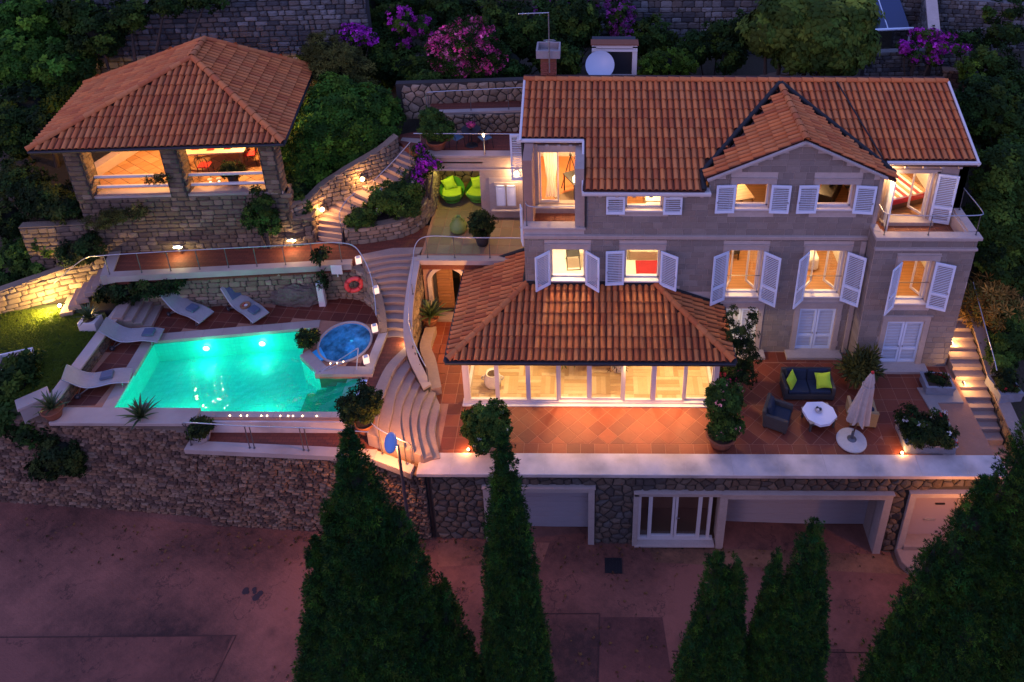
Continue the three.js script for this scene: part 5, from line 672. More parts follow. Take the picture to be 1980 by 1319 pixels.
{ const st = thing('garden_steps', 'reddish stone steps from the lawn up to the upper path, beside the lit wall', 'steps'); for (let i = 0; i < 6; i++) part('step', rbx(0.42, 0.2, 1.0, -19.0 + i * 0.32, 1.22 + i * 0.26, -23.35 - i * 0.06, 0.015, 0, 0.25), M.step, st); part('stair_body', prism([[-19.2, -22.9], [-17.2, -23.2], [-17.2, -24.1], [-19.2, -23.9]], 0.8, 1.2), M.mortar, st); }
// right-hand stairs beside the house
{
  const st = thing('side_stairs', 'straight stone stairs descending beside the right wall of the house, lit by step lamps', 'steps');
  for (let i = 0; i < 16; i++) part('step', rbx(1.05, 1.2, 0.34, 13.4, 0.3 - 0.155 * (i - 8) - 0.6, -22.85 + (i - 4) * 0.31 - 0.02, 0.015), M.step, st);
  part('landing', prism([[12.4, -19.3], [14.4, -19.3], [14.4, -17.5], [12.0, -17.5], [12.1, -18.6]], -1.9, -1.02), M.step, st);
  for (let i = 0; i < 4; i++) part('step', prism([[11.9 + i * 0.12, -19.9 + i * 0.2], [12.9, -19.9 + i * 0.2], [12.9, -19.0], [12.1 + i * 0.1, -18.9]], -1.8, -0.2 - i * 0.2, 0.01), M.step, st);
  stoneWall('stair_wall', 'low pale wall on the right of the side stairs, under a planted trough', [[14.05, -17.6, -2.5, -0.5], [14.0, -20.6, -1.5, 0.1], [13.98, -23.6, -0.5, 1.6]].reverse(), { seed: 65, sw: 0.4, sh: 0.24, thick: 0.3, coping: 0.08, copMat: M.step });
}
// ================================================================ furniture of the terrace
const wickerSeat = (name, label, cat, w, pos, ry, n) => {
  const t = thing(name, label, cat, pos, ry, n > 1 ? null : null);
  part('frame', [rbx(w, 0.24, 0.78, 0, 0.18, 0, 0.03), rbx(w, 0.5, 0.13, 0, 0.5, -0.36, 0.04, -0.12), rbx(0.12, 0.34, 0.78, -w / 2 + 0.06, 0.42, 0.02, 0.04), rbx(0.12, 0.34, 0.78, w / 2 - 0.06, 0.42, 0.02, 0.04)], M.wicker, t);
  for (const x of [-1, 1]) for (const z of [-1, 1]) part('leg', bx(0.06, 0.08, 0.06, x * (w / 2 - 0.06), 0.04, z * 0.32), M.dark, t);
  const cw = (w - 0.26) / n; for (let i = 0; i < n; i++) { const x = -w / 2 + 0.13 + (i + 0.5) * cw; part('seat_cushion', rbx(cw - 0.015, 0.14, 0.66, x, 0.37, 0.06, 0.05, 0, 0, 0, 2), M.navy, t); part('back_cushion', rbx(cw - 0.02, 0.44, 0.15, x, 0.6, -0.24, 0.06, -0.2, 0, 0, 2), M.navy, t); }
  return t;
};
wickerSeat('sofa', 'two-seat wicker sofa with navy cushions and two lime pillows', 'sofa', 1.72, [7.52, 0.01, -20.55], 0.0, 2);
const pillowGeo = (s, t) => { const g = new THREE.BoxGeometry(s, s, t, 8, 8, 1), p = g.attributes.position; for (let i = 0; i < p.count; i++) { const x = p.getX(i) / s * 2, y = p.getY(i) / s * 2, k = Math.pow(Math.max(0, (1 - x * x) * (1 - y * y)), 0.4); p.setZ(i, Math.sign(p.getZ(i)) * (0.01 + t * 0.5 * k)); p.setX(i, p.getX(i) * (1 - 0.12 * (1 - Math.abs(y)) * Math.abs(x))); p.setY(i, p.getY(i) * (1 - 0.12 * (1 - Math.abs(x)) * Math.abs(y))); } g.computeVertexNormals(); return g; };
{ const a = single('pillow', 'lime green square pillow at the left end of the terrace sofa', 'pillow', xf(pillowGeo(0.5, 0.18), 0, 0, 0, -0.35, 0.9, 0.2), M.lime, null, [6.93, 0.68, -20.45]); const b = single('pillow', 'lime green square pillow at the right end of the terrace sofa', 'pillow', xf(pillowGeo(0.52, 0.18), 0, 0, 0, -0.75, -0.35, 0.3), M.lime, null, [8.0, 0.68, -20.45]); }
wickerSeat('armchair', 'grey wicker armchair with navy cushion, left of the terrace coffee table', 'armchair', 0.86, [6.25, 0.01, -19.3], 1.15, 1);
wickerSeat('armchair', 'tan wicker armchair half hidden behind the folded parasol', 'armchair', 0.86, [9.05, 0.01, -19.45], 3.05, 1).children[0].material = worn(0.34, 0.24, 0.12, 0.85, 0.012);
{
  const t = thing('coffee_table', 'low wicker coffee table under a white tablecloth between the armchairs', 'table', [7.6, 0.01, -19.3], 0.2);
  part('tabletop', rbx(0.95, 0.05, 0.7, 0, 0.4, 0, 0.02), M.tan, t); part('apron', rbx(0.85, 0.16, 0.6, 0, 0.3, 0, 0.02), M.wicker, t); for (const x of [-1, 1]) for (const z of [-1, 1]) part('leg', bx(0.06, 0.38, 0.06, x * 0.41, 0.19, z * 0.29), M.wicker, t);
  const oct = [[-0.52, -0.14], [-0.3, -0.42], [0.22, -0.44], [0.5, -0.2], [0.54, 0.16], [0.24, 0.44], [-0.08, 0.5], [-0.42, 0.26]];
  single('tablecloth', 'white angular cloth lying over the terrace coffee table', 'tablecloth', [prism(oct, 0, 0.012), ...oct.map((p, i) => { const q = oct[(i + 1) % 8], dx = q[0] - p[0], dz = q[1] - p[1], L = Math.hypot(dx, dz); return bx(L, 0.1, 0.01, (p[0] + q[0]) / 2, -0.04, (p[1] + q[1]) / 2, 0, Math.atan2(-dz, dx)); })], std(0.7, 0.72, 0.8, 0.9), null, [7.6, 0.442, -19.3]);
  const k = thing('ornament', 'small white dish with dark and white ornaments on the tablecloth', 'ornament', [7.58, 0.456, -19.34]); part('dish', lathe([[0.02, 0], [0.1, 0.02], [0.13, 0.06], [0.12, 0.06], [0.08, 0.03], [0, 0.03]]), M.white, k); part('ball', sph(0.055, -0.03, 0.09, 0.02), M.white, k); part('ball', sph(0.05, 0.06, 0.085, -0.02), M.black, k); part('ball', sph(0.045, -0.02, 0.09, -0.07), M.dark, k);
}
{ // folded parasol
  const t = thing('parasol', 'closed cream parasol leaning a little, on a dark pole in a round white base', 'parasol', [8.5, 0.01, -18.55], 0);
  part('base', [lathe([[0, 0], [0.47, 0], [0.48, 0.03], [0.46, 0.09], [0.1, 0.12], [0, 0.12]], 0, 0, 0, 36)], M.whitePot, t); part('sleeve', [cyl(0.07, 0.16, 0.06, 0, 0.14, 0, 20), cyl(0.045, 0.05, 0.3, 0, 0.28, 0, 14)], M.steelDark, t);
  const tilt = new THREE.Group(); part('pole', bar([0, 0.12, 0], [0.3, 2.75, -0.16], 0.024, 10), M.darkWood, t);
  const seg = 40, rows = 16, P = [], I = []; for (let j = 0; j <= rows; j++) { const k = j / rows, y = lerp(2.78, 0.95, k), R = k < 0.25 ? 0.05 + k * 0.5 : 0.16 + (k - 0.25) * 0.2; for (let i = 0; i <= seg; i++) { const a = i / seg * 6.2832, f = 1 + 0.28 * Math.sin(a * 8 + k * 2) * (0.4 + k * 0.6) + (k > 0.22 && k < 0.3 ? -0.2 : 0); P.push(0.3 * (y - 0.12) / 2.63 + Math.cos(a) * R * f, y + (j === rows ? 0.1 * Math.sin(a * 4) : 0), -0.16 * (y - 0.12) / 2.63 + Math.sin(a) * R * f); } }
  for (let j = 0; j < rows; j++) for (let i = 0; i < seg; i++) { const a = j * (seg + 1) + i, b = a + seg + 1; I.push(a, a + 1, b, b, a + 1, b + 1); }
  const g = new THREE.BufferGeometry(); g.setAttribute('position', new THREE.BufferAttribute(new Float32Array(P), 3)); g.setIndex(I); g.computeVertexNormals(); const cm = M.canvas.clone(); cm.side = THREE.DoubleSide; part('canopy', g, cm, t); part('strap', xf(new THREE.TorusGeometry(0.17, 0.018, 6, 20), 0.235, 2.32, -0.13, Math.PI / 2), M.canvas, t); part('finial', sph(0.05, 0.305, 2.82, -0.163, 10), M.red, t);
}
// ================================================================ loungers at the pool
{
  const t = thing('sun_lounger', 'grey sun lounger with blue towel, first from the left behind the pool', 'sun lounger', [-14.55, 1.01, -23.1], 0, 'sun loungers round the pool');
  const prof = [[-0.92, 0.92], [-0.75, 0.74], [-0.5, 0.48], [-0.3, 0.37], [0, 0.34], [0.35, 0.36], [0.65, 0.31], [0.88, 0.24]];
  const c = new THREE.CatmullRomCurve3(prof.map((p) => V(p[0], p[1], 0))).getPoints(40), w = 0.62, th = 0.045, P = [], I = [];
  c.forEach((p, i) => { for (const [dy, z] of [[0, -w / 2], [0, w / 2], [-th, w / 2], [-th, -w / 2]]) P.push(p.x, p.y + dy, z); }); for (let i = 0; i + 1 < c.length; i++) for (let k = 0; k < 4; k++) { const a = i * 4 + k, b = i * 4 + (k + 1) % 4; I.push(a, b, a + 4, b, b + 4, a + 4); } I.push(0, 3, 2, 0, 2, 1); const e = (c.length - 1) * 4; I.push(e, e + 1, e + 2, e, e + 2, e + 3);
  let g = new THREE.BufferGeometry(); g.setAttribute('position', new THREE.BufferAttribute(new Float32Array(P), 3)); g.setIndex(I); g = g.toNonIndexed(); g.computeVertexNormals();
  part('sling', g, M.fabricGrey, t);
  for (const s of [-1, 1]) part('side_rail', tube(prof.map((p) => [p[0], p[1] - 0.03, s * (w / 2 + 0.015)]), 0.022, 6, 30), M.steel, t);
  for (const s of [-1, 1]) { part('leg', tube([[0.68, 0.28, s * 0.3], [0.66, 0.12, s * 0.3], [0.62, 0.0, s * 0.3]], 0.02, 6, 8), M.steel, t); part('leg', tube([[-0.2, 0.35, s * 0.3], [-0.45, 0.2, s * 0.3], [-0.62, 0.09, s * 0.3]], 0.02, 6, 8), M.steel, t); const wl = part('wheel', xf(new THREE.TorusGeometry(0.075, 0.028, 8, 18), -0.64, 0.1, s * 0.36), M.dark, t); part('hub', cyl(0.035, 0.035, 0.05, -0.64, 0.1, s * 0.36, 12, Math.PI / 2), M.steel, wl); }
  part('crossbar', [bar([-0.64, 0.1, -0.36], [-0.64, 0.1, 0.36], 0.015, 6), bar([0.66, 0.02, -0.3], [0.66, 0.02, 0.3], 0.016, 6)], M.steel, t);
  const rot = [[-14.55, -23.12, -0.42], [-12.45, -23.2, -0.62], [-15.85, -21.75, 0.1], [-15.95, -19.75, 0.3]];
  t.rotation.y = rot[0][2];
  copy(t, 'grey sun lounger with a snack tray and dark cloth, second from left behind the pool', [-12.5, 1.01, -23.25], rot[1][2]);
  copy(t, 'grey sun lounger left of the pool, the one nearer the pale garden steps', [rot[2][0], 1.01, rot[2][1]], rot[2][2]);
  copy(t, 'grey sun lounger left of the pool, the one nearer the front ledge and potted agave', [rot[3][0], 1.01, rot[3][1]], rot[3][2]);
  const tg = () => rbx(0.4, 0.1, 0.32, 0, 0, 0, 0.045, 0, 0, 0, 3); const tw = (label, x, y, z, ry) => { const o = single('towel', label, 'towel', [tg(), rbx(0.36, 0.03, 0.3, 0.01, 0.06, 0, 0.014)], M.towel, null, [x, y, z]); o.rotation.y = ry; };
  tw('folded dark blue towel on the first lounger behind the pool', -14.35, 1.41, -23.02, -0.42); tw('folded dark blue towel on the lounger with the snack tray', -12.1, 1.39, -22.97, -0.62); tw('folded dark blue towel on the lounger near the garden steps', -15.35, 1.4, -21.8, 0.1); tw('folded dark blue towel on the lounger near the front ledge', -15.75, 1.42, -19.82, 0.3);
  const cl = single('towel', 'dark blue cloth hanging over the raised back of the second lounger', 'towel', (() => { const g = new THREE.BoxGeometry(0.55, 0.03, 0.4, 12, 1, 6), p = g.attributes.position; for (let i = 0; i < p.count; i++) p.setY(i, p.getY(i) + 0.03 * nB(p.getX(i) + 0.5, p.getZ(i) + 0.5)); g.computeVertexNormals(); return g; })(), M.towel, null, [-13.06, 1.68, -23.65]); cl.rotation.set(0, -0.62, -0.8, 'YXZ');
  const k = thing('snack_tray', 'small round straw tray with snacks on the second lounger', 'tray', [-12.5, 1.365, -23.2]); part('tray', lathe([[0, 0], [0.17, 0.0], [0.19, 0.05], [0.17, 0.05], [0.16, 0.02], [0, 0.02]]), worn(0.42, 0.2, 0.09), k); part('bowl', lathe([[0.03, 0.02], [0.07, 0.06], [0.06, 0.06], [0, 0.03]], 0.03, 0, 0.02), M.white, k); part('fruit', [sph(0.035, -0.06, 0.05, 0.03, 8), sph(0.03, -0.05, 0.045, -0.06, 8)], M.red, k);
}
// ================================================================ railings
const rail = (label, top, base, o = {}) => { const t = thing('railing', label, 'railing'); part('handrail', tube(top, o.r ?? 0.019, 8, top.length * 8), M.steel, t); base.forEach(([x, y, z, h, dx = 0, dz = 0]) => part('post', [bar([x, y, z], [x + dx, y + h, z + dz], 0.016, 6), cyl(0.035, 0.035, 0.02, x, y + 0.01, z, 8)], M.steelDark, t)); return t; };
rail('long thin steel railing along the upper path above the pool deck, curving down the stairs', [[-19.3, 2.3, -23.3], [-18.0, 3.3, -23.45], [-17.2, 3.62, -23.2], [-15, 3.66, -23.4], [-12.9, 3.66, -23.6], [-10.8, 3.66, -23.8], [-9.0, 3.66, -23.95], [-8.45, 3.55, -23.9], [-8.0, 3.2, -23.5], [-7.72, 2.8, -23.1], [-7.5, 2.3, -22.5], [-7.4, 1.95, -22.1]], [[-17.1, 2.78, -23.2, 0.86], [-16, 2.78, -23.3, 0.86], [-15, 2.78, -23.4, 0.86], [-14, 2.78, -23.5, 0.86], [-13, 2.78, -23.6, 0.86], [-12, 2.78, -23.68, 0.86], [-11, 2.78, -23.78, 0.86], [-10, 2.78, -23.86, 0.86], [-9, 2.78, -23.95, 0.86], [-8.05, 2.25, -23.55, 0.95], [-7.6, 1.5, -22.8, 0.95]]);
rail('steel handrail on the curved wall between the stairs and the arched door', [[-2.3, 3.72, -24.2], [-4.2, 3.72, -24.2], [-6.0, 3.72, -24.2], [-6.24, 3.55, -24.05], [-6.26, 3.0, -23.2], [-6.26, 2.55, -22.3], [-6.15, 2.2, -21.6], [-5.95, 1.9, -21.1], [-5.6, 1.5, -20.6], [-5.42, 1.3, -20.4]], [[-5.9, 2.82, -24.2, 0.9], [-4.9, 2.82, -24.2, 0.9], [-3.6, 2.82, -24.2, 0.9], [-6.22, 2.3, -22.8, 0.45], [-6.1, 1.8, -21.6, 0.4], [-5.36, 0.62, -20.32, 0.68]]);
rail('steel railing with double posts along the brick walkway in front of the pool', [[-12.5, 0.95, -18.15], [-12.35, 1.5, -17.85], [-10.5, 1.5, -17.75], [-8.4, 1.5, -17.68], [-6.6, 1.5, -17.55]], [[-12.3, 0.54, -17.85, 0.95], [-10.45, 0.54, -17.76, 0.95], [-10.3, 0.54, -17.75, 0.95], [-8.75, 0.54, -17.68, 0.95], [-8.6, 0.54, -17.67, 0.95], [-7.2, 0.54, -17.58, 0.95]]);
rail('short steel railing at the foot of the curved steps beside the street lamp', [[-6.9, 1.75, -18.1], [-6.4, 1.6, -17.65], [-5.6, 1.3, -17.42], [-5.35, 1.15, -17.4], [-5.33, 0.5, -17.4]], [[-6.3, 0.5, -17.6, 1.05], [-5.55, 0.3, -17.42, 0.95]]);
rail('thin steel railing on the front of the left balcony', [[-2.05, 6.3, -24.0], [-2.07, 6.3, -22.65], [-1.95, 6.3, -22.5], [-0.2, 6.3, -22.5]], [[-2.05, 5.5, -22.52, 0.8], [-2.05, 5.5, -23.6, 0.8], [-0.28, 5.5, -22.5, 0.8]]);
rail('thin steel railing round the right balcony above the tower', [[9.6, 6.5, -22.4], [9.62, 6.5, -21.9], [9.75, 6.5, -21.84], [12.72, 6.5, -21.84], [12.8, 6.5, -21.9], [12.78, 6.5, -23.4]], [[9.7, 5.68, -21.86, 0.82], [11.15, 5.68, -21.86, 0.82], [12.72, 5.68, -21.88, 0.82], [12.76, 5.68, -23.3, 0.82]]);
rail('steel railing on the front of the upper terrace above the lime chairs', [[-6.6, 6.55, -26.85], [-6.4, 6.55, -26.85], [-4.5, 6.55, -26.85], [-2.4, 6.55, -26.85]], [[-6.35, 5.68, -26.85, 0.88], [-3.95, 5.68, -26.85, 0.88]]);
rail('steel railing along the upper brick walkway by the rubble wall', [[-6.4, 6.4, -28.85], [-6.42, 7.25, -28.85], [-6.2, 7.3, -28.83], [-4.5, 7.35, -28.95], [-2.4, 7.4, -29.1]], [[-6.35, 6.44, -28.8, 0.85], [-4.7, 6.44, -28.9, 0.9], [-3.2, 6.44, -29.0, 0.9]]);
rail('bent steel handrail beside the winding stairs, lower flight', [[-9.25, 3.5, -25.15], [-9.3, 4.0, -25.3], [-9.0, 4.45, -25.6], [-8.75, 4.6, -25.75]], [[-9.25, 2.75, -25.1, 0.9], [-8.95, 3.7, -25.65, 0.8]]);
rail('straight steel handrail beside the winding stairs, upper flight', [[-8.1, 4.95, -26.05], [-7.4, 5.55, -26.45], [-6.75, 6.2, -26.8]], [[-8.05, 4.3, -26.05, 0.7], [-6.8, 5.2, -26.8, 0.95]]);
rail('steel handrail on the right of the side stairs', [[13.95, 2.45, -23.4], [13.95, 1.6, -21.9], [13.95, 1.1, -21.0], [13.95, 0.9, -20.7]], [[13.95, 1.3, -23.2, 1.05], [13.95, 0.1, -21.0, 1.0]]);
// ================================================================ lamps
const fixture = (name, label, pos, ry, build, light) => { const t = thing(name, label, 'lamp', pos, ry); build(t); light(t); return t; };
const pathLamp = (label, x, z, I, rgb = WARM) => fixture('path_lamp', label, [x, 3.15, z], 0, (t) => { part('housing', [rbx(0.34, 0.07, 0.1, 0, 0.05, -0.02, 0.02), bx(0.06, 0.3, 0.05, 0, -0.1, -0.06)], M.steel, t); part('diffuser', rbx(0.32, 0.05, 0.1, 0, -0.005, 0, 0.02), glow(1, 0.8, 0.45, 10), t); }, (t) => lampLight(t, 0, -0.02, 0.1, rgb, I, 2));
pathLamp('small bright lamp on the wall above the brick path, left one', -15.1, -24.32, 0.9, [1, 0.8, 0.35]); pathLamp('small bright lamp on the wall above the brick path, right one near the stair', -11.05, -24.75, 1.0);
const orb = (label, pos, I, rgb = AMBER) => fixture('stair_lamp', label, pos, 0, (t) => { part('back_plate', cyl(0.09, 0.09, 0.03, 0, 0, -0.08, 14, Math.PI / 2), M.steelDark, t); part('bulb', sph(0.085, 0, 0, 0, 12), M_bulb, t); }, (t) => lampLight(t, 0, 0, 0, rgb, I, 3));
orb('round glowing lamp on the curved wall, the upper one on the winding stairs', [-8.65, 4.75, -26.45], 2.2); orb('round glowing lamp on the curved wall, the lower one on the winding stairs', [-10.1, 3.85, -25.72], 2.0);
const wallLamp = (label, pos, I) => fixture('wall_lamp', label, pos, 0, (t) => { part('bracket', [bx(0.1, 0.26, 0.04, 0, 0, -0.1), bx(0.03, 0.03, 0.12, 0, 0.08, -0.05)], M.white, t); part('shade', lathe([[0.05, -0.13], [0.1, -0.1], [0.11, 0.05], [0.06, 0.12], [0.02, 0.14]], 0, 0, 0, 14), M_bulb, t); }, (t) => lampLight(t, 0, 0, 0, [1, 0.6, 0.28], I, 4));
wallLamp('bright wall lamp on the annex beside the louvred shutter', [-2.75, 4.92, -26.6], 3.2); wallLamp('bright wall lamp beside the glass door on the left balcony', [-0.42, 6.5, -23.85], 2.6); wallLamp('bright wall lamp under the eave of the right balcony, by the gable', [10.0, 7.25, -23.2], 3.0);
fixture('ground_spotlight', 'small ground spotlight at the corner of the lawn shining on the stone wall', [-19.3, 1.2, -23.25], 0, (t) => { part('body', cyl(0.06, 0.08, 0.14, 0, 0.05, 0, 12, 0.6), M.dark, t); part('lens', sph(0.06, -0.02, 0.13, 0.02, 10), M_whiteGlow, t); }, (t) => { lampLight(t, -0.25, 0.3, 0.25, [1, 0.62, 0.2], 11, 3); });
fixture('step_lamp', 'hidden low lamp at the foot of the curved stair wall on the brick landing', [-6.3, 1.12, -21.75], 0, (t) => { part('housing', rbx(0.06, 0.1, 0.12, 0.03, 0, 0, 0.01), M.steel, t); part('lens', bx(0.03, 0.07, 0.09, -0.01, 0, 0), M_bulb, t); }, (t) => lampLight(t, -0.12, 0.02, 0.02, WARM, 0.55, 2));
for (const [x, z, y, s] of [[13.0, -22.15, 0.75, 'upper'], [13.02, -20.85, 0.15, 'lower']]) fixture('step_lamp', 'small lamp low on the wall lighting the side stairs, the ' + s + ' one', [x, y, z], 0, (t) => { part('housing', rbx(0.05, 0.1, 0.16, 0, 0, 0, 0.01), M.steel, t); part('lens', bx(0.03, 0.07, 0.12, 0.03, 0, 0), M_bulb, t); }, (t) => lampLight(t, 0.14, 0.03, 0, [1, 0.52, 0.17], 1.1, 2));
fixture('step_lamp', 'low warm lamp beside the landing at the bottom of the side stairs', [12.15, -0.6, -18.7], 0, (t) => { part('housing', rbx(0.08, 0.16, 0.16, -0.05, 0, 0, 0.02), M.steel, t); part('lens', rbx(0.05, 0.12, 0.12, 0.02, 0, 0, 0.02), M_amber, t); }, (t) => lampLight(t, 0.15, 0, 0, [1, 0.48, 0.14], 1.6, 3));
fixture('ground_spotlight', 'low warm lamp at the foot of the large planted trough by the terrace edge', [9.95, 0.05, -18.05], 0, (t) => { part('body', cyl(0.05, 0.06, 0.06, 0, 0, 0, 12), M.dark, t); part('lens', sph(0.045, 0, 0.05, 0, 10), M_bulb, t); }, (t) => lampLight(t, 0, 0.1, 0, AMBER, 0.55, 2));
fixture('ground_spotlight', 'low warm lamp on the terrace floor behind the left round bush pot', [-3.75, 0.05, -18.1], 0, (t) => { part('body', cyl(0.05, 0.06, 0.06, 0, 0, 0, 12), M.dark, t); part('lens', sph(0.045, 0, 0.05, 0, 10), M_bulb, t); }, (t) => lampLight(t, -0.05, 0.14, 0, AMBER, 0.7, 2));
fixture('step_lamp', 'low warm lamp in the corridor by the arched door', [-4.7, 1.7, -22.9], 0, (t) => { part('housing', rbx(0.08, 0.16, 0.16, 0.05, 0, 0, 0.02), M.steel, t); part('lens', rbx(0.05, 0.12, 0.12, -0.02, 0, 0, 0.02), M_amber, t); }, (t) => lampLight(t, -0.1, 0, 0, [1, 0.46, 0.12], 4, 3));
fixture('niche_lamp', 'yellow-green lamp strip under the ceiling of the niche with the lime chairs', [-6.0, 5.15, -27.6], 0, (t) => { part('strip', rbx(0.1, 0.05, 0.4, 0, 0, 0, 0.02), glow(0.9, 0.95, 0.3, 6), t); }, (t) => lampLight(t, 0.2, -0.12, 0, [0.86, 0.8, 0.22], 2.6, 4));
// street lamps: a dark post and a rounded head whose top reflects the sky
const streetLamp = (label, x, z, y0, h, I) => fixture('street_lamp', label, [x, y0, z], 0, (t) => { part('post', [cyl(0.045, 0.06, h, 0, h / 2, 0, 12), cyl(0.09, 0.11, 0.5, 0, 0.25, 0, 12), bar([0, h - 0.1, 0], [-0.18, h + 0.12, 0.05], 0.03, 8)], M.steelDark, t); const hd = part('head', [xf(new THREE.SphereGeometry(0.19, 20, 12), -0.18, h + 0.16, 0.05, 0, 0.2, 0, V(1, 0.55, 2.0))], M.blueLamp, t); part('bulb', [xf(new THREE.SphereGeometry(0.1, 12, 8), -0.18, h + 0.07, 0.05, 0, 0.2, 0, V(1, 0.5, 1.8))], M_amber, t); }, (t) => lampLight(t, -0.18, h - 0.1, 0.05, [1, 0.36, 0.1], I * 1.5, 5));
streetLamp('street lamp with a blue-topped oval head in front of the stair railing', -5.6, -17.0, -3.15, 4.75, 7.5); streetLamp('street lamp by the right street door, behind the tall right cypress', 11.9, -15.9, -3.9, 3.6, 3.2);
// lanterns and tealights
{
  const lant = (label, pos) => { const t = thing('lantern', label, 'lantern', pos); part('paper_shade', rbx(0.2, 0.24, 0.2, 0, 0.12, 0, 0.03, 0, 0.4), M_lantern, t); part('rim', [rbx(0.14, 0.03, 0.14, 0, 0.25, 0, 0.01, 0, 0.4), rbx(0.21, 0.02, 0.21, 0, 0.0, 0, 0.008, 0, 0.4)], M.white, t); lampLight(t, 0, 0.12, 0, [1, 0.6, 0.4], 0.14, 3); };
  lant('white cube lantern at the top of the pool railing, highest of the four', [-8.35, 2.85, -23.85]); lant('white cube lantern half way down the stair railing', [-7.58, 2.2, -23.0]); lant('white cube lantern on the wall end beside the lowest stairs', [-7.5, 1.3, -22.05]); lant('white cube lantern on the corner of the jacuzzi edge', [-7.5, 1.12, -20.75]);
  const tea = thing('tealight', 'leftmost tealight along the front edge of the pool', 'candle', [-11.3, 0.98, -18.56], 0, 'tealights along the pool edge'); part('glass', cyl(0.035, 0.03, 0.05, 0, 0.03, 0, 10), M.glass, tea); part('flame', sph(0.02, 0, 0.04, 0, 8, 1.4), M_candle, tea);
  ['second', 'third', 'fourth', 'fifth', 'sixth', 'seventh', 'eighth', 'ninth', 'tenth'].forEach((w, i) => copy(tea, w + ' tealight from the left along the front edge of the pool', [[-10.95, -10.75, -10.3, -10.12, -9.7, -9.45, -9.3, -9.0, -8.55][i], 0.98, -18.56]));
  for (const p of [[-8.72, -20.7, 'left'], [-8.5, -20.72, 'middle'], [-8.3, -20.78, 'right']]) copy(tea, p[2] + ' one of the three tealights at the jacuzzi front edge', [p[0], 1.05, p[1]], 0, 'tealights by the jacuzzi');
}
single('handrail', 'thin steel handrail leaning across the front of the jacuzzi', 'railing', [bar([-8.95, 1.1, -20.3], [-7.75, 1.65, -20.85], 0.018, 6), bar([-8.95, 1.02, -20.3], [-8.95, 1.15, -20.3], 0.03, 6), bar([-7.75, 1.1, -20.4], [-7.75, 1.65, -20.85], 0.018, 6), bar([-8.95, 1.1, -20.3], [-8.1, 1.3, -20.6], 0.016, 6)], M.steel);
{ const t = thing('life_ring', 'red life ring hanging on the curved wall by the pool stairs', 'life ring', [-8.62, 1.95, -23.78], 0.35); part('ring', xf(new THREE.TorusGeometry(0.27, 0.085, 12, 32), 0, 0, 0.08), M.redRing, t); for (let i = 0; i < 4; i++) { const a = i * Math.PI / 2 + 0.7; part('band', xf(new THREE.TorusGeometry(0.27, 0.09, 12, 4, 0.28), 0, 0, 0.08, 0, 0, a), M.red, t); } }
{ const t = thing('foot_shower', 'slim white pillar shower standing on the deck by the stone wall', 'shower', [-9.85, 1.0, -23.68], 0.05); part('pillar', rbx(0.24, 1.05, 0.2, 0, 0.52, 0, 0.02), M.white, t); part('cap', rbx(0.22, 0.03, 0.18, 0, 1.06, 0, 0.01), M.shutter, t); part('tap', [bar([0, 0.85, 0.1], [0, 0.85, 0.2], 0.02, 8), cyl(0.03, 0.03, 0.02, 0, 0.98, 0.1, 10, Math.PI / 2)], M.steel, t); }
single('notice_board', 'small white rectangular notice plate on the wall below the path railing', 'sign', [rbx(0.4, 0.4, 0.03, 0, 0, 0, 0.008), bx(0.03, 0.5, 0.02, 0, -0.1, -0.03)], M.white, null, [-9.15, 2.62, -23.72]);
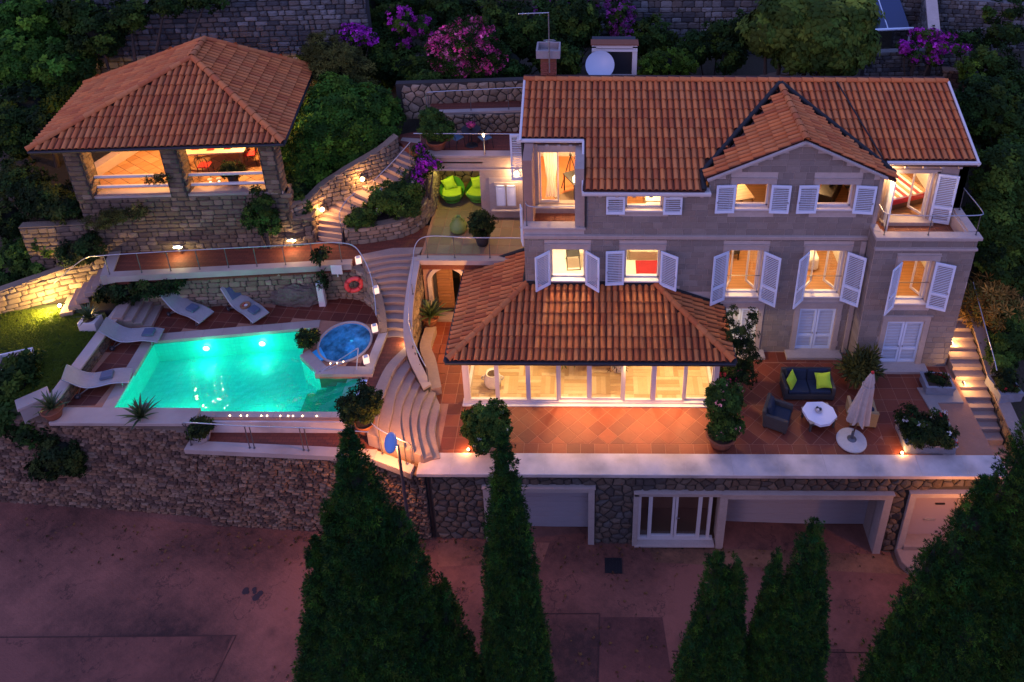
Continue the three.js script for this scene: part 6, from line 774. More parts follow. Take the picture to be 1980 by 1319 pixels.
const PLANTS = [
  ['tree', 'big leafy bright green tree between the pavilion and the winding stairs', 'tree', 'broad', [[-9.66, 6.25, -28.3, 1.53, 1.44, 1.23], [-10.62, 5.94, -27.6, 1.11, 1.3, 1.11], [-8.74, 5.97, -28.6, 1.14, 1.46, 1.14], [-10.08, 6.92, -29.0, 0.93, 0.97, 0.83], [-10.93, 5.08, -26.9, 0.8, 0.82, 0.7], [-9.17, 5.01, -27.8, 1.13, 0.72, 0.62], [-11.5, 5.48, -27.0, 0.6, 0.94, 0.6], [-8.25, 6.58, -29.0, 0.52, 0.85, 0.52]], 4.5],
  ['shrub', 'olive-green feathery shrub right behind the pavilion roof', 'shrub', 'olive', [[-10.3, 7.58, -30.5, 1.17, 1.0, 0.85], [-9.51, 6.88, -30.0, 0.74, 0.62, 0.53], [-10.92, 8.05, -31.0, 0.86, 0.76, 0.64]], 5.5],
  ['bougainvillea', 'violet bougainvillea patch on the dark hillside, nearest the pavilion roof', 'shrub', 'violet', [[-9.84, 8.38, -32.0, 0.53, 0.44, 0.37], [-10.22, 8.52, -32.0, 0.33, 0.28, 0.24], [-9.31, 8.29, -32.0, 0.29, 0.34, 0.29]], 6],
  ['bougainvillea', 'magenta bougainvillea high on the hillside left of the pink oleander', 'shrub', 'violet2', [[-8.21, 8.57, -33.2, 0.56, 0.66, 0.56], [-7.29, 8.36, -33.0, 0.68, 0.45, 0.38], [-8.14, 7.67, -33.0, 0.39, 0.4, 0.34]], 6],
  ['oleander', 'bright pink flowering oleander above the upper brick walkway', 'shrub', 'oleander', [[-5.17, 8.33, -31.5, 0.98, 0.77, 0.65], [-6.01, 7.9, -31.4, 0.65, 0.77, 0.65], [-4.34, 7.62, -31.5, 0.66, 0.77, 0.66], [-4.75, 8.63, -31.8, 0.65, 0.51, 0.44], [-5.62, 7.39, -31.2, 0.87, 0.51, 0.44]], 5.6],
  ['shrub', "dark hillside bushes mass above the pavilion's right corner", 'shrub', 'dark', [[-11.96, 8.47, -34.0, 1.04, 1.22, 1.04], [-10.23, 8.53, -34.5, 1.4, 1.24, 1.05], [-8.46, 8.6, -35.0, 1.42, 0.83, 0.71], [-6.59, 8.36, -35.0, 1.42, 0.84, 0.71], [-9.13, 6.91, -33.0, 1.26, 1.21, 1.03], [-7.63, 6.75, -32.3, 1.13, 0.8, 0.68], [-10.28, 6.91, -33.0, 0.69, 0.81, 0.69]], 5],
  ['shrub', 'dark green low bush overhanging the rubble wall below the oleander', 'shrub', 'mid', [[-6.54, 6.84, -30.6, 0.56, 0.56, 0.47], [-7.0, 6.98, -30.8, 0.43, 0.38, 0.32]], 5.8],
  ['shrub', 'dark hillside bushes behind the aerial and chimney', 'shrub', 'dark', [[-4.16, 8.14, -34.3, 1.28, 1.1, 0.93], [-2.52, 7.77, -34.0, 1.4, 1.23, 1.05], [-0.91, 8.04, -34.6, 1.41, 1.25, 1.06], [-3.58, 6.92, -32.5, 1.02, 0.8, 0.68], [-1.33, 6.95, -33.0, 1.03, 0.81, 0.69], [-4.14, 6.75, -31.3, 1.21, 0.47, 0.4]], 5],
  ['bougainvillea', 'dim purple bougainvillea flecks behind the satellite dish', 'shrub', 'violet3', [[-1.15, 8.26, -35.0, 1.42, 0.84, 0.71], [1.35, 8.06, -35.2, 0.72, 0.98, 0.72], [1.68, 7.28, -34.0, 0.47, 0.55, 0.47]], 6],
  ['hedge', 'rounded bright green hedge bush right of the rooftop dormer box', 'shrub', 'lightgreen', [[3.41, 7.1, -32.2, 1.08, 0.63, 0.54], [2.61, 6.99, -32.0, 0.56, 0.53, 0.45], [4.17, 7.07, -32.0, 0.45, 0.47, 0.4]], 5],
  ['shrub', 'dark bushes between the grey block wall and the broad-leaved tree', 'shrub', 'dark', [[5.96, 7.22, -34.5, 0.83, 0.84, 0.71], [4.73, 7.04, -34.0, 0.82, 0.69, 0.59], [2.92, 7.12, -35.0, 1.08, 0.85, 0.72], [6.23, 6.99, -33.0, 0.57, 0.67, 0.57], [6.78, 7.81, -34.0, 0.7, 0.82, 0.7]], 5],
  ['tree', 'broad-leaved tree with large pale leaves behind the right half of the roof', 'tree', 'fig', [[8.17, 9.33, -31.5, 1.18, 1.13, 0.96], [9.63, 9.0, -31.2, 1.28, 1.38, 1.17], [7.43, 8.74, -31.8, 0.76, 0.9, 0.76], [10.73, 9.34, -31.5, 0.96, 1.13, 0.96], [10.05, 8.06, -30.7, 0.96, 0.63, 0.53], [8.58, 8.12, -30.8, 0.64, 0.5, 0.43], [9.2, 9.87, -32.5, 1.31, 0.77, 0.65], [11.34, 8.18, -31.5, 0.43, 0.77, 0.43]], 5],
  ['bougainvillea', 'purple bougainvillea spilling over the grey rubble wall at the upper right', 'shrub', 'violet', [[14.43, 8.32, -32.6, 0.67, 0.21, 0.18], [13.72, 7.74, -32.4, 0.34, 0.29, 0.25], [15.01, 7.84, -32.3, 0.4, 0.34, 0.29], [15.37, 8.24, -32.4, 0.38, 0.18, 0.16], [14.12, 7.39, -32.2, 0.16, 0.29, 0.16], [14.91, 7.35, -32.2, 0.31, 0.26, 0.22], [15.99, 7.73, -32.3, 0.49, 0.16, 0.13], [14.34, 8.0, -32.5, 0.16, 0.21, 0.16]], 6],
  ['shrub', "yellow-green climbing shrub right of the roof's far corner", 'shrub', 'lightgreen', [[15.87, 7.36, -30.5, 0.43, 0.5, 0.43], [15.7, 7.59, -31.0, 0.32, 0.31, 0.26]], 4],
  ['shrub', 'dark bushes on the top right terrace between the rubble walls', 'shrub', 'dark', [[19.06, 7.46, -34.5, 0.83, 0.47, 0.4], [17.58, 7.2, -34.5, 0.59, 0.36, 0.31], [19.48, 7.59, -38.0, 1.54, 0.45, 0.38]], 5],
  ['tree', 'dark dense evergreen trees right of the house, upper part', 'tree', 'dark', [[15.27, 7.11, -28.0, 0.9, 1.06, 0.9], [16.24, 6.25, -27.5, 1.0, 1.41, 1.0], [16.56, 7.03, -29.5, 0.94, 0.74, 0.63], [15.49, 7.14, -29.5, 0.42, 0.74, 0.42]], 0],
  ['tree', 'green leafy tree right of the house beside the right balcony', 'tree', 'mid2', [[15.12, 5.87, -25.5, 0.95, 1.23, 0.95], [15.65, 4.63, -25.0, 0.86, 1.34, 0.86], [14.75, 4.45, -24.6, 0.66, 1.22, 0.66], [15.39, 3.52, -24.3, 0.76, 1.0, 0.76], [16.34, 5.93, -26.5, 0.59, 1.15, 0.59]], 0],
  ['tree', 'dark evergreen tree right of the tower above the side stairs', 'tree', 'dark', [[14.64, 3.12, -23.9, 0.56, 0.77, 0.56], [15.45, 2.66, -23.6, 0.66, 0.66, 0.56], [14.59, 3.71, -24.5, 0.38, 0.56, 0.38]], 0],
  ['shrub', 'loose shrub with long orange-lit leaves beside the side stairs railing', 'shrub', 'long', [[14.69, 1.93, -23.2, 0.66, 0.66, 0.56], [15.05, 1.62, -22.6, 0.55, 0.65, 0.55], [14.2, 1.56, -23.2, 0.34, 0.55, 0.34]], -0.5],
  ['shrub', 'rounded green shrub above the planted trough of the side stairs', 'shrub', 'mid', [[14.78, 1.17, -21.8, 0.64, 0.75, 0.64], [15.13, 1.63, -22.2, 0.46, 0.54, 0.46], [14.39, 0.7, -21.3, 0.45, 0.42, 0.36]], -0.5],
  ['tree', 'tall bush-covered trees at the top left corner', 'tree', 'mid3', [[-23.13, 9.18, -31.5, 1.61, 1.26, 1.07], [-21.47, 9.22, -32.0, 1.3, 1.02, 0.87], [-22.98, 7.98, -30.0, 1.26, 1.35, 1.15], [-21.58, 7.76, -30.0, 1.05, 1.11, 0.94], [-20.29, 9.07, -33.0, 1.34, 0.66, 0.56], [-18.98, 9.0, -33.5, 0.91, 0.4, 0.34], [-24.18, 8.92, -31.0, 0.85, 1.25, 0.85]], 6],
  ['tree', 'dark leafy trees left of the pavilion roof', 'tree', 'dark', [[-21.91, 6.65, -28.3, 1.12, 1.08, 0.91], [-21.41, 6.95, -29.5, 0.63, 0.74, 0.63], [-22.4, 6.05, -27.5, 0.7, 1.06, 0.7], [-20.93, 6.29, -27.5, 0.7, 0.71, 0.6]], 3],
  ['shrub', 'dark shrub climbing over the far block wall behind the pavilion', 'shrub', 'dark', [[-13.49, 8.87, -33.6, 0.45, 0.67, 0.45], [-13.0, 7.64, -33.6, 0.58, 0.81, 0.58], [-12.16, 7.13, -32.5, 0.45, 0.8, 0.45], [-17.95, 8.65, -33.8, 0.23, 0.19, 0.16], [-18.67, 7.97, -33.8, 0.21, 0.19, 0.16]], 6],
  ['shrub', 'dark shrubs left of the pavilion pillars', 'shrub', 'deep', [[-19.97, 4.68, -25.3, 0.96, 0.79, 0.67], [-21.4, 4.9, -26.0, 0.78, 0.92, 0.78], [-19.12, 4.51, -24.9, 0.57, 0.56, 0.47], [-21.61, 3.82, -25.2, 0.58, 0.8, 0.58]], 3.5],
  ['shrub', 'grey-green bushes above the yellow lit wall at the left edge', 'shrub', 'mid', [[-21.21, 2.61, -24.6, 0.87, 0.68, 0.58], [-20.15, 3.13, -24.7, 0.67, 0.57, 0.48], [-21.62, 1.72, -24.2, 0.58, 0.46, 0.39], [-20.59, 2.13, -24.3, 0.58, 0.45, 0.39]], 2.2],
  ['shrub', 'small dark bush with terracotta pots at the left end of the upper path', 'shrub', 'deep', [[-18.41, 3.22, -24.2, 0.57, 0.49, 0.42], [-18.96, 2.93, -24.2, 0.38, 0.45, 0.38]], 2.6],
  ['ivy', "dark ivy hedge hanging along the wall below the path's left end", 'shrub', 'deep', [[-16.98, 2.01, -23.25, 0.84, 0.37, 0.32], [-15.87, 2.17, -23.35, 0.84, 0.33, 0.28], [-15.02, 2.3, -23.4, 0.37, 0.26, 0.22]], 1.4],
  ['creeper', 'light creeper hanging over the wall under the pavilion sill', 'plant', 'creeper', [[-16.83, 4.57, -24.35, 0.75, 0.26, 0.22], [-17.72, 4.26, -24.3, 0.56, 0.2, 0.17], [-16.16, 4.76, -24.4, 0.28, 0.18, 0.15], [-15.36, 6.02, -24.5, 0.46, 0.15, 0.13]], 4],
  ['shrub', "dark climbing plant on the right corner of the pavilion's wall", 'shrub', 'mid', [[-11.92, 4.65, -24.75, 0.42, 0.67, 0.42], [-11.71, 4.11, -24.7, 0.38, 0.45, 0.38], [-12.26, 4.23, -24.7, 0.28, 0.33, 0.28]], 2.8],
  ['shrub', 'dark undergrowth right of the pavilion pillar, under the leafy tree', 'shrub', 'dark', [[-11.37, 4.59, -26.2, 0.49, 0.7, 0.49], [-11.05, 3.92, -25.8, 0.59, 0.58, 0.49], [-11.63, 5.03, -26.6, 0.3, 0.58, 0.3]], 4],
  ['shrub', 'white-dotted green shrub in the curved planter by the winding stairs', 'shrub', 'whiteflower', [[-7.42, 4.28, -26.0, 0.59, 0.58, 0.49], [-6.87, 4.43, -26.3, 0.4, 0.82, 0.4], [-7.89, 4.22, -25.9, 0.39, 0.46, 0.39], [-6.94, 3.87, -25.9, 0.59, 0.35, 0.3]], 3.4],
  ['shrub', 'low shrub at the left corner of the curved planter', 'shrub', 'mid', [[-8.53, 3.79, -25.5, 0.49, 0.39, 0.33], [-8.72, 3.63, -25.4, 0.39, 0.28, 0.23]], 3.4],
  ['bougainvillea', 'magenta bougainvillea hanging at the corner of the upper terrace', 'shrub', 'violet', [[-6.25, 5.41, -26.6, 0.24, 0.39, 0.24], [-6.48, 4.89, -26.5, 0.18, 0.35, 0.18], [-5.88, 5.4, -26.5, 0.22, 0.14, 0.12], [-6.38, 5.92, -26.7, 0.1, 0.23, 0.1]], 4],
  ['tree', 'dark leafy tree at the left edge beside the lawn', 'tree', 'dark', [[-18.68, 1.19, -19.6, 0.59, 0.6, 0.51], [-18.55, 0.68, -18.9, 0.5, 0.59, 0.5], [-18.76, 1.6, -20.2, 0.43, 0.5, 0.43], [-18.97, 1.04, -19.2, 0.42, 0.69, 0.42], [-17.71, 0.45, -18.5, 0.49, 0.29, 0.25]], 0],
  ['creeper', 'dark creeper hanging on the rough road wall at the left', 'plant', 'deep', [[-16.79, -0.12, -18.2, 0.66, 0.48, 0.41], [-17.41, -0.84, -18.2, 0.42, 0.39, 0.33], [-16.51, -0.6, -18.2, 0.33, 0.49, 0.33]], -1],
  ['creeper', 'thin dark climbing plant on the wall by the notice board', 'plant', 'deep', [[-9.63, 3.31, -23.85, 0.19, 0.15, 0.13], [-9.74, 2.87, -23.75, 0.08, 0.38, 0.08], [-9.74, 2.25, -23.7, 0.08, 0.38, 0.08]], 1.5],
  ['tree', 'dark trees along the top edge behind the pavilion, left of its ridge', 'tree', 'dark', [[-19.75, 9.19, -30.4, 0.83, 0.86, 0.73], [-18.49, 9.86, -30.7, 0.73, 0.61, 0.52], [-20.81, 7.9, -30.2, 0.63, 0.87, 0.63], [-17.06, 10.17, -30.9, 0.73, 0.32, 0.27], [-15.38, 10.4, -31.0, 0.73, 0.32, 0.27], [-20.47, 10.0, -30.6, 0.72, 0.73, 0.62]], 4.2],
  ['shrub', 'dark bushes filling the slope right of the upper rubble walls', 'shrub', 'dark', [[15.5, 6.11, -29.0, 0.63, 0.74, 0.63], [17.14, 7.49, -31.5, 0.88, 0.64, 0.55], [17.69, 6.78, -30.0, 0.64, 1.0, 0.64], [19.7, 7.94, -36.4, 0.98, 0.58, 0.49]], 4],
];
// ================================================================ plants
function leafGeo(n, len, wid, fold, spread, seed, up = 0.4) { // a clump of n folded leaves
  const r = rng(seed), P = [], tri = (a, b, c) => P.push(a.x, a.y, a.z, b.x, b.y, b.z, c.x, c.y, c.z);
  for (let i = 0; i < n; i++) {
    const a = i / n * 6.283 + r() * 0.8, el = up + (r() - 0.5) * spread, d = V(Math.cos(a) * Math.cos(el), Math.sin(el), Math.sin(a) * Math.cos(el)), s = new THREE.Vector3().crossVectors(d, V(0, 1, 0)).normalize(), nrm = new THREE.Vector3().crossVectors(s, d);
    const L = len * (0.75 + r() * 0.5), o = d.clone().multiplyScalar(0.06), m = o.clone().addScaledVector(d, L * 0.5).addScaledVector(nrm, fold * L), t = o.clone().addScaledVector(d, L).addScaledVector(nrm, -fold * L), e1 = m.clone().addScaledVector(s, wid * L).addScaledVector(nrm, -fold * L), e2 = m.clone().addScaledVector(s, -wid * L).addScaledVector(nrm, -fold * L);
    tri(o, e1, m); tri(o, m, e2); tri(m, e1, t); tri(m, t, e2);
  }
  const g = new THREE.BufferGeometry(); g.setAttribute('position', new THREE.BufferAttribute(new Float32Array(P), 3)); g.computeVertexNormals(); return boxUV(g);
}
const LEAF = { broad: leafGeo(6, 1, 0.24, 0.08, 0.9, 1), fine: leafGeo(8, 1, 0.13, 0.05, 1.4, 2), fig: leafGeo(7, 1, 0.3, 0.1, 0.5, 3, 0.15), long: leafGeo(7, 1.2, 0.09, 0.05, 0.7, 4, 0.7), round: leafGeo(6, 0.9, 0.34, 0.1, 1.2, 5), spray: leafGeo(10, 1, 0.085, 0.05, 1.0, 6, 0.85), petal: leafGeo(5, 0.8, 0.42, -0.1, 0.6, 7, 0.6) };
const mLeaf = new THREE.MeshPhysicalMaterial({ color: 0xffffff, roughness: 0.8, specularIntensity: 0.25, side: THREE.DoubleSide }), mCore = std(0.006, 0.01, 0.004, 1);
function foliage(name, parent, geo, samples, mat = mLeaf) {
  const o = new THREE.InstancedMesh(geo, mat, samples.length), m = new THREE.Matrix4(), q = new THREE.Quaternion(), q2 = new THREE.Quaternion(), c = new THREE.Color(), Y = V(0, 1, 0);
  samples.forEach((s, i) => { q.setFromUnitVectors(Y, s.n); q2.setFromAxisAngle(Y, s.a); m.compose(s.p, q.multiply(q2), V(s.s, s.s, s.s)); o.setMatrixAt(i, m); o.setColorAt(i, c.setRGB(...s.c)); });
  o.name = name; o.castShadow = o.receiveShadow = true; o.userData.kind = 'stuff'; parent.add(o); return o;
}
function lobeSamples(lobes, per, size, cols, seed, o = {}) {
  const r = rng(seed), out = [];
  for (const [x, y, z, rx, ry, rz] of lobes) {
    const area = 12.6 * Math.pow((Math.pow(rx * ry, 1.6) + Math.pow(rx * rz, 1.6) + Math.pow(ry * rz, 1.6)) / 3, 1 / 1.6), n = Math.round(area * per);
    const per_ = Math.max(6, Math.round(14 * Math.min(1, Math.min(rx, ry, rz) / 0.35))), nc = Math.max(4, Math.round(n / per_));
    for (let i = 0; i < nc; i++) {
      const u = r() * 2 - 1, t = r() * 6.2832, h = Math.sqrt(1 - u * u), d = V(h * Math.cos(t), u, h * Math.sin(t)); if (d.z < -0.45 && r() < 0.75) d.z *= -1;
      const bump = 0.74 + 0.5 * nA(0.5 + d.x * 0.31 + x * 0.13, 0.5 + d.y * 0.31 + d.z * 0.27 + z * 0.1), k = bump * (1 - 0.3 * Math.pow(r(), 2)), cr = size * (1.1 + 0.7 * r()), c = V(x + d.x * rx * k, y + d.y * ry * k, z + d.z * rz * k), c0 = cols[Math.floor(r() * cols.length)], f0 = 0.4 + 1.2 * r() * r() + 0.25 * r();
      for (let j = 0; j < per_; j++) {
        const e = V(r() - 0.5, r() - 0.5, r() - 0.5).normalize().multiplyScalar(cr * Math.pow(r(), 0.4)); e.y *= 0.75; const p = c.clone().add(e); if (o.ymin !== undefined && p.y < o.ymin) continue;
        const nrm = d.clone().addScaledVector(e, 1.6 / cr * 0.6).add(V((r() - 0.5) * 0.5, 0.4, (r() - 0.5) * 0.5)).normalize(), f = f0 * (0.8 + 0.4 * r());
        out.push({ p, n: nrm, a: r() * 6.28, s: size * (0.6 + r() * 0.55), c: c0.map((v) => v * f) });
      }
    }
  }
  return out;
}
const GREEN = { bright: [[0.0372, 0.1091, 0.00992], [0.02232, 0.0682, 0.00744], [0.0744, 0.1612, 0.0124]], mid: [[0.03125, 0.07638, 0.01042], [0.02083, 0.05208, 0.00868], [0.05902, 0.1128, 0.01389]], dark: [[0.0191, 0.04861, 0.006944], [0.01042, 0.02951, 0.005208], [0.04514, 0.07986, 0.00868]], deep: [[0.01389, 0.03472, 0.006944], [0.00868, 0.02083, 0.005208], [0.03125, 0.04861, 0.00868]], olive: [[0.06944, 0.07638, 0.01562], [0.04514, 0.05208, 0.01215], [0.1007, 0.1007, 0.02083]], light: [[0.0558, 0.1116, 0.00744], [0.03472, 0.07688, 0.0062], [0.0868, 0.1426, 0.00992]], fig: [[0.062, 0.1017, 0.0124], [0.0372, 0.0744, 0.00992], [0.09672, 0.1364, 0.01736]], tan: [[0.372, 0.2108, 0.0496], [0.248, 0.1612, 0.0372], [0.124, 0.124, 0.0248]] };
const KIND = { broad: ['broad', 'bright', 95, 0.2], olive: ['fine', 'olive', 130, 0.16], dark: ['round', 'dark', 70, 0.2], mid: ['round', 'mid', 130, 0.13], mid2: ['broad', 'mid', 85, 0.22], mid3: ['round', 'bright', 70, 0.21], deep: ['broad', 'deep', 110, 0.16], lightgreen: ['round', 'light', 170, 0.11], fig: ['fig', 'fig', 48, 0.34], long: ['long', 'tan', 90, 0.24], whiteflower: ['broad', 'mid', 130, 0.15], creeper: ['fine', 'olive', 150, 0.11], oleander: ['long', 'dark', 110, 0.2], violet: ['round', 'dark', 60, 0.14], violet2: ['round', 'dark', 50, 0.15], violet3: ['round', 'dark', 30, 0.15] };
const FLOWER = { oleander: [[0.85, 0.09, 0.3], [0.7, 0.06, 0.26], [0.9, 0.2, 0.4]], violet: [[0.42, 0.03, 0.4], [0.32, 0.02, 0.36], [0.5, 0.06, 0.5]], violet2: [[0.42, 0.03, 0.34], [0.5, 0.05, 0.4]], violet3: [[0.2, 0.04, 0.2], [0.28, 0.06, 0.26]], whiteflower: [[0.7, 0.66, 0.55]] };
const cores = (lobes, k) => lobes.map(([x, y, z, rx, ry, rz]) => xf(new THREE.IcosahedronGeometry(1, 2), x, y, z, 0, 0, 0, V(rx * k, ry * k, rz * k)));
let pseed = 500;
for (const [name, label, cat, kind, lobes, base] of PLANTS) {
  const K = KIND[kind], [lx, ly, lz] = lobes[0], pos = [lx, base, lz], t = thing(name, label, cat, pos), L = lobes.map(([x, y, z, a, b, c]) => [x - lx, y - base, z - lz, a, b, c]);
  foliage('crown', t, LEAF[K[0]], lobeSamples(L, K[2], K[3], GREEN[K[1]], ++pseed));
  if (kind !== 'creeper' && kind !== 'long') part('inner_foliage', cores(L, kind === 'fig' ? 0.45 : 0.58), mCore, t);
  if (FLOWER[kind]) foliage('flowers', t, LEAF.petal, lobeSamples(L.map((l) => [l[0], l[1] + 0.03, l[2], l[3] * 1.06, l[4] * 1.06, l[5] * 1.08]), kind === 'whiteflower' ? 6 : kind === 'violet' ? 330 : kind === 'oleander' ? 240 : 150, kind === 'oleander' ? 0.125 : kind === 'whiteflower' ? 0.045 : 0.075, FLOWER[kind], ++pseed));
  const r = rng(pseed), stems = []; const tree = cat === 'tree', y0 = 0; if (!['ivy', 'creeper'].includes(name)) for (const l of L.slice(0, 5)) { const a = [l[0] * 0.3 + (r() - 0.5) * 0.2, Math.min(y0, l[1] - l[4]) - 0.3, l[2] * 0.3 - 0.1], b = [l[0], l[1], l[2]]; const m = [lerp(a[0], b[0], 0.5) + (r() - 0.5) * 0.3, lerp(a[1], b[1], 0.55), lerp(a[2], b[2], 0.4)]; stems.push(bar(a, m, tree ? 0.13 : 0.05, 7, tree ? 0.09 : 0.035), bar(m, b, tree ? 0.09 : 0.035, 6, 0.015)); }
  if (stems.length) part(tree ? 'trunk' : 'stem', stems, M.bark, t);
}
// cypresses along the lower side of the road
function cypress(label, x, z, base, spires, seed, n, size) {
  const t = thing('cypress', label, 'tree', [x, base, z], 0), r = rng(seed), S = [], core = []; let tot = 0; const W = spires.map(([, , y0, y1, R]) => (y1 - y0) * R), sum = W.reduce((a, b) => a + b, 0);
  const prof = (k, p) => Math.pow(1 - k, p) * (1 - 0.25 * Math.pow(1 - k, 6));
  spires.forEach(([dx, dz, y0, y1, R, p = 0.75], si) => {
    const m = Math.round(n * W[si] / sum), sd = r() * 10;
    const per = 16, nc = Math.round(m / per);
    for (let i = 0; i < nc; i++) {
      let k; do { k = r(); } while (r() > prof(k, p) + 0.08);
      const a = r() * 6.2832, y = lerp(y0, y1, k), lob = 0.72 + 0.38 * nA(0.5 + a / 6.2832 * 2 + sd, y * 0.16 + sd) + 0.22 * nB(a / 6.2832 * 2 + sd, y * 0.12), rad = (R * prof(k, p) + 0.02) * lob * (1 - 0.22 * Math.pow(r(), 2)), cr = size * (0.75 + 0.7 * r()) * Math.min(1, 0.35 + rad * 1.3);
      const out = V(Math.cos(a), 0, Math.sin(a)); if (out.z < -0.3 && r() < 0.6) out.z *= -1;
      const c = V(dx + out.x * rad, y - base, dz + out.z * rad), f0 = 0.3 + 1.1 * r() * r() + 0.3 * r(), c0 = [[0.02, 0.074, 0.011], [0.01, 0.046, 0.01], [0.042, 0.096, 0.009]][Math.floor(r() * 3)];
      for (let j = 0; j < per; j++) { const e = V(r() - 0.5, r() - 0.5, r() - 0.5).normalize().multiplyScalar(cr * Math.pow(r(), 0.4)); e.y *= i % 6 === 0 ? 2.2 : 1.35; if (i % 6 === 0) e.addScaledVector(out, 0.03 + 0.04 * (e.y > 0 ? e.y / cr : 0)); S.push({ p: c.clone().add(e), n: out.clone().multiplyScalar(0.7).addScaledVector(e, 0.7 / cr).add(V(0, 0.75, 0)).normalize(), a: r() * 6.28, s: size * (0.26 + r() * r() * 0.45), c: c0.map((v) => v * f0 * (0.75 + 0.5 * r())) }); }
    }
    const pts = []; for (let i = 0; i <= 16; i++) pts.push([Math.max(0.001, (R * prof(i / 16, p)) * 0.66), lerp(y0, lerp(y0, y1, 0.97), i / 16) - base]); core.push(lathe(pts, dx, 0, dz, 14));
  });
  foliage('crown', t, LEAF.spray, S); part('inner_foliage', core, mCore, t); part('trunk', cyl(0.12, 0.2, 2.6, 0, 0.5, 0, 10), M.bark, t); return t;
}
cypress('broad dark cypress with several spires in front of the pool corner', -5.1, -12.4, -3.6, [[0, 0, -3.2, 7.6, 1.55, 0.8], [-1.2, 0.1, -3.2, 4.2, 1.0, 0.75], [0.85, 0.1, -3.2, 5.2, 1.15, 0.8], [1.6, 0, -3.2, 2.6, 0.85, 0.8], [-1.75, 0.2, -3.2, 1.2, 0.75, 0.8], [-0.6, 0.35, -3.2, 5.9, 0.8, 0.9], [0.4, 0.6, -3.2, 3.4, 1.2, 0.7], [-0.6, 0.7, -3.2, 2.6, 1.2, 0.7], [1.95, 0.3, -3.2, 0.6, 0.7, 0.8]], 701, 120000, 0.17);
cypress('tall slim cypress standing in front of the left garage door', -1.82, -12.5, -3.6, [[0, 0, -3.2, 7.3, 0.9, 0.72], [0.32, 0.1, -3.2, 3.2, 0.62, 0.8], [-0.25, 0.2, -3.2, 2.4, 0.62, 0.8]], 702, 56000, 0.15);
cypress('shorter cypress with a blunt double tip, left of the three small ones', 3.25, -12.5, -3.6, [[-0.15, 0, -3.2, 3.5, 0.62, 0.6], [0.28, 0, -3.2, 3.3, 0.6, 0.6], [-0.45, 0.2, -3.2, 1.5, 0.6, 0.7], [0.35, 0.3, -3.2, 1.2, 0.65, 0.7]], 703, 36000, 0.15);
cypress('thin pointed cypress, the middle and narrowest of the three small ones', 4.52, -12.5, -3.6, [[0, 0, -3.2, 3.6, 0.52, 0.85], [0.15, 0.2, -3.2, 0.6, 0.6, 0.8]], 704, 22000, 0.14);
cypress('bushy-topped cypress, right of the three small ones', 5.3, -12.5, -3.6, [[0, 0, -3.2, 4.5, 0.78, 0.55], [-0.2, 0.2, -3.2, 2.8, 0.7, 0.6], [0.3, 0.2, -3.2, 2.2, 0.6, 0.6]], 705, 38000, 0.15);
cypress('very large dark cypress filling the lower right corner', 9.7, -12.7, -3.9, [[0.3, 0, -3.2, 8.9, 1.8, 0.8], [-0.7, 0.1, -3.2, 5.9, 1.1, 0.7], [-1.5, 0.2, -3.2, 3.9, 0.75, 0.7], [-1.9, 0.3, -3.2, 1.7, 0.6, 0.7], [0.6, 0.7, -3.2, 6.4, 1.4, 0.7], [-0.6, 0.8, -3.2, 3.2, 1.2, 0.7], [-1.4, 0.8, -3.2, 0.8, 0.8, 0.7], [1.9, 0.2, -3.2, 6.6, 1.4, 0.7]], 706, 120000, 0.18);
// potted plants
const potGeo = (r, h) => lathe([[0, 0], [r * 0.68, 0], [r * 0.8, h * 0.35], [r * 0.93, h * 0.82], [r * 0.93, h * 0.86], [r * 1.06, h * 0.87], [r * 1.06, h], [r * 0.94, h], [r * 0.9, h * 0.9], [0, h * 0.9]], 0, 0, 0, 26);
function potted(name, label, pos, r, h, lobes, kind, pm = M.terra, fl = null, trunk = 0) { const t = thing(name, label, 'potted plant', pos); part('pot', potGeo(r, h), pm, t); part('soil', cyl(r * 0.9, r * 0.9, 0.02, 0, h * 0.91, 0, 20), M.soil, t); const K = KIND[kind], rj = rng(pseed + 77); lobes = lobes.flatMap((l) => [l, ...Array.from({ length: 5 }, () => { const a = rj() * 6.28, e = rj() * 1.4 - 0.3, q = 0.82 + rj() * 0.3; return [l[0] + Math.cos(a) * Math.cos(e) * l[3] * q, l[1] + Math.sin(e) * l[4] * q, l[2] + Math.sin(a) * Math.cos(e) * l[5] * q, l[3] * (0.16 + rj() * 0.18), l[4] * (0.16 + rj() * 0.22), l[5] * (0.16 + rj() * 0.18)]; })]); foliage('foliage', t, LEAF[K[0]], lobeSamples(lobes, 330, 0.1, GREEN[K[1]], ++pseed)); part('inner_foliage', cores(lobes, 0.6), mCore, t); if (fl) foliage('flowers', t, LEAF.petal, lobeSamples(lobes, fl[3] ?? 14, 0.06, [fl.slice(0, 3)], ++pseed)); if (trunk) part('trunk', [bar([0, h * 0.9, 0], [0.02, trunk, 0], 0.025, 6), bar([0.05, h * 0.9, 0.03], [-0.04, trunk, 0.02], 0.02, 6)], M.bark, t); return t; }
potted('potted_bush', 'big round clipped bush in a pale pot on the terrace behind the slim cypress', [-3.15, 0.01, -18.3], 0.42, 0.5, [[0, 1.05, 0, 0.68, 0.66, 0.68]], 'mid', M.terraPale, [0.6, 0.6, 0.45, 6]);
potted('potted_bush', 'tall double bush with pink flowers in a large terracotta pot at the terrace edge', [4.28, 0.01, -18.45], 0.48, 0.5, [[0, 0.95, 0.05, 0.45, 0.42, 0.45], [0, 1.75, -0.2, 0.52, 0.5, 0.5]], 'mid', M.terra, [0.75, 0.3, 0.25, 5]);
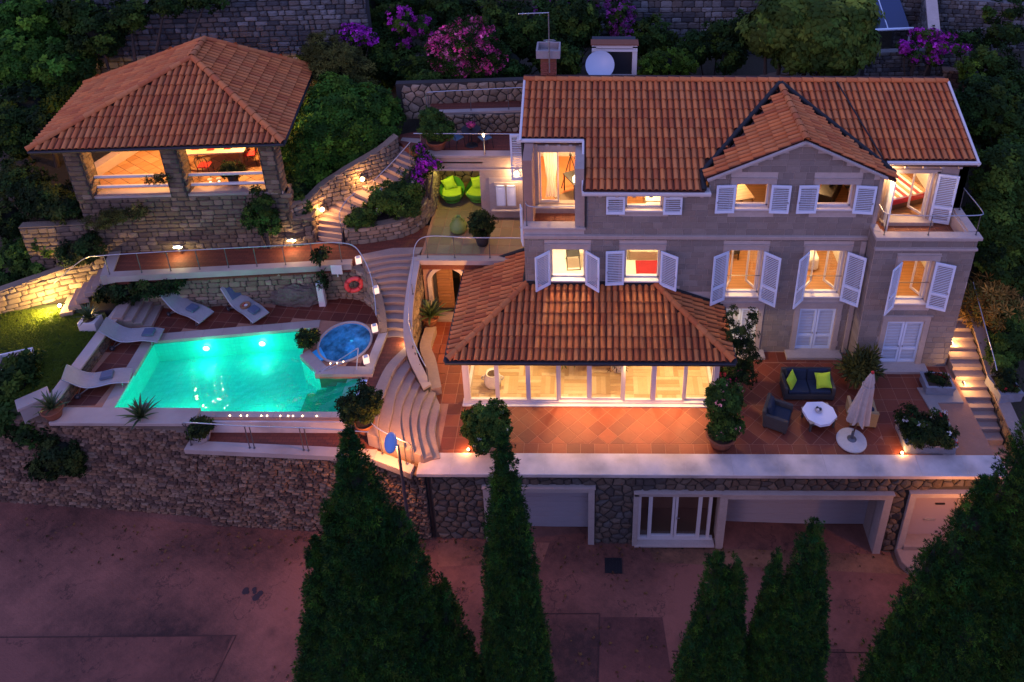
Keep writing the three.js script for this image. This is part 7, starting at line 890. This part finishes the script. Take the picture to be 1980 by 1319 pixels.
{ const t = potted('potted_bush', 'very large terracotta pot with red flowers and an airy climber by the conservatory corner', [4.9, 0.01, -20.6], 0.5, 0.85, [[0, 1.05, 0, 0.52, 0.3, 0.5]], 'deep', M.terra, [0.5, 0.03, 0.1, 26]); foliage('climber', t, LEAF.broad, lobeSamples([[0.3, 1.6, -0.1, 0.45, 0.5, 0.4], [0.05, 2.4, -0.3, 0.38, 0.5, 0.35], [0.4, 2.2, -0.2, 0.4, 0.45, 0.35], [0.55, 3.0, -0.3, 0.16, 0.42, 0.16], [-0.1, 3.0, -0.35, 0.2, 0.45, 0.2], [0.55, 1.0, 0.3, 0.2, 0.4, 0.2], [0.7, 1.7, 0.1, 0.25, 0.2, 0.2]], 120, 0.09, GREEN.deep, ++pseed)); part('trunk', [bar([0.05, 0.8, 0], [0.2, 2.2, -0.2], 0.03, 6, 0.02), bar([0.2, 2.2, -0.2], [0.5, 3.2, -0.3], 0.018, 5), bar([0.12, 1.6, -0.1], [-0.1, 3.1, -0.35], 0.018, 5)], M.bark, t); }
potted('potted_tree', 'bushy tree in a pot at the right end of the pool ledge, above the railing', [-6.95, 0.75, -18.25], 0.3, 0.4, [[0, 1.15, 0, 0.52, 0.5, 0.5], [-0.25, 1.0, 0.1, 0.35, 0.3, 0.35], [0.25, 1.3, 0, 0.35, 0.3, 0.3]], 'deep', M.terra, null, 1.2);
potted('potted_bush', 'dark round bush in a pot on the patio behind the railing', [-3.98, 2.77, -25.1], 0.3, 0.42, [[0, 0.95, 0, 0.45, 0.5, 0.42]], 'deep', M.dark);
potted('potted_bush', 'leafy green bush in a low terracotta pot at the left end of the upper terrace', [-5.85, 5.6, -27.3], 0.38, 0.42, [[0, 0.95, 0, 0.5, 0.5, 0.45], [-0.15, 1.35, -0.1, 0.35, 0.35, 0.3], [0.3, 0.9, 0.1, 0.35, 0.35, 0.3]], 'mid2', M.terra);
potted('potted_bush', 'small pot of yellow-leaved plants on the corner of the jacuzzi edge', [-9.7, 1.08, -21.5], 0.2, 0.24, [[0, 0.42, 0, 0.3, 0.24, 0.28], [0.2, 0.5, 0, 0.14, 0.12, 0.12]], 'deep', M.terraPale, [0.55, 0.42, 0.02, 60]);
potted('potted_bush', 'round grey pot with a low bush at the left end of the brick walkway', [-12.05, 0.5, -18.1], 0.3, 0.4, [[0, 0.5, 0, 0.32, 0.22, 0.3]], 'deep', M.troughStone);
potted('potted_bush', 'small dark pot plant inside the pavilion by the front rail', [-13.1, 5.17, -25.5], 0.22, 0.42, [[0, 0.62, 0, 0.38, 0.25, 0.28]], 'deep', M.dark);
// agaves: each blade its own
const blade = (() => { const P = [], n = 6; for (let i = 0; i < n; i++) { const f = (k) => { const w = 0.055 * Math.sin(Math.PI * Math.min(1, 0.25 + k * 0.75)) + 0.004, y = 0.75 * k - 0.3 * k * k, x = k; return [[x, y + 0.012, -w], [x, y, 0], [x, y + 0.012, w]]; }; const a = f(i / n), b = f((i + 1) / n); for (let j = 0; j < 2; j++) P.push(...a[j], ...a[j + 1], ...b[j + 1], ...a[j], ...b[j + 1], ...b[j]); } const g = new THREE.BufferGeometry(); g.setAttribute('position', new THREE.BufferAttribute(new Float32Array(P), 3)); g.computeVertexNormals(); return boxUV(g); })();
const mBlade = [std(0.05, 0.085, 0.025, 0.5, { side: THREE.DoubleSide }), std(0.07, 0.1, 0.03, 0.5, { side: THREE.DoubleSide }), std(0.035, 0.065, 0.022, 0.5, { side: THREE.DoubleSide })];
function agave(label, pos, pot, n, size, seed, name = 'potted_agave') { const t = thing(name, label, 'potted plant', pos), r = rng(seed); let h = 0; if (pot === 'round') { part('pot', potGeo(0.3, 0.34), M.terra, t); h = 0.32; } else if (pot === 'square') { part('pot', [rbx(0.62, 0.38, 0.5, 0, 0.19, 0, 0.02)], M.white, t); part('soil', cyl(0.2, 0.2, 0.02, 0, 0.385, 0, 16), M.soil, t); h = 0.38; } for (let i = 0; i < n; i++) { const b = new THREE.Mesh(blade, mBlade[i % 3]); b.name = 'leaf'; const k = i / n, s = size * (0.75 + r() * 0.4); b.position.set(0, h, 0); b.rotation.set(0, i * 2.4 + r() * 0.3, lerp(-0.15, 1.0, k), 'YXZ'); b.scale.set(s, s, s * 1.15); b.castShadow = true; t.add(b); } part('heart', sph(0.07 * size, 0, h + 0.04, 0, 8, 1.6), mBlade[2], t); return t; }
{ const t = agave('spiky palm in a square terracotta planter behind the parasol', [9.35, 0.01, -21.0], 'square', 90, 0.85, 805, 'potted_palm'); t.children[0].material = M.terra; t.children[0].scale.set(1.2, 1.25, 1.3); foliage('fronds', t, LEAF.long, lobeSamples([[0, 0.8, 0, 0.35, 0.4, 0.35]], 120, 0.26, GREEN.olive, ++pseed)); }
agave('potted agave at the left end of the front pool ledge', [-16.75, 1.08, -18.45], 'round', 34, 0.55, 801); agave('wide spiky agave on the front pool ledge in front of the pool corner', [-14.0, 1.09, -18.4], null, 40, 0.62, 802, 'agave'); agave('potted agave in a white square pot at the edge of the lawn', [-17.7, 1.12, -22.35], 'square', 30, 0.55, 803); agave('spiky yucca in a terracotta pot on the kerb near the arched door', [-5.85, 0.34, -23.45], 'round', 38, 0.72, 804, 'potted_yucca');
// stone troughs with flowers
function trough(label, pos, w, h, d, ry, lobes, flowers, seed) { const t = thing('stone_trough', label, 'planter', pos, ry), g = new THREE.BoxGeometry(w, h, d, 14, 6, 10), p = g.attributes.position; for (let i = 0; i < p.count; i++) { const x = p.getX(i), y = p.getY(i), z = p.getZ(i), n = (nB(x * 0.7 + y * 0.5 + 0.3, z * 0.7 + y * 0.3) - 0.5) * 0.09, k = 1 + 0.06 * (y / h); p.setXYZ(i, x * k + n * Math.sign(x), y + n * 0.4, z * k + n * Math.sign(z)); } g.computeVertexNormals(); part('trough', g.translate(0, h / 2, 0), M.troughStone, t); part('soil', bx(w * 0.82, 0.04, d * 0.8, 0, h + 0.01, 0), M.soil, t); foliage('foliage', t, LEAF.broad, lobeSamples(lobes, 230, 0.1, GREEN.deep, seed)); foliage('flowers', t, LEAF.petal, lobeSamples(lobes, 12, 0.06, flowers, seed + 1)); return t; }
trough('long weathered stone trough of white and red flowers at the right end of the terrace', [10.85, 0.01, -18.55], 1.6, 0.42, 1.0, -0.05, [[-0.4, 0.62, -0.2, 0.5, 0.28, 0.36], [0.35, 0.52, 0.1, 0.52, 0.2, 0.45], [-0.5, 0.75, -0.35, 0.35, 0.28, 0.3], [0.1, 0.52, -0.2, 0.6, 0.2, 0.4], [-0.3, 0.5, 0.25, 0.5, 0.18, 0.28], [0.4, 0.65, -0.4, 0.3, 0.25, 0.25]], [[0.7, 0.68, 0.66], [0.7, 0.68, 0.66], [0.5, 0.05, 0.04]], 811);
trough('small dark stone trough with red flowers beside the right French door', [12.05, 0.05, -20.75], 0.95, 0.36, 0.7, -0.05, [[0, 0.42, 0, 0.36, 0.16, 0.26]], [[0.45, 0.03, 0.03]], 813);
trough('stone trough with red flowers on the low wall beside the side stairs', [14.3, 0.0, -20.6], 0.8, 0.4, 0.9, 0.1, [[0, 0.62, 0, 0.4, 0.3, 0.45]], [[0.6, 0.04, 0.06]], 815);
{ const t = thing('planter_box', 'white angular planter box standing on the lawn at the left edge', 'planter', [-19.1, 1.1, -20.3], 0.35); part('box', [bx(1.0, 0.5, 0.06, 0, 0.25, -0.4), bx(1.0, 0.5, 0.06, 0, 0.25, 0.4), bx(0.06, 0.5, 0.74, -0.47, 0.25, 0), bx(0.06, 0.5, 0.74, 0.47, 0.25, 0)], M.white, t); part('soil', bx(0.88, 0.3, 0.74, 0, 0.15, 0), M.soil, t); }
{ // grass blades of the lawn
  const r = rng(820), S = []; const reg = [[-21.8, -19], [-17.3, -18.9], [-17.3, -22.4], [-18.4, -23.4], [-21.8, -23]]; while (S.length < 16000) { const x = lerp(-21.8, -17.2, r()), z = lerp(-23.4, -18.7, r()); if (!inPoly(x, z, reg)) continue; const k = nA(x / 5, z / 5); S.push({ p: V(x, 1.11, z), n: V((r() - 0.5) * 0.7, 1, (r() - 0.5) * 0.7).normalize(), a: r() * 6.28, s: 0.06 + 0.06 * r(), c: [0.1 * (0.7 + k * 0.7), 0.15 * (0.7 + k * 0.6), 0.016] }); }
  const o = foliage(numbered('grass'), scene, leafGeo(6, 1, 0.06, 0.05, 0.5, 9, 1.0), S); tag(o, 'short green grass of the lawn left of the pool, lit yellow near the wall', 'grass', null, 'stuff');
}
{ // dry leaves blown along the foot of the road wall and under the cypresses
  const r = rng(822), S = []; for (let i = 0; i < 420; i++) { const wall = r() < 0.6, x = wall ? -20 + r() * 30 : -9 + r() * 20, z = wall ? -17.25 + Math.min(0, (x + 8) * 0.06) + Math.pow(r(), 2) * 1.4 : -13.2 - Math.pow(r(), 1.5) * 2.6; S.push({ p: V(x, roadY(x) + 0.055, z), n: V((r() - 0.5) * 0.6, 1, (r() - 0.5) * 0.6).normalize(), a: r() * 6.28, s: 0.035 + r() * 0.04, c: [[0.1, 0.05, 0.02], [0.05, 0.035, 0.012], [0.16, 0.09, 0.03]][i % 3] }); }
  tag(foliage(numbered('fallen_leaves'), scene, LEAF.petal, S), 'dry leaves scattered on the road along the foot of the stone wall', 'leaves', null, 'stuff');
}
// ================================================================ patio, roof and room things
const pod = (label, x, z, ry) => { const t = thing('lounge_chair', label, 'chair', [x, 2.77, z], ry); part('shell', (() => { const P = []; const g = new THREE.SphereGeometry(0.52, 28, 16, 0, Math.PI * 2, 0.0, 1.75); g.rotateX(Math.PI); const p = g.attributes.position; for (let i = 0; i < p.count; i++) { const x = p.getX(i), y = p.getY(i), z = p.getZ(i), b = Math.max(0, -z) * 1.1 * Math.max(0, (y + 0.52)); p.setXYZ(i, x, y * 0.72 + b, z); } g.computeVertexNormals(); return g.translate(0, 0.42, 0); })(), Object.assign(M.limeWicker.clone(), { side: THREE.DoubleSide }), t); part('seat_cushion', rbx(0.78, 0.14, 0.7, 0, 0.4, 0.06, 0.07, 0, 0, 0, 3), M.lime, t); part('back_pillow', xf(pillowGeo(0.52, 0.2), -0.1, 0.66, -0.2, -0.5, 0, 0.35), M.lime, t); part('base_ring', xf(new THREE.TorusGeometry(0.3, 0.04, 8, 24), 0, 0.05, 0, Math.PI / 2), M.limeWicker, t); return t; };
pod('round lime green wicker lounge chair in the niche, the left one', -5.55, -28.0, 0.15); pod('round lime green wicker lounge chair in the niche, the right one partly behind the wall', -4.5, -28.05, -0.3);
{ const t = thing('amphora', 'old green-lit clay jar standing on the patio flagstones', 'jar', [-5.0, 2.77, -25.9]); part('body', lathe([[0, 0], [0.26, 0], [0.34, 0.12], [0.33, 0.3], [0.2, 0.48], [0.11, 0.58], [0.13, 0.66], [0.1, 0.66], [0.09, 0.58], [0, 0.5]], 0, 0, 0, 24), worn(0.22, 0.3, 0.06, 0.6, 0.01), t); for (const s of [-1, 1]) part('handle', xf(new THREE.TorusGeometry(0.1, 0.022, 6, 14, Math.PI), s * 0.14, 0.5, 0, 0, 0, -s * Math.PI / 2), worn(0.22, 0.3, 0.06), t); }
const wire = (name, label, pos, ry, seatM) => { const t = thing(name, label, 'chair', pos, ry); part('seat', rbx(0.42, 0.05, 0.42, 0, 0.45, 0, 0.02), seatM, t); part('back_frame', [tube([[-0.2, 0.45, -0.2], [-0.21, 0.8, -0.26], [-0.12, 0.95, -0.28], [0.12, 0.95, -0.28], [0.21, 0.8, -0.26], [0.2, 0.45, -0.2]], 0.015, 5, 24), ...[-0.08, 0, 0.08].map((x) => bar([x, 0.47, -0.2], [x, 0.95, -0.28], 0.008, 4))], M.black, t); for (const x of [-1, 1]) for (const z of [-1, 1]) part('leg', bar([x * 0.19, 0.45, z * 0.19], [x * 0.22, 0, z * 0.22], 0.014, 5), M.black, t); part('armrest', [tube([[-0.21, 0.66, -0.24], [-0.24, 0.66, 0], [-0.23, 0.6, 0.18], [-0.2, 0.45, 0.19]], 0.012, 5, 12), tube([[0.21, 0.66, -0.24], [0.24, 0.66, 0], [0.23, 0.6, 0.18], [0.2, 0.45, 0.19]], 0.012, 5, 12)], M.black, t); return t; };
const blueSeat = worn(0.06, 0.14, 0.24, 0.9, 0.003);
wire('wire_chair', 'black wire chair with blue seat, left of the small table on the upper terrace', [-5.1, 5.6, -27.45], 0.9, blueSeat); wire('wire_chair', 'black wire chair with blue seat, right of the small table on the upper terrace', [-4.0, 5.6, -27.45], -0.9, blueSeat); wire('wire_chair', 'black wire chair behind the small table on the upper terrace', [-4.5, 5.6, -28.1], 0, blueSeat);
{ const t = thing('small_table', 'round dark table with pink flowers on the upper terrace', 'table', [-4.55, 5.6, -27.6]); part('tabletop', cyl(0.38, 0.38, 0.03, 0, 0.72, 0, 24), M.black, t); part('leg', [bar([0, 0, 0], [0, 0.72, 0], 0.03, 8), cyl(0.2, 0.24, 0.03, 0, 0.02, 0, 16)], M.black, t); const f = thing('flower_vase', 'vase of pink flowers on the small round terrace table', 'vase', [-4.55, 6.34, -27.6]); part('vase', lathe([[0, 0], [0.05, 0], [0.07, 0.08], [0.04, 0.14], [0, 0.12]]), M.dark, f); foliage('flowers', f, LEAF.petal, lobeSamples([[0, 0.22, 0, 0.14, 0.1, 0.14]], 500, 0.06, [[0.6, 0.1, 0.25], [0.4, 0.04, 0.2]], 831)); }
{ const t = thing('candle', 'tall glowing candle lamp on the upper terrace railing', 'candle', [-3.95, 5.7, -26.75]); part('stem', bar([0, 0, 0], [0, 0.75, 0], 0.025, 8), M.steel, t); part('flame', sph(0.045, 0, 0.85, 0, 8, 1.8), M_candle, t); lampLight(t, 0, 0.85, 0, AMBER, 0.25, 2); }
{ const t = thing('satellite_dish', 'blue-grey satellite dish in front of the white-framed box behind the roof', 'satellite dish', [0.45, 8.65, -27.9], 0.1); const d = part('dish', lathe(Array.from({ length: 12 }, (_, i) => [i / 11 * 0.55, 0.16 * (i / 11) ** 2]), 0, 0, 0, 34), std(0.42, 0.5, 0.6, 0.4, { side: THREE.DoubleSide }), t); d.rotation.set(1.0, 0, 0.25); d.position.set(0, 0.28, 0); part('arm', [bar([0, 0, 0.1], [0.35, -0.1, 0.55], 0.03, 6), bar([0, -0.6, -0.1], [0, 0.25, -0.05], 0.035, 8)], M.steel, t); part('receiver', xf(new THREE.CapsuleGeometry(0.11, 0.5, 4, 10), 0.1, -0.12, 0.42, 0, 0, Math.PI / 2 + 0.12), M.shutter, t); }
{ const t = thing('roof_hatch', 'white-framed dark hatch box behind the roof ridge', 'roof hatch', [0.98, 8.9, -28.4]); part('frame', [bx(1.72, 0.14, 0.3, 0, 0.66, 0), bx(1.72, 0.08, 0.36, 0, 0.52, 0.05), bx(0.16, 1.3, 0.3, -0.78, 0, 0), bx(0.18, 1.3, 0.3, 0.77, 0, 0), bx(1.72, 0.16, 0.3, 0, -0.68, 0)], M.white, t); part('glazing', bx(1.4, 1.2, 0.05, 0, -0.05, -0.1), M.dark, t); part('box', bx(1.7, 1.2, 1.0, 0, -0.1, -0.7), M.dark, t); part('roof_edge', bx(1.8, 0.04, 0.5, 0, 0.76, 0), M.terra, t); }
// pavilion dining set
{ const F = 5.17; const t = thing('dining_table', 'long wooden dining table inside the pavilion', 'table', [-14.2, F, -26.9], 0.1); part('tabletop', rbx(2.3, 0.06, 1.05, 0, 0.73, 0, 0.015), std(0.6, 0.48, 0.34, 0.6), t); for (const x of [-1, 1]) for (const z of [-1, 1]) part('leg', bx(0.1, 0.7, 0.1, x * 1.0, 0.35, z * 0.42), M.wood, t); const red = thing('place_mat', 'red napkin at the front left corner of the pavilion dining table', 'napkin', [-14.9, F + 0.77, -26.7], 0.1, 'red napkins on the pavilion table'); part('napkin', rbx(0.26, 0.02, 0.18, 0, 0, 0, 0.006), M.red, red); for (const [x, z, w] of [[-14.3, -26.65, 'at the front middle'], [-13.7, -26.75, 'at the front right'], [-14.6, -27.2, 'at the back left'], [-13.9, -27.25, 'at the back right']]) copy(red, 'red napkin ' + w + ' of the pavilion dining table', [x, F + 0.77, z]);
  wire('wire_chair', 'black wire chair with red cushion at the right end of the pavilion table', [-12.95, F, -26.9], -1.4, M.red); wire('wire_chair', 'black wire chair with red cushion at the left end of the pavilion table', [-15.75, F, -26.6], 1.3, M.red); wire('wire_chair', 'black wire chair with red cushion in front of the pavilion table', [-14.35, F, -26.05], 3.2, M.red);
  const l = thing('glass_lantern', 'small glass candle lantern on the pavilion floor by the middle pillar, the left one', 'lantern', [-13.95, F, -25.45]); part('glass', cyl(0.08, 0.08, 0.2, 0, 0.1, 0, 14), M.glass, l); part('candle', cyl(0.04, 0.04, 0.09, 0, 0.05, 0, 10), M_bulbSoft, l); part('cap', cyl(0.085, 0.085, 0.02, 0, 0.21, 0, 14), M.white, l); copy(l, 'small glass candle lantern on the pavilion floor by the middle pillar, the right one', [-13.65, F, -25.5]); }
// the conservatory's pots
{ const urn = (label, x, z, s, plant) => { const t = thing('white_urn', label, 'urn', [x, 0.06, z]); part('body', lathe([[0, 0], [0.24 * s, 0], [0.34 * s, 0.2 * s], [0.35 * s, 0.42 * s], [0.27 * s, 0.62 * s], [0.24 * s, 0.66 * s], [0.27 * s, 0.7 * s], [0.22 * s, 0.7 * s], [0.2 * s, 0.62 * s], [0, 0.6 * s]], 0, 0, 0, 28), M.whitePot, t); part('soil', cyl(0.21 * s, 0.21 * s, 0.02, 0, 0.62 * s, 0, 20), M.soil, t); for (const k of [-1, 1]) part('handle', xf(new THREE.TorusGeometry(0.1 * s, 0.03 * s, 8, 14, Math.PI), k * 0.33 * s, 0.42 * s, 0, 0, 0, -k * Math.PI / 2), M.whitePot, t); if (plant) { foliage('foliage', t, LEAF.long, lobeSamples([[0, 1.2 * s, 0, 0.45, 0.4, 0.4]], 90, 0.22, GREEN.mid, ++pseed)); part('stem', bar([0, 0.6 * s, 0], [0, 1.2 * s, 0], 0.02, 6), M.bark, t); } return t; };
  urn('white urn with handles in the left corner of the conservatory', -3.25, -20.75, 0.85, false); urn('pot with a leafy plant in the middle of the conservatory, the left one', -0.65, -21.85, 0.7, true); urn('pot with a leafy plant in the middle of the conservatory, the right one', 1.1, -21.5, 0.75, true); }
// rooms: a lamp in every room and the pieces seen through the windows
const roomLamp = (label, x, y, z, rgb, I) => fixture('ceiling_lamp', label, [x, y, z], 0, (t) => { part('rose', cyl(0.06, 0.06, 0.03, 0, 0.12, 0, 12), M.white, t); part('globe', sph(0.09, 0, 0, 0, 14), M_bulb, t); part('stem', bar([0, 0.05, 0], [0, 0.12, 0], 0.01, 6), M.steel, t); }, (t) => lampLight(t, 0, 0, 0, rgb, I, 4));
roomLamp('ceiling lamp in the middle-floor room at the left end of the house', -0.8, 4.75, -24.2, [1, 0.74, 0.4], 13); roomLamp('ceiling lamp in the middle-floor room with the red rug', 2.0, 4.75, -24.4, [1, 0.7, 0.38], 9); roomLamp('ceiling lamp in the middle-floor room left of the tower, first window', 5.4, 4.75, -24.2, [1, 0.62, 0.26], 9); roomLamp('ceiling lamp in the middle-floor room next to the tower', 8.1, 4.75, -24.3, [1, 0.66, 0.3], 10); roomLamp('ceiling lamp in the middle-floor tower room', 11.0, 4.75, -23.6, [1, 0.58, 0.22], 6);
roomLamp('ceiling lamp in the upper left room behind the balcony door', -0.8, 7.3, -25.6, [1, 0.62, 0.3], 12); roomLamp('ceiling lamp in the upper room with the small window', 2.0, 6.8, -24.0, [1, 0.6, 0.28], 7); roomLamp('ceiling lamp in the upper room behind the left gable window', 5.3, 7.1, -24.6, [1, 0.56, 0.24], 4.5); roomLamp('ceiling lamp in the upper room behind the right gable window', 8.1, 7.1, -24.6, [1, 0.56, 0.24], 4.5); roomLamp('ceiling lamp in the upper right bedroom', 11.0, 7.15, -25.0, [1, 0.66, 0.34], 9);
{ const bed = thing('bed', 'bed with red and white striped cover in the upper right bedroom', 'bed', [11.0, 5.12, -25.2], 0.35); part('frame', rbx(1.7, 0.25, 2.1, 0, 0.15, 0, 0.02), M.darkWood, bed); part('mattress', rbx(1.65, 0.25, 2.05, 0, 0.38, 0, 0.05), M.cream, bed); for (let i = 0; i < 6; i++) part('stripe', rbx(0.14, 0.02, 2.07, -0.7 + i * 0.28, 0.515, 0, 0.005), i % 2 ? std(0.55, 0.16, 0.08, 0.9) : M.red, bed); part('skirt', rbx(1.66, 0.2, 0.03, 0, 0.35, 1.04, 0.01), M.red, bed); part('pillow', rbx(0.7, 0.14, 0.4, -0.4, 0.55, -0.75, 0.06, 0, 0, 0, 2), M.cream, bed); part('pillow', rbx(0.7, 0.14, 0.4, 0.4, 0.55, -0.75, 0.06, 0, 0, 0, 2), M.cream, bed); }
{ const t = thing('easel_chair', 'black folding chair seen through the left middle-floor window', 'chair', [-0.55, 2.5, -24.3], 0.1); part('seat', rbx(0.5, 0.04, 0.45, 0, 0.5, 0, 0.01), M.black, t); part('backrest', rbx(0.5, 0.35, 0.03, 0, 0.85, -0.25, 0.01, -0.2), M.dark, t); for (const s of [-1, 1]) { part('leg', bar([s * 0.24, 0, 0.4], [s * 0.22, 0.95, -0.28], 0.018, 6), M.black, t); part('leg', bar([s * 0.24, 0, -0.3], [s * 0.23, 0.5, 0.2], 0.018, 6), M.black, t); } part('rung', bar([-0.24, 0.03, 0.4], [0.24, 0.03, 0.4], 0.015, 6), M.black, t); }
single('rug', 'red rug in the middle-floor room with the heart-backed bench', 'rug', rbx(0.95, 0.02, 1.0, 0, 0, 0, 0.008), worn(0.3, 0.01, 0.018, 0.95), null, [2.25, 2.53, -23.95]);
{ const t = thing('bench', 'cream settle with a dark diamond on its back, seen through a middle-floor window', 'bench', [2.2, 2.5, -24.75]); part('seat', rbx(1.3, 0.4, 0.5, 0, 0.2, 0, 0.02), M.tan, t); part('backrest', rbx(1.3, 0.8, 0.08, 0, 0.65, -0.24, 0.02), M.tan, t); part('diamond', xf(new THREE.BoxGeometry(0.2, 0.2, 0.02), 0, 0.75, -0.19, 0, 0, Math.PI / 4), M.black, t); const c = thing('cabinet', 'long white cabinet by the window of the middle-floor room with the red rug', 'cabinet', [1.15, 2.5, -24.0]); part('carcass', rbx(0.5, 0.6, 2.0, 0, 0.3, 0, 0.01), M.cream, c); part('drawer', bx(0.44, 0.25, 0.02, 0, 0.3, 1.005), M.dark, c); }
{ const t = thing('armchair', 'dark armchair seen through the middle-floor window above the conservatory corner', 'armchair', [5.35, 2.3, -25.0], 0.1); part('seat', rbx(0.7, 0.2, 0.6, 0, 0.4, 0, 0.04), M.dark, t); part('backrest', rbx(0.7, 0.5, 0.12, 0, 0.7, -0.3, 0.04, -0.15), M.dark, t); for (const x of [-1, 1]) for (const z of [-1, 1]) part('leg', bx(0.04, 0.3, 0.04, x * 0.3, 0.15, z * 0.25), M.darkWood, t); const b = thing('bathtub', 'white bathtub end seen through the middle-floor window next to the tower', 'bathtub', [8.15, 2.3, -24.9]); part('tub', rbx(0.8, 0.6, 1.5, 0, 0.3, 0, 0.12, 0, 0, 0, 3), M.white, b); part('foot', bx(0.7, 0.06, 1.3, 0, 0.03, 0), M.dark, b); const s = thing('sofa', 'tan sofa seen through the tower window', 'sofa', [11.0, 2.5, -25.2]); part('seat', rbx(1.4, 0.42, 0.7, 0, 0.21, 0, 0.04), M.tan, s); part('backrest', rbx(1.4, 0.4, 0.2, 0, 0.6, -0.28, 0.05), M.tan, s); }
{ const t = thing('desk', 'pale desk seen through the left gable window', 'desk', [5.1, 5.4, -23.6], 0.25); part('tabletop', rbx(1.0, 0.04, 0.9, 0, 0.72, 0, 0.01), M.paleWood, t); for (const x of [-1, 1]) for (const z of [-1, 1]) part('leg', bx(0.05, 0.7, 0.05, x * 0.44, 0.35, z * 0.4), M.wood, t); const c = thing('wardrobe', 'black media bench seen through the right gable window', 'cabinet', [8.6, 5.4, -24.4], -0.5); part('carcass', rbx(0.5, 0.7, 2.0, 0, 0.35, 0, 0.01), M.black, c); part('screen', rbx(0.06, 0.5, 0.9, 0.05, 0.98, 0, 0.01), M.black, c); const l = thing('floor_lamp', 'small glowing table lamp seen at the top of the left gable window', 'lamp', [5.55, 5.4, -25.2]); part('stand', bar([0, 0, 0], [0, 1.1, 0], 0.02, 6), M.dark, l); part('shade', cyl(0.1, 0.17, 0.18, 0, 1.2, 0, 16), M_bulbSoft, l); lampLight(l, 0, 1.2, 0, AMBER, 0.8, 3); }
{ const t = thing('tripod', 'black camera tripod seen through the left balcony door', 'tripod', [-0.65, 5.12, -25.6]); for (let i = 0; i < 3; i++) { const a = i * 2.09 + 0.4; part('leg', bar([0, 1.25, 0], [Math.cos(a) * 0.42, 0, Math.sin(a) * 0.42], 0.018, 6), M.black, t); } part('head', [rbx(0.1, 0.12, 0.1, 0, 1.32, 0, 0.01), bar([0, 1.3, 0], [0.2, 1.2, 0.2], 0.012, 5)], M.black, t); const d = thing('desk', 'dark desk with papers seen through the left balcony door', 'desk', [-0.45, 5.12, -25.0], 0.5); part('tabletop', rbx(0.6, 0.05, 0.9, 0, 0.7, 0, 0.01), M.black, d); for (const x of [-1, 1]) for (const z of [-1, 1]) part('leg', bx(0.04, 0.68, 0.04, x * 0.26, 0.34, z * 0.4), M.black, d); part('paper', bx(0.24, 0.006, 0.32, 0.02, 0.733, 0.1), M.cream, d); single('rug', 'patterned dark rug behind the left balcony door', 'rug', rbx(0.9, 0.02, 0.7, 0, 0, 0, 0.008), M.rug, null, [-0.7, 5.14, -24.7]).rotation.y = 0.5; }
{ const t = thing('bed', 'bed with a dark-striped white cover seen through the small upper window', 'bed', [2.4, 5.2, -23.9]); part('mattress', rbx(1.0, 0.5, 1.6, 0.1, 0.3, 0, 0.05), M.cream, t); for (const z of [0.3, 0.5]) part('stripe', bx(1.01, 0.01, 0.05, 0.1, 0.556, z), M.dark, t); part('legs', bx(0.9, 0.06, 1.5, 0.1, 0.03, 0), M.dark, t); }
renderer.render(scene, camera);
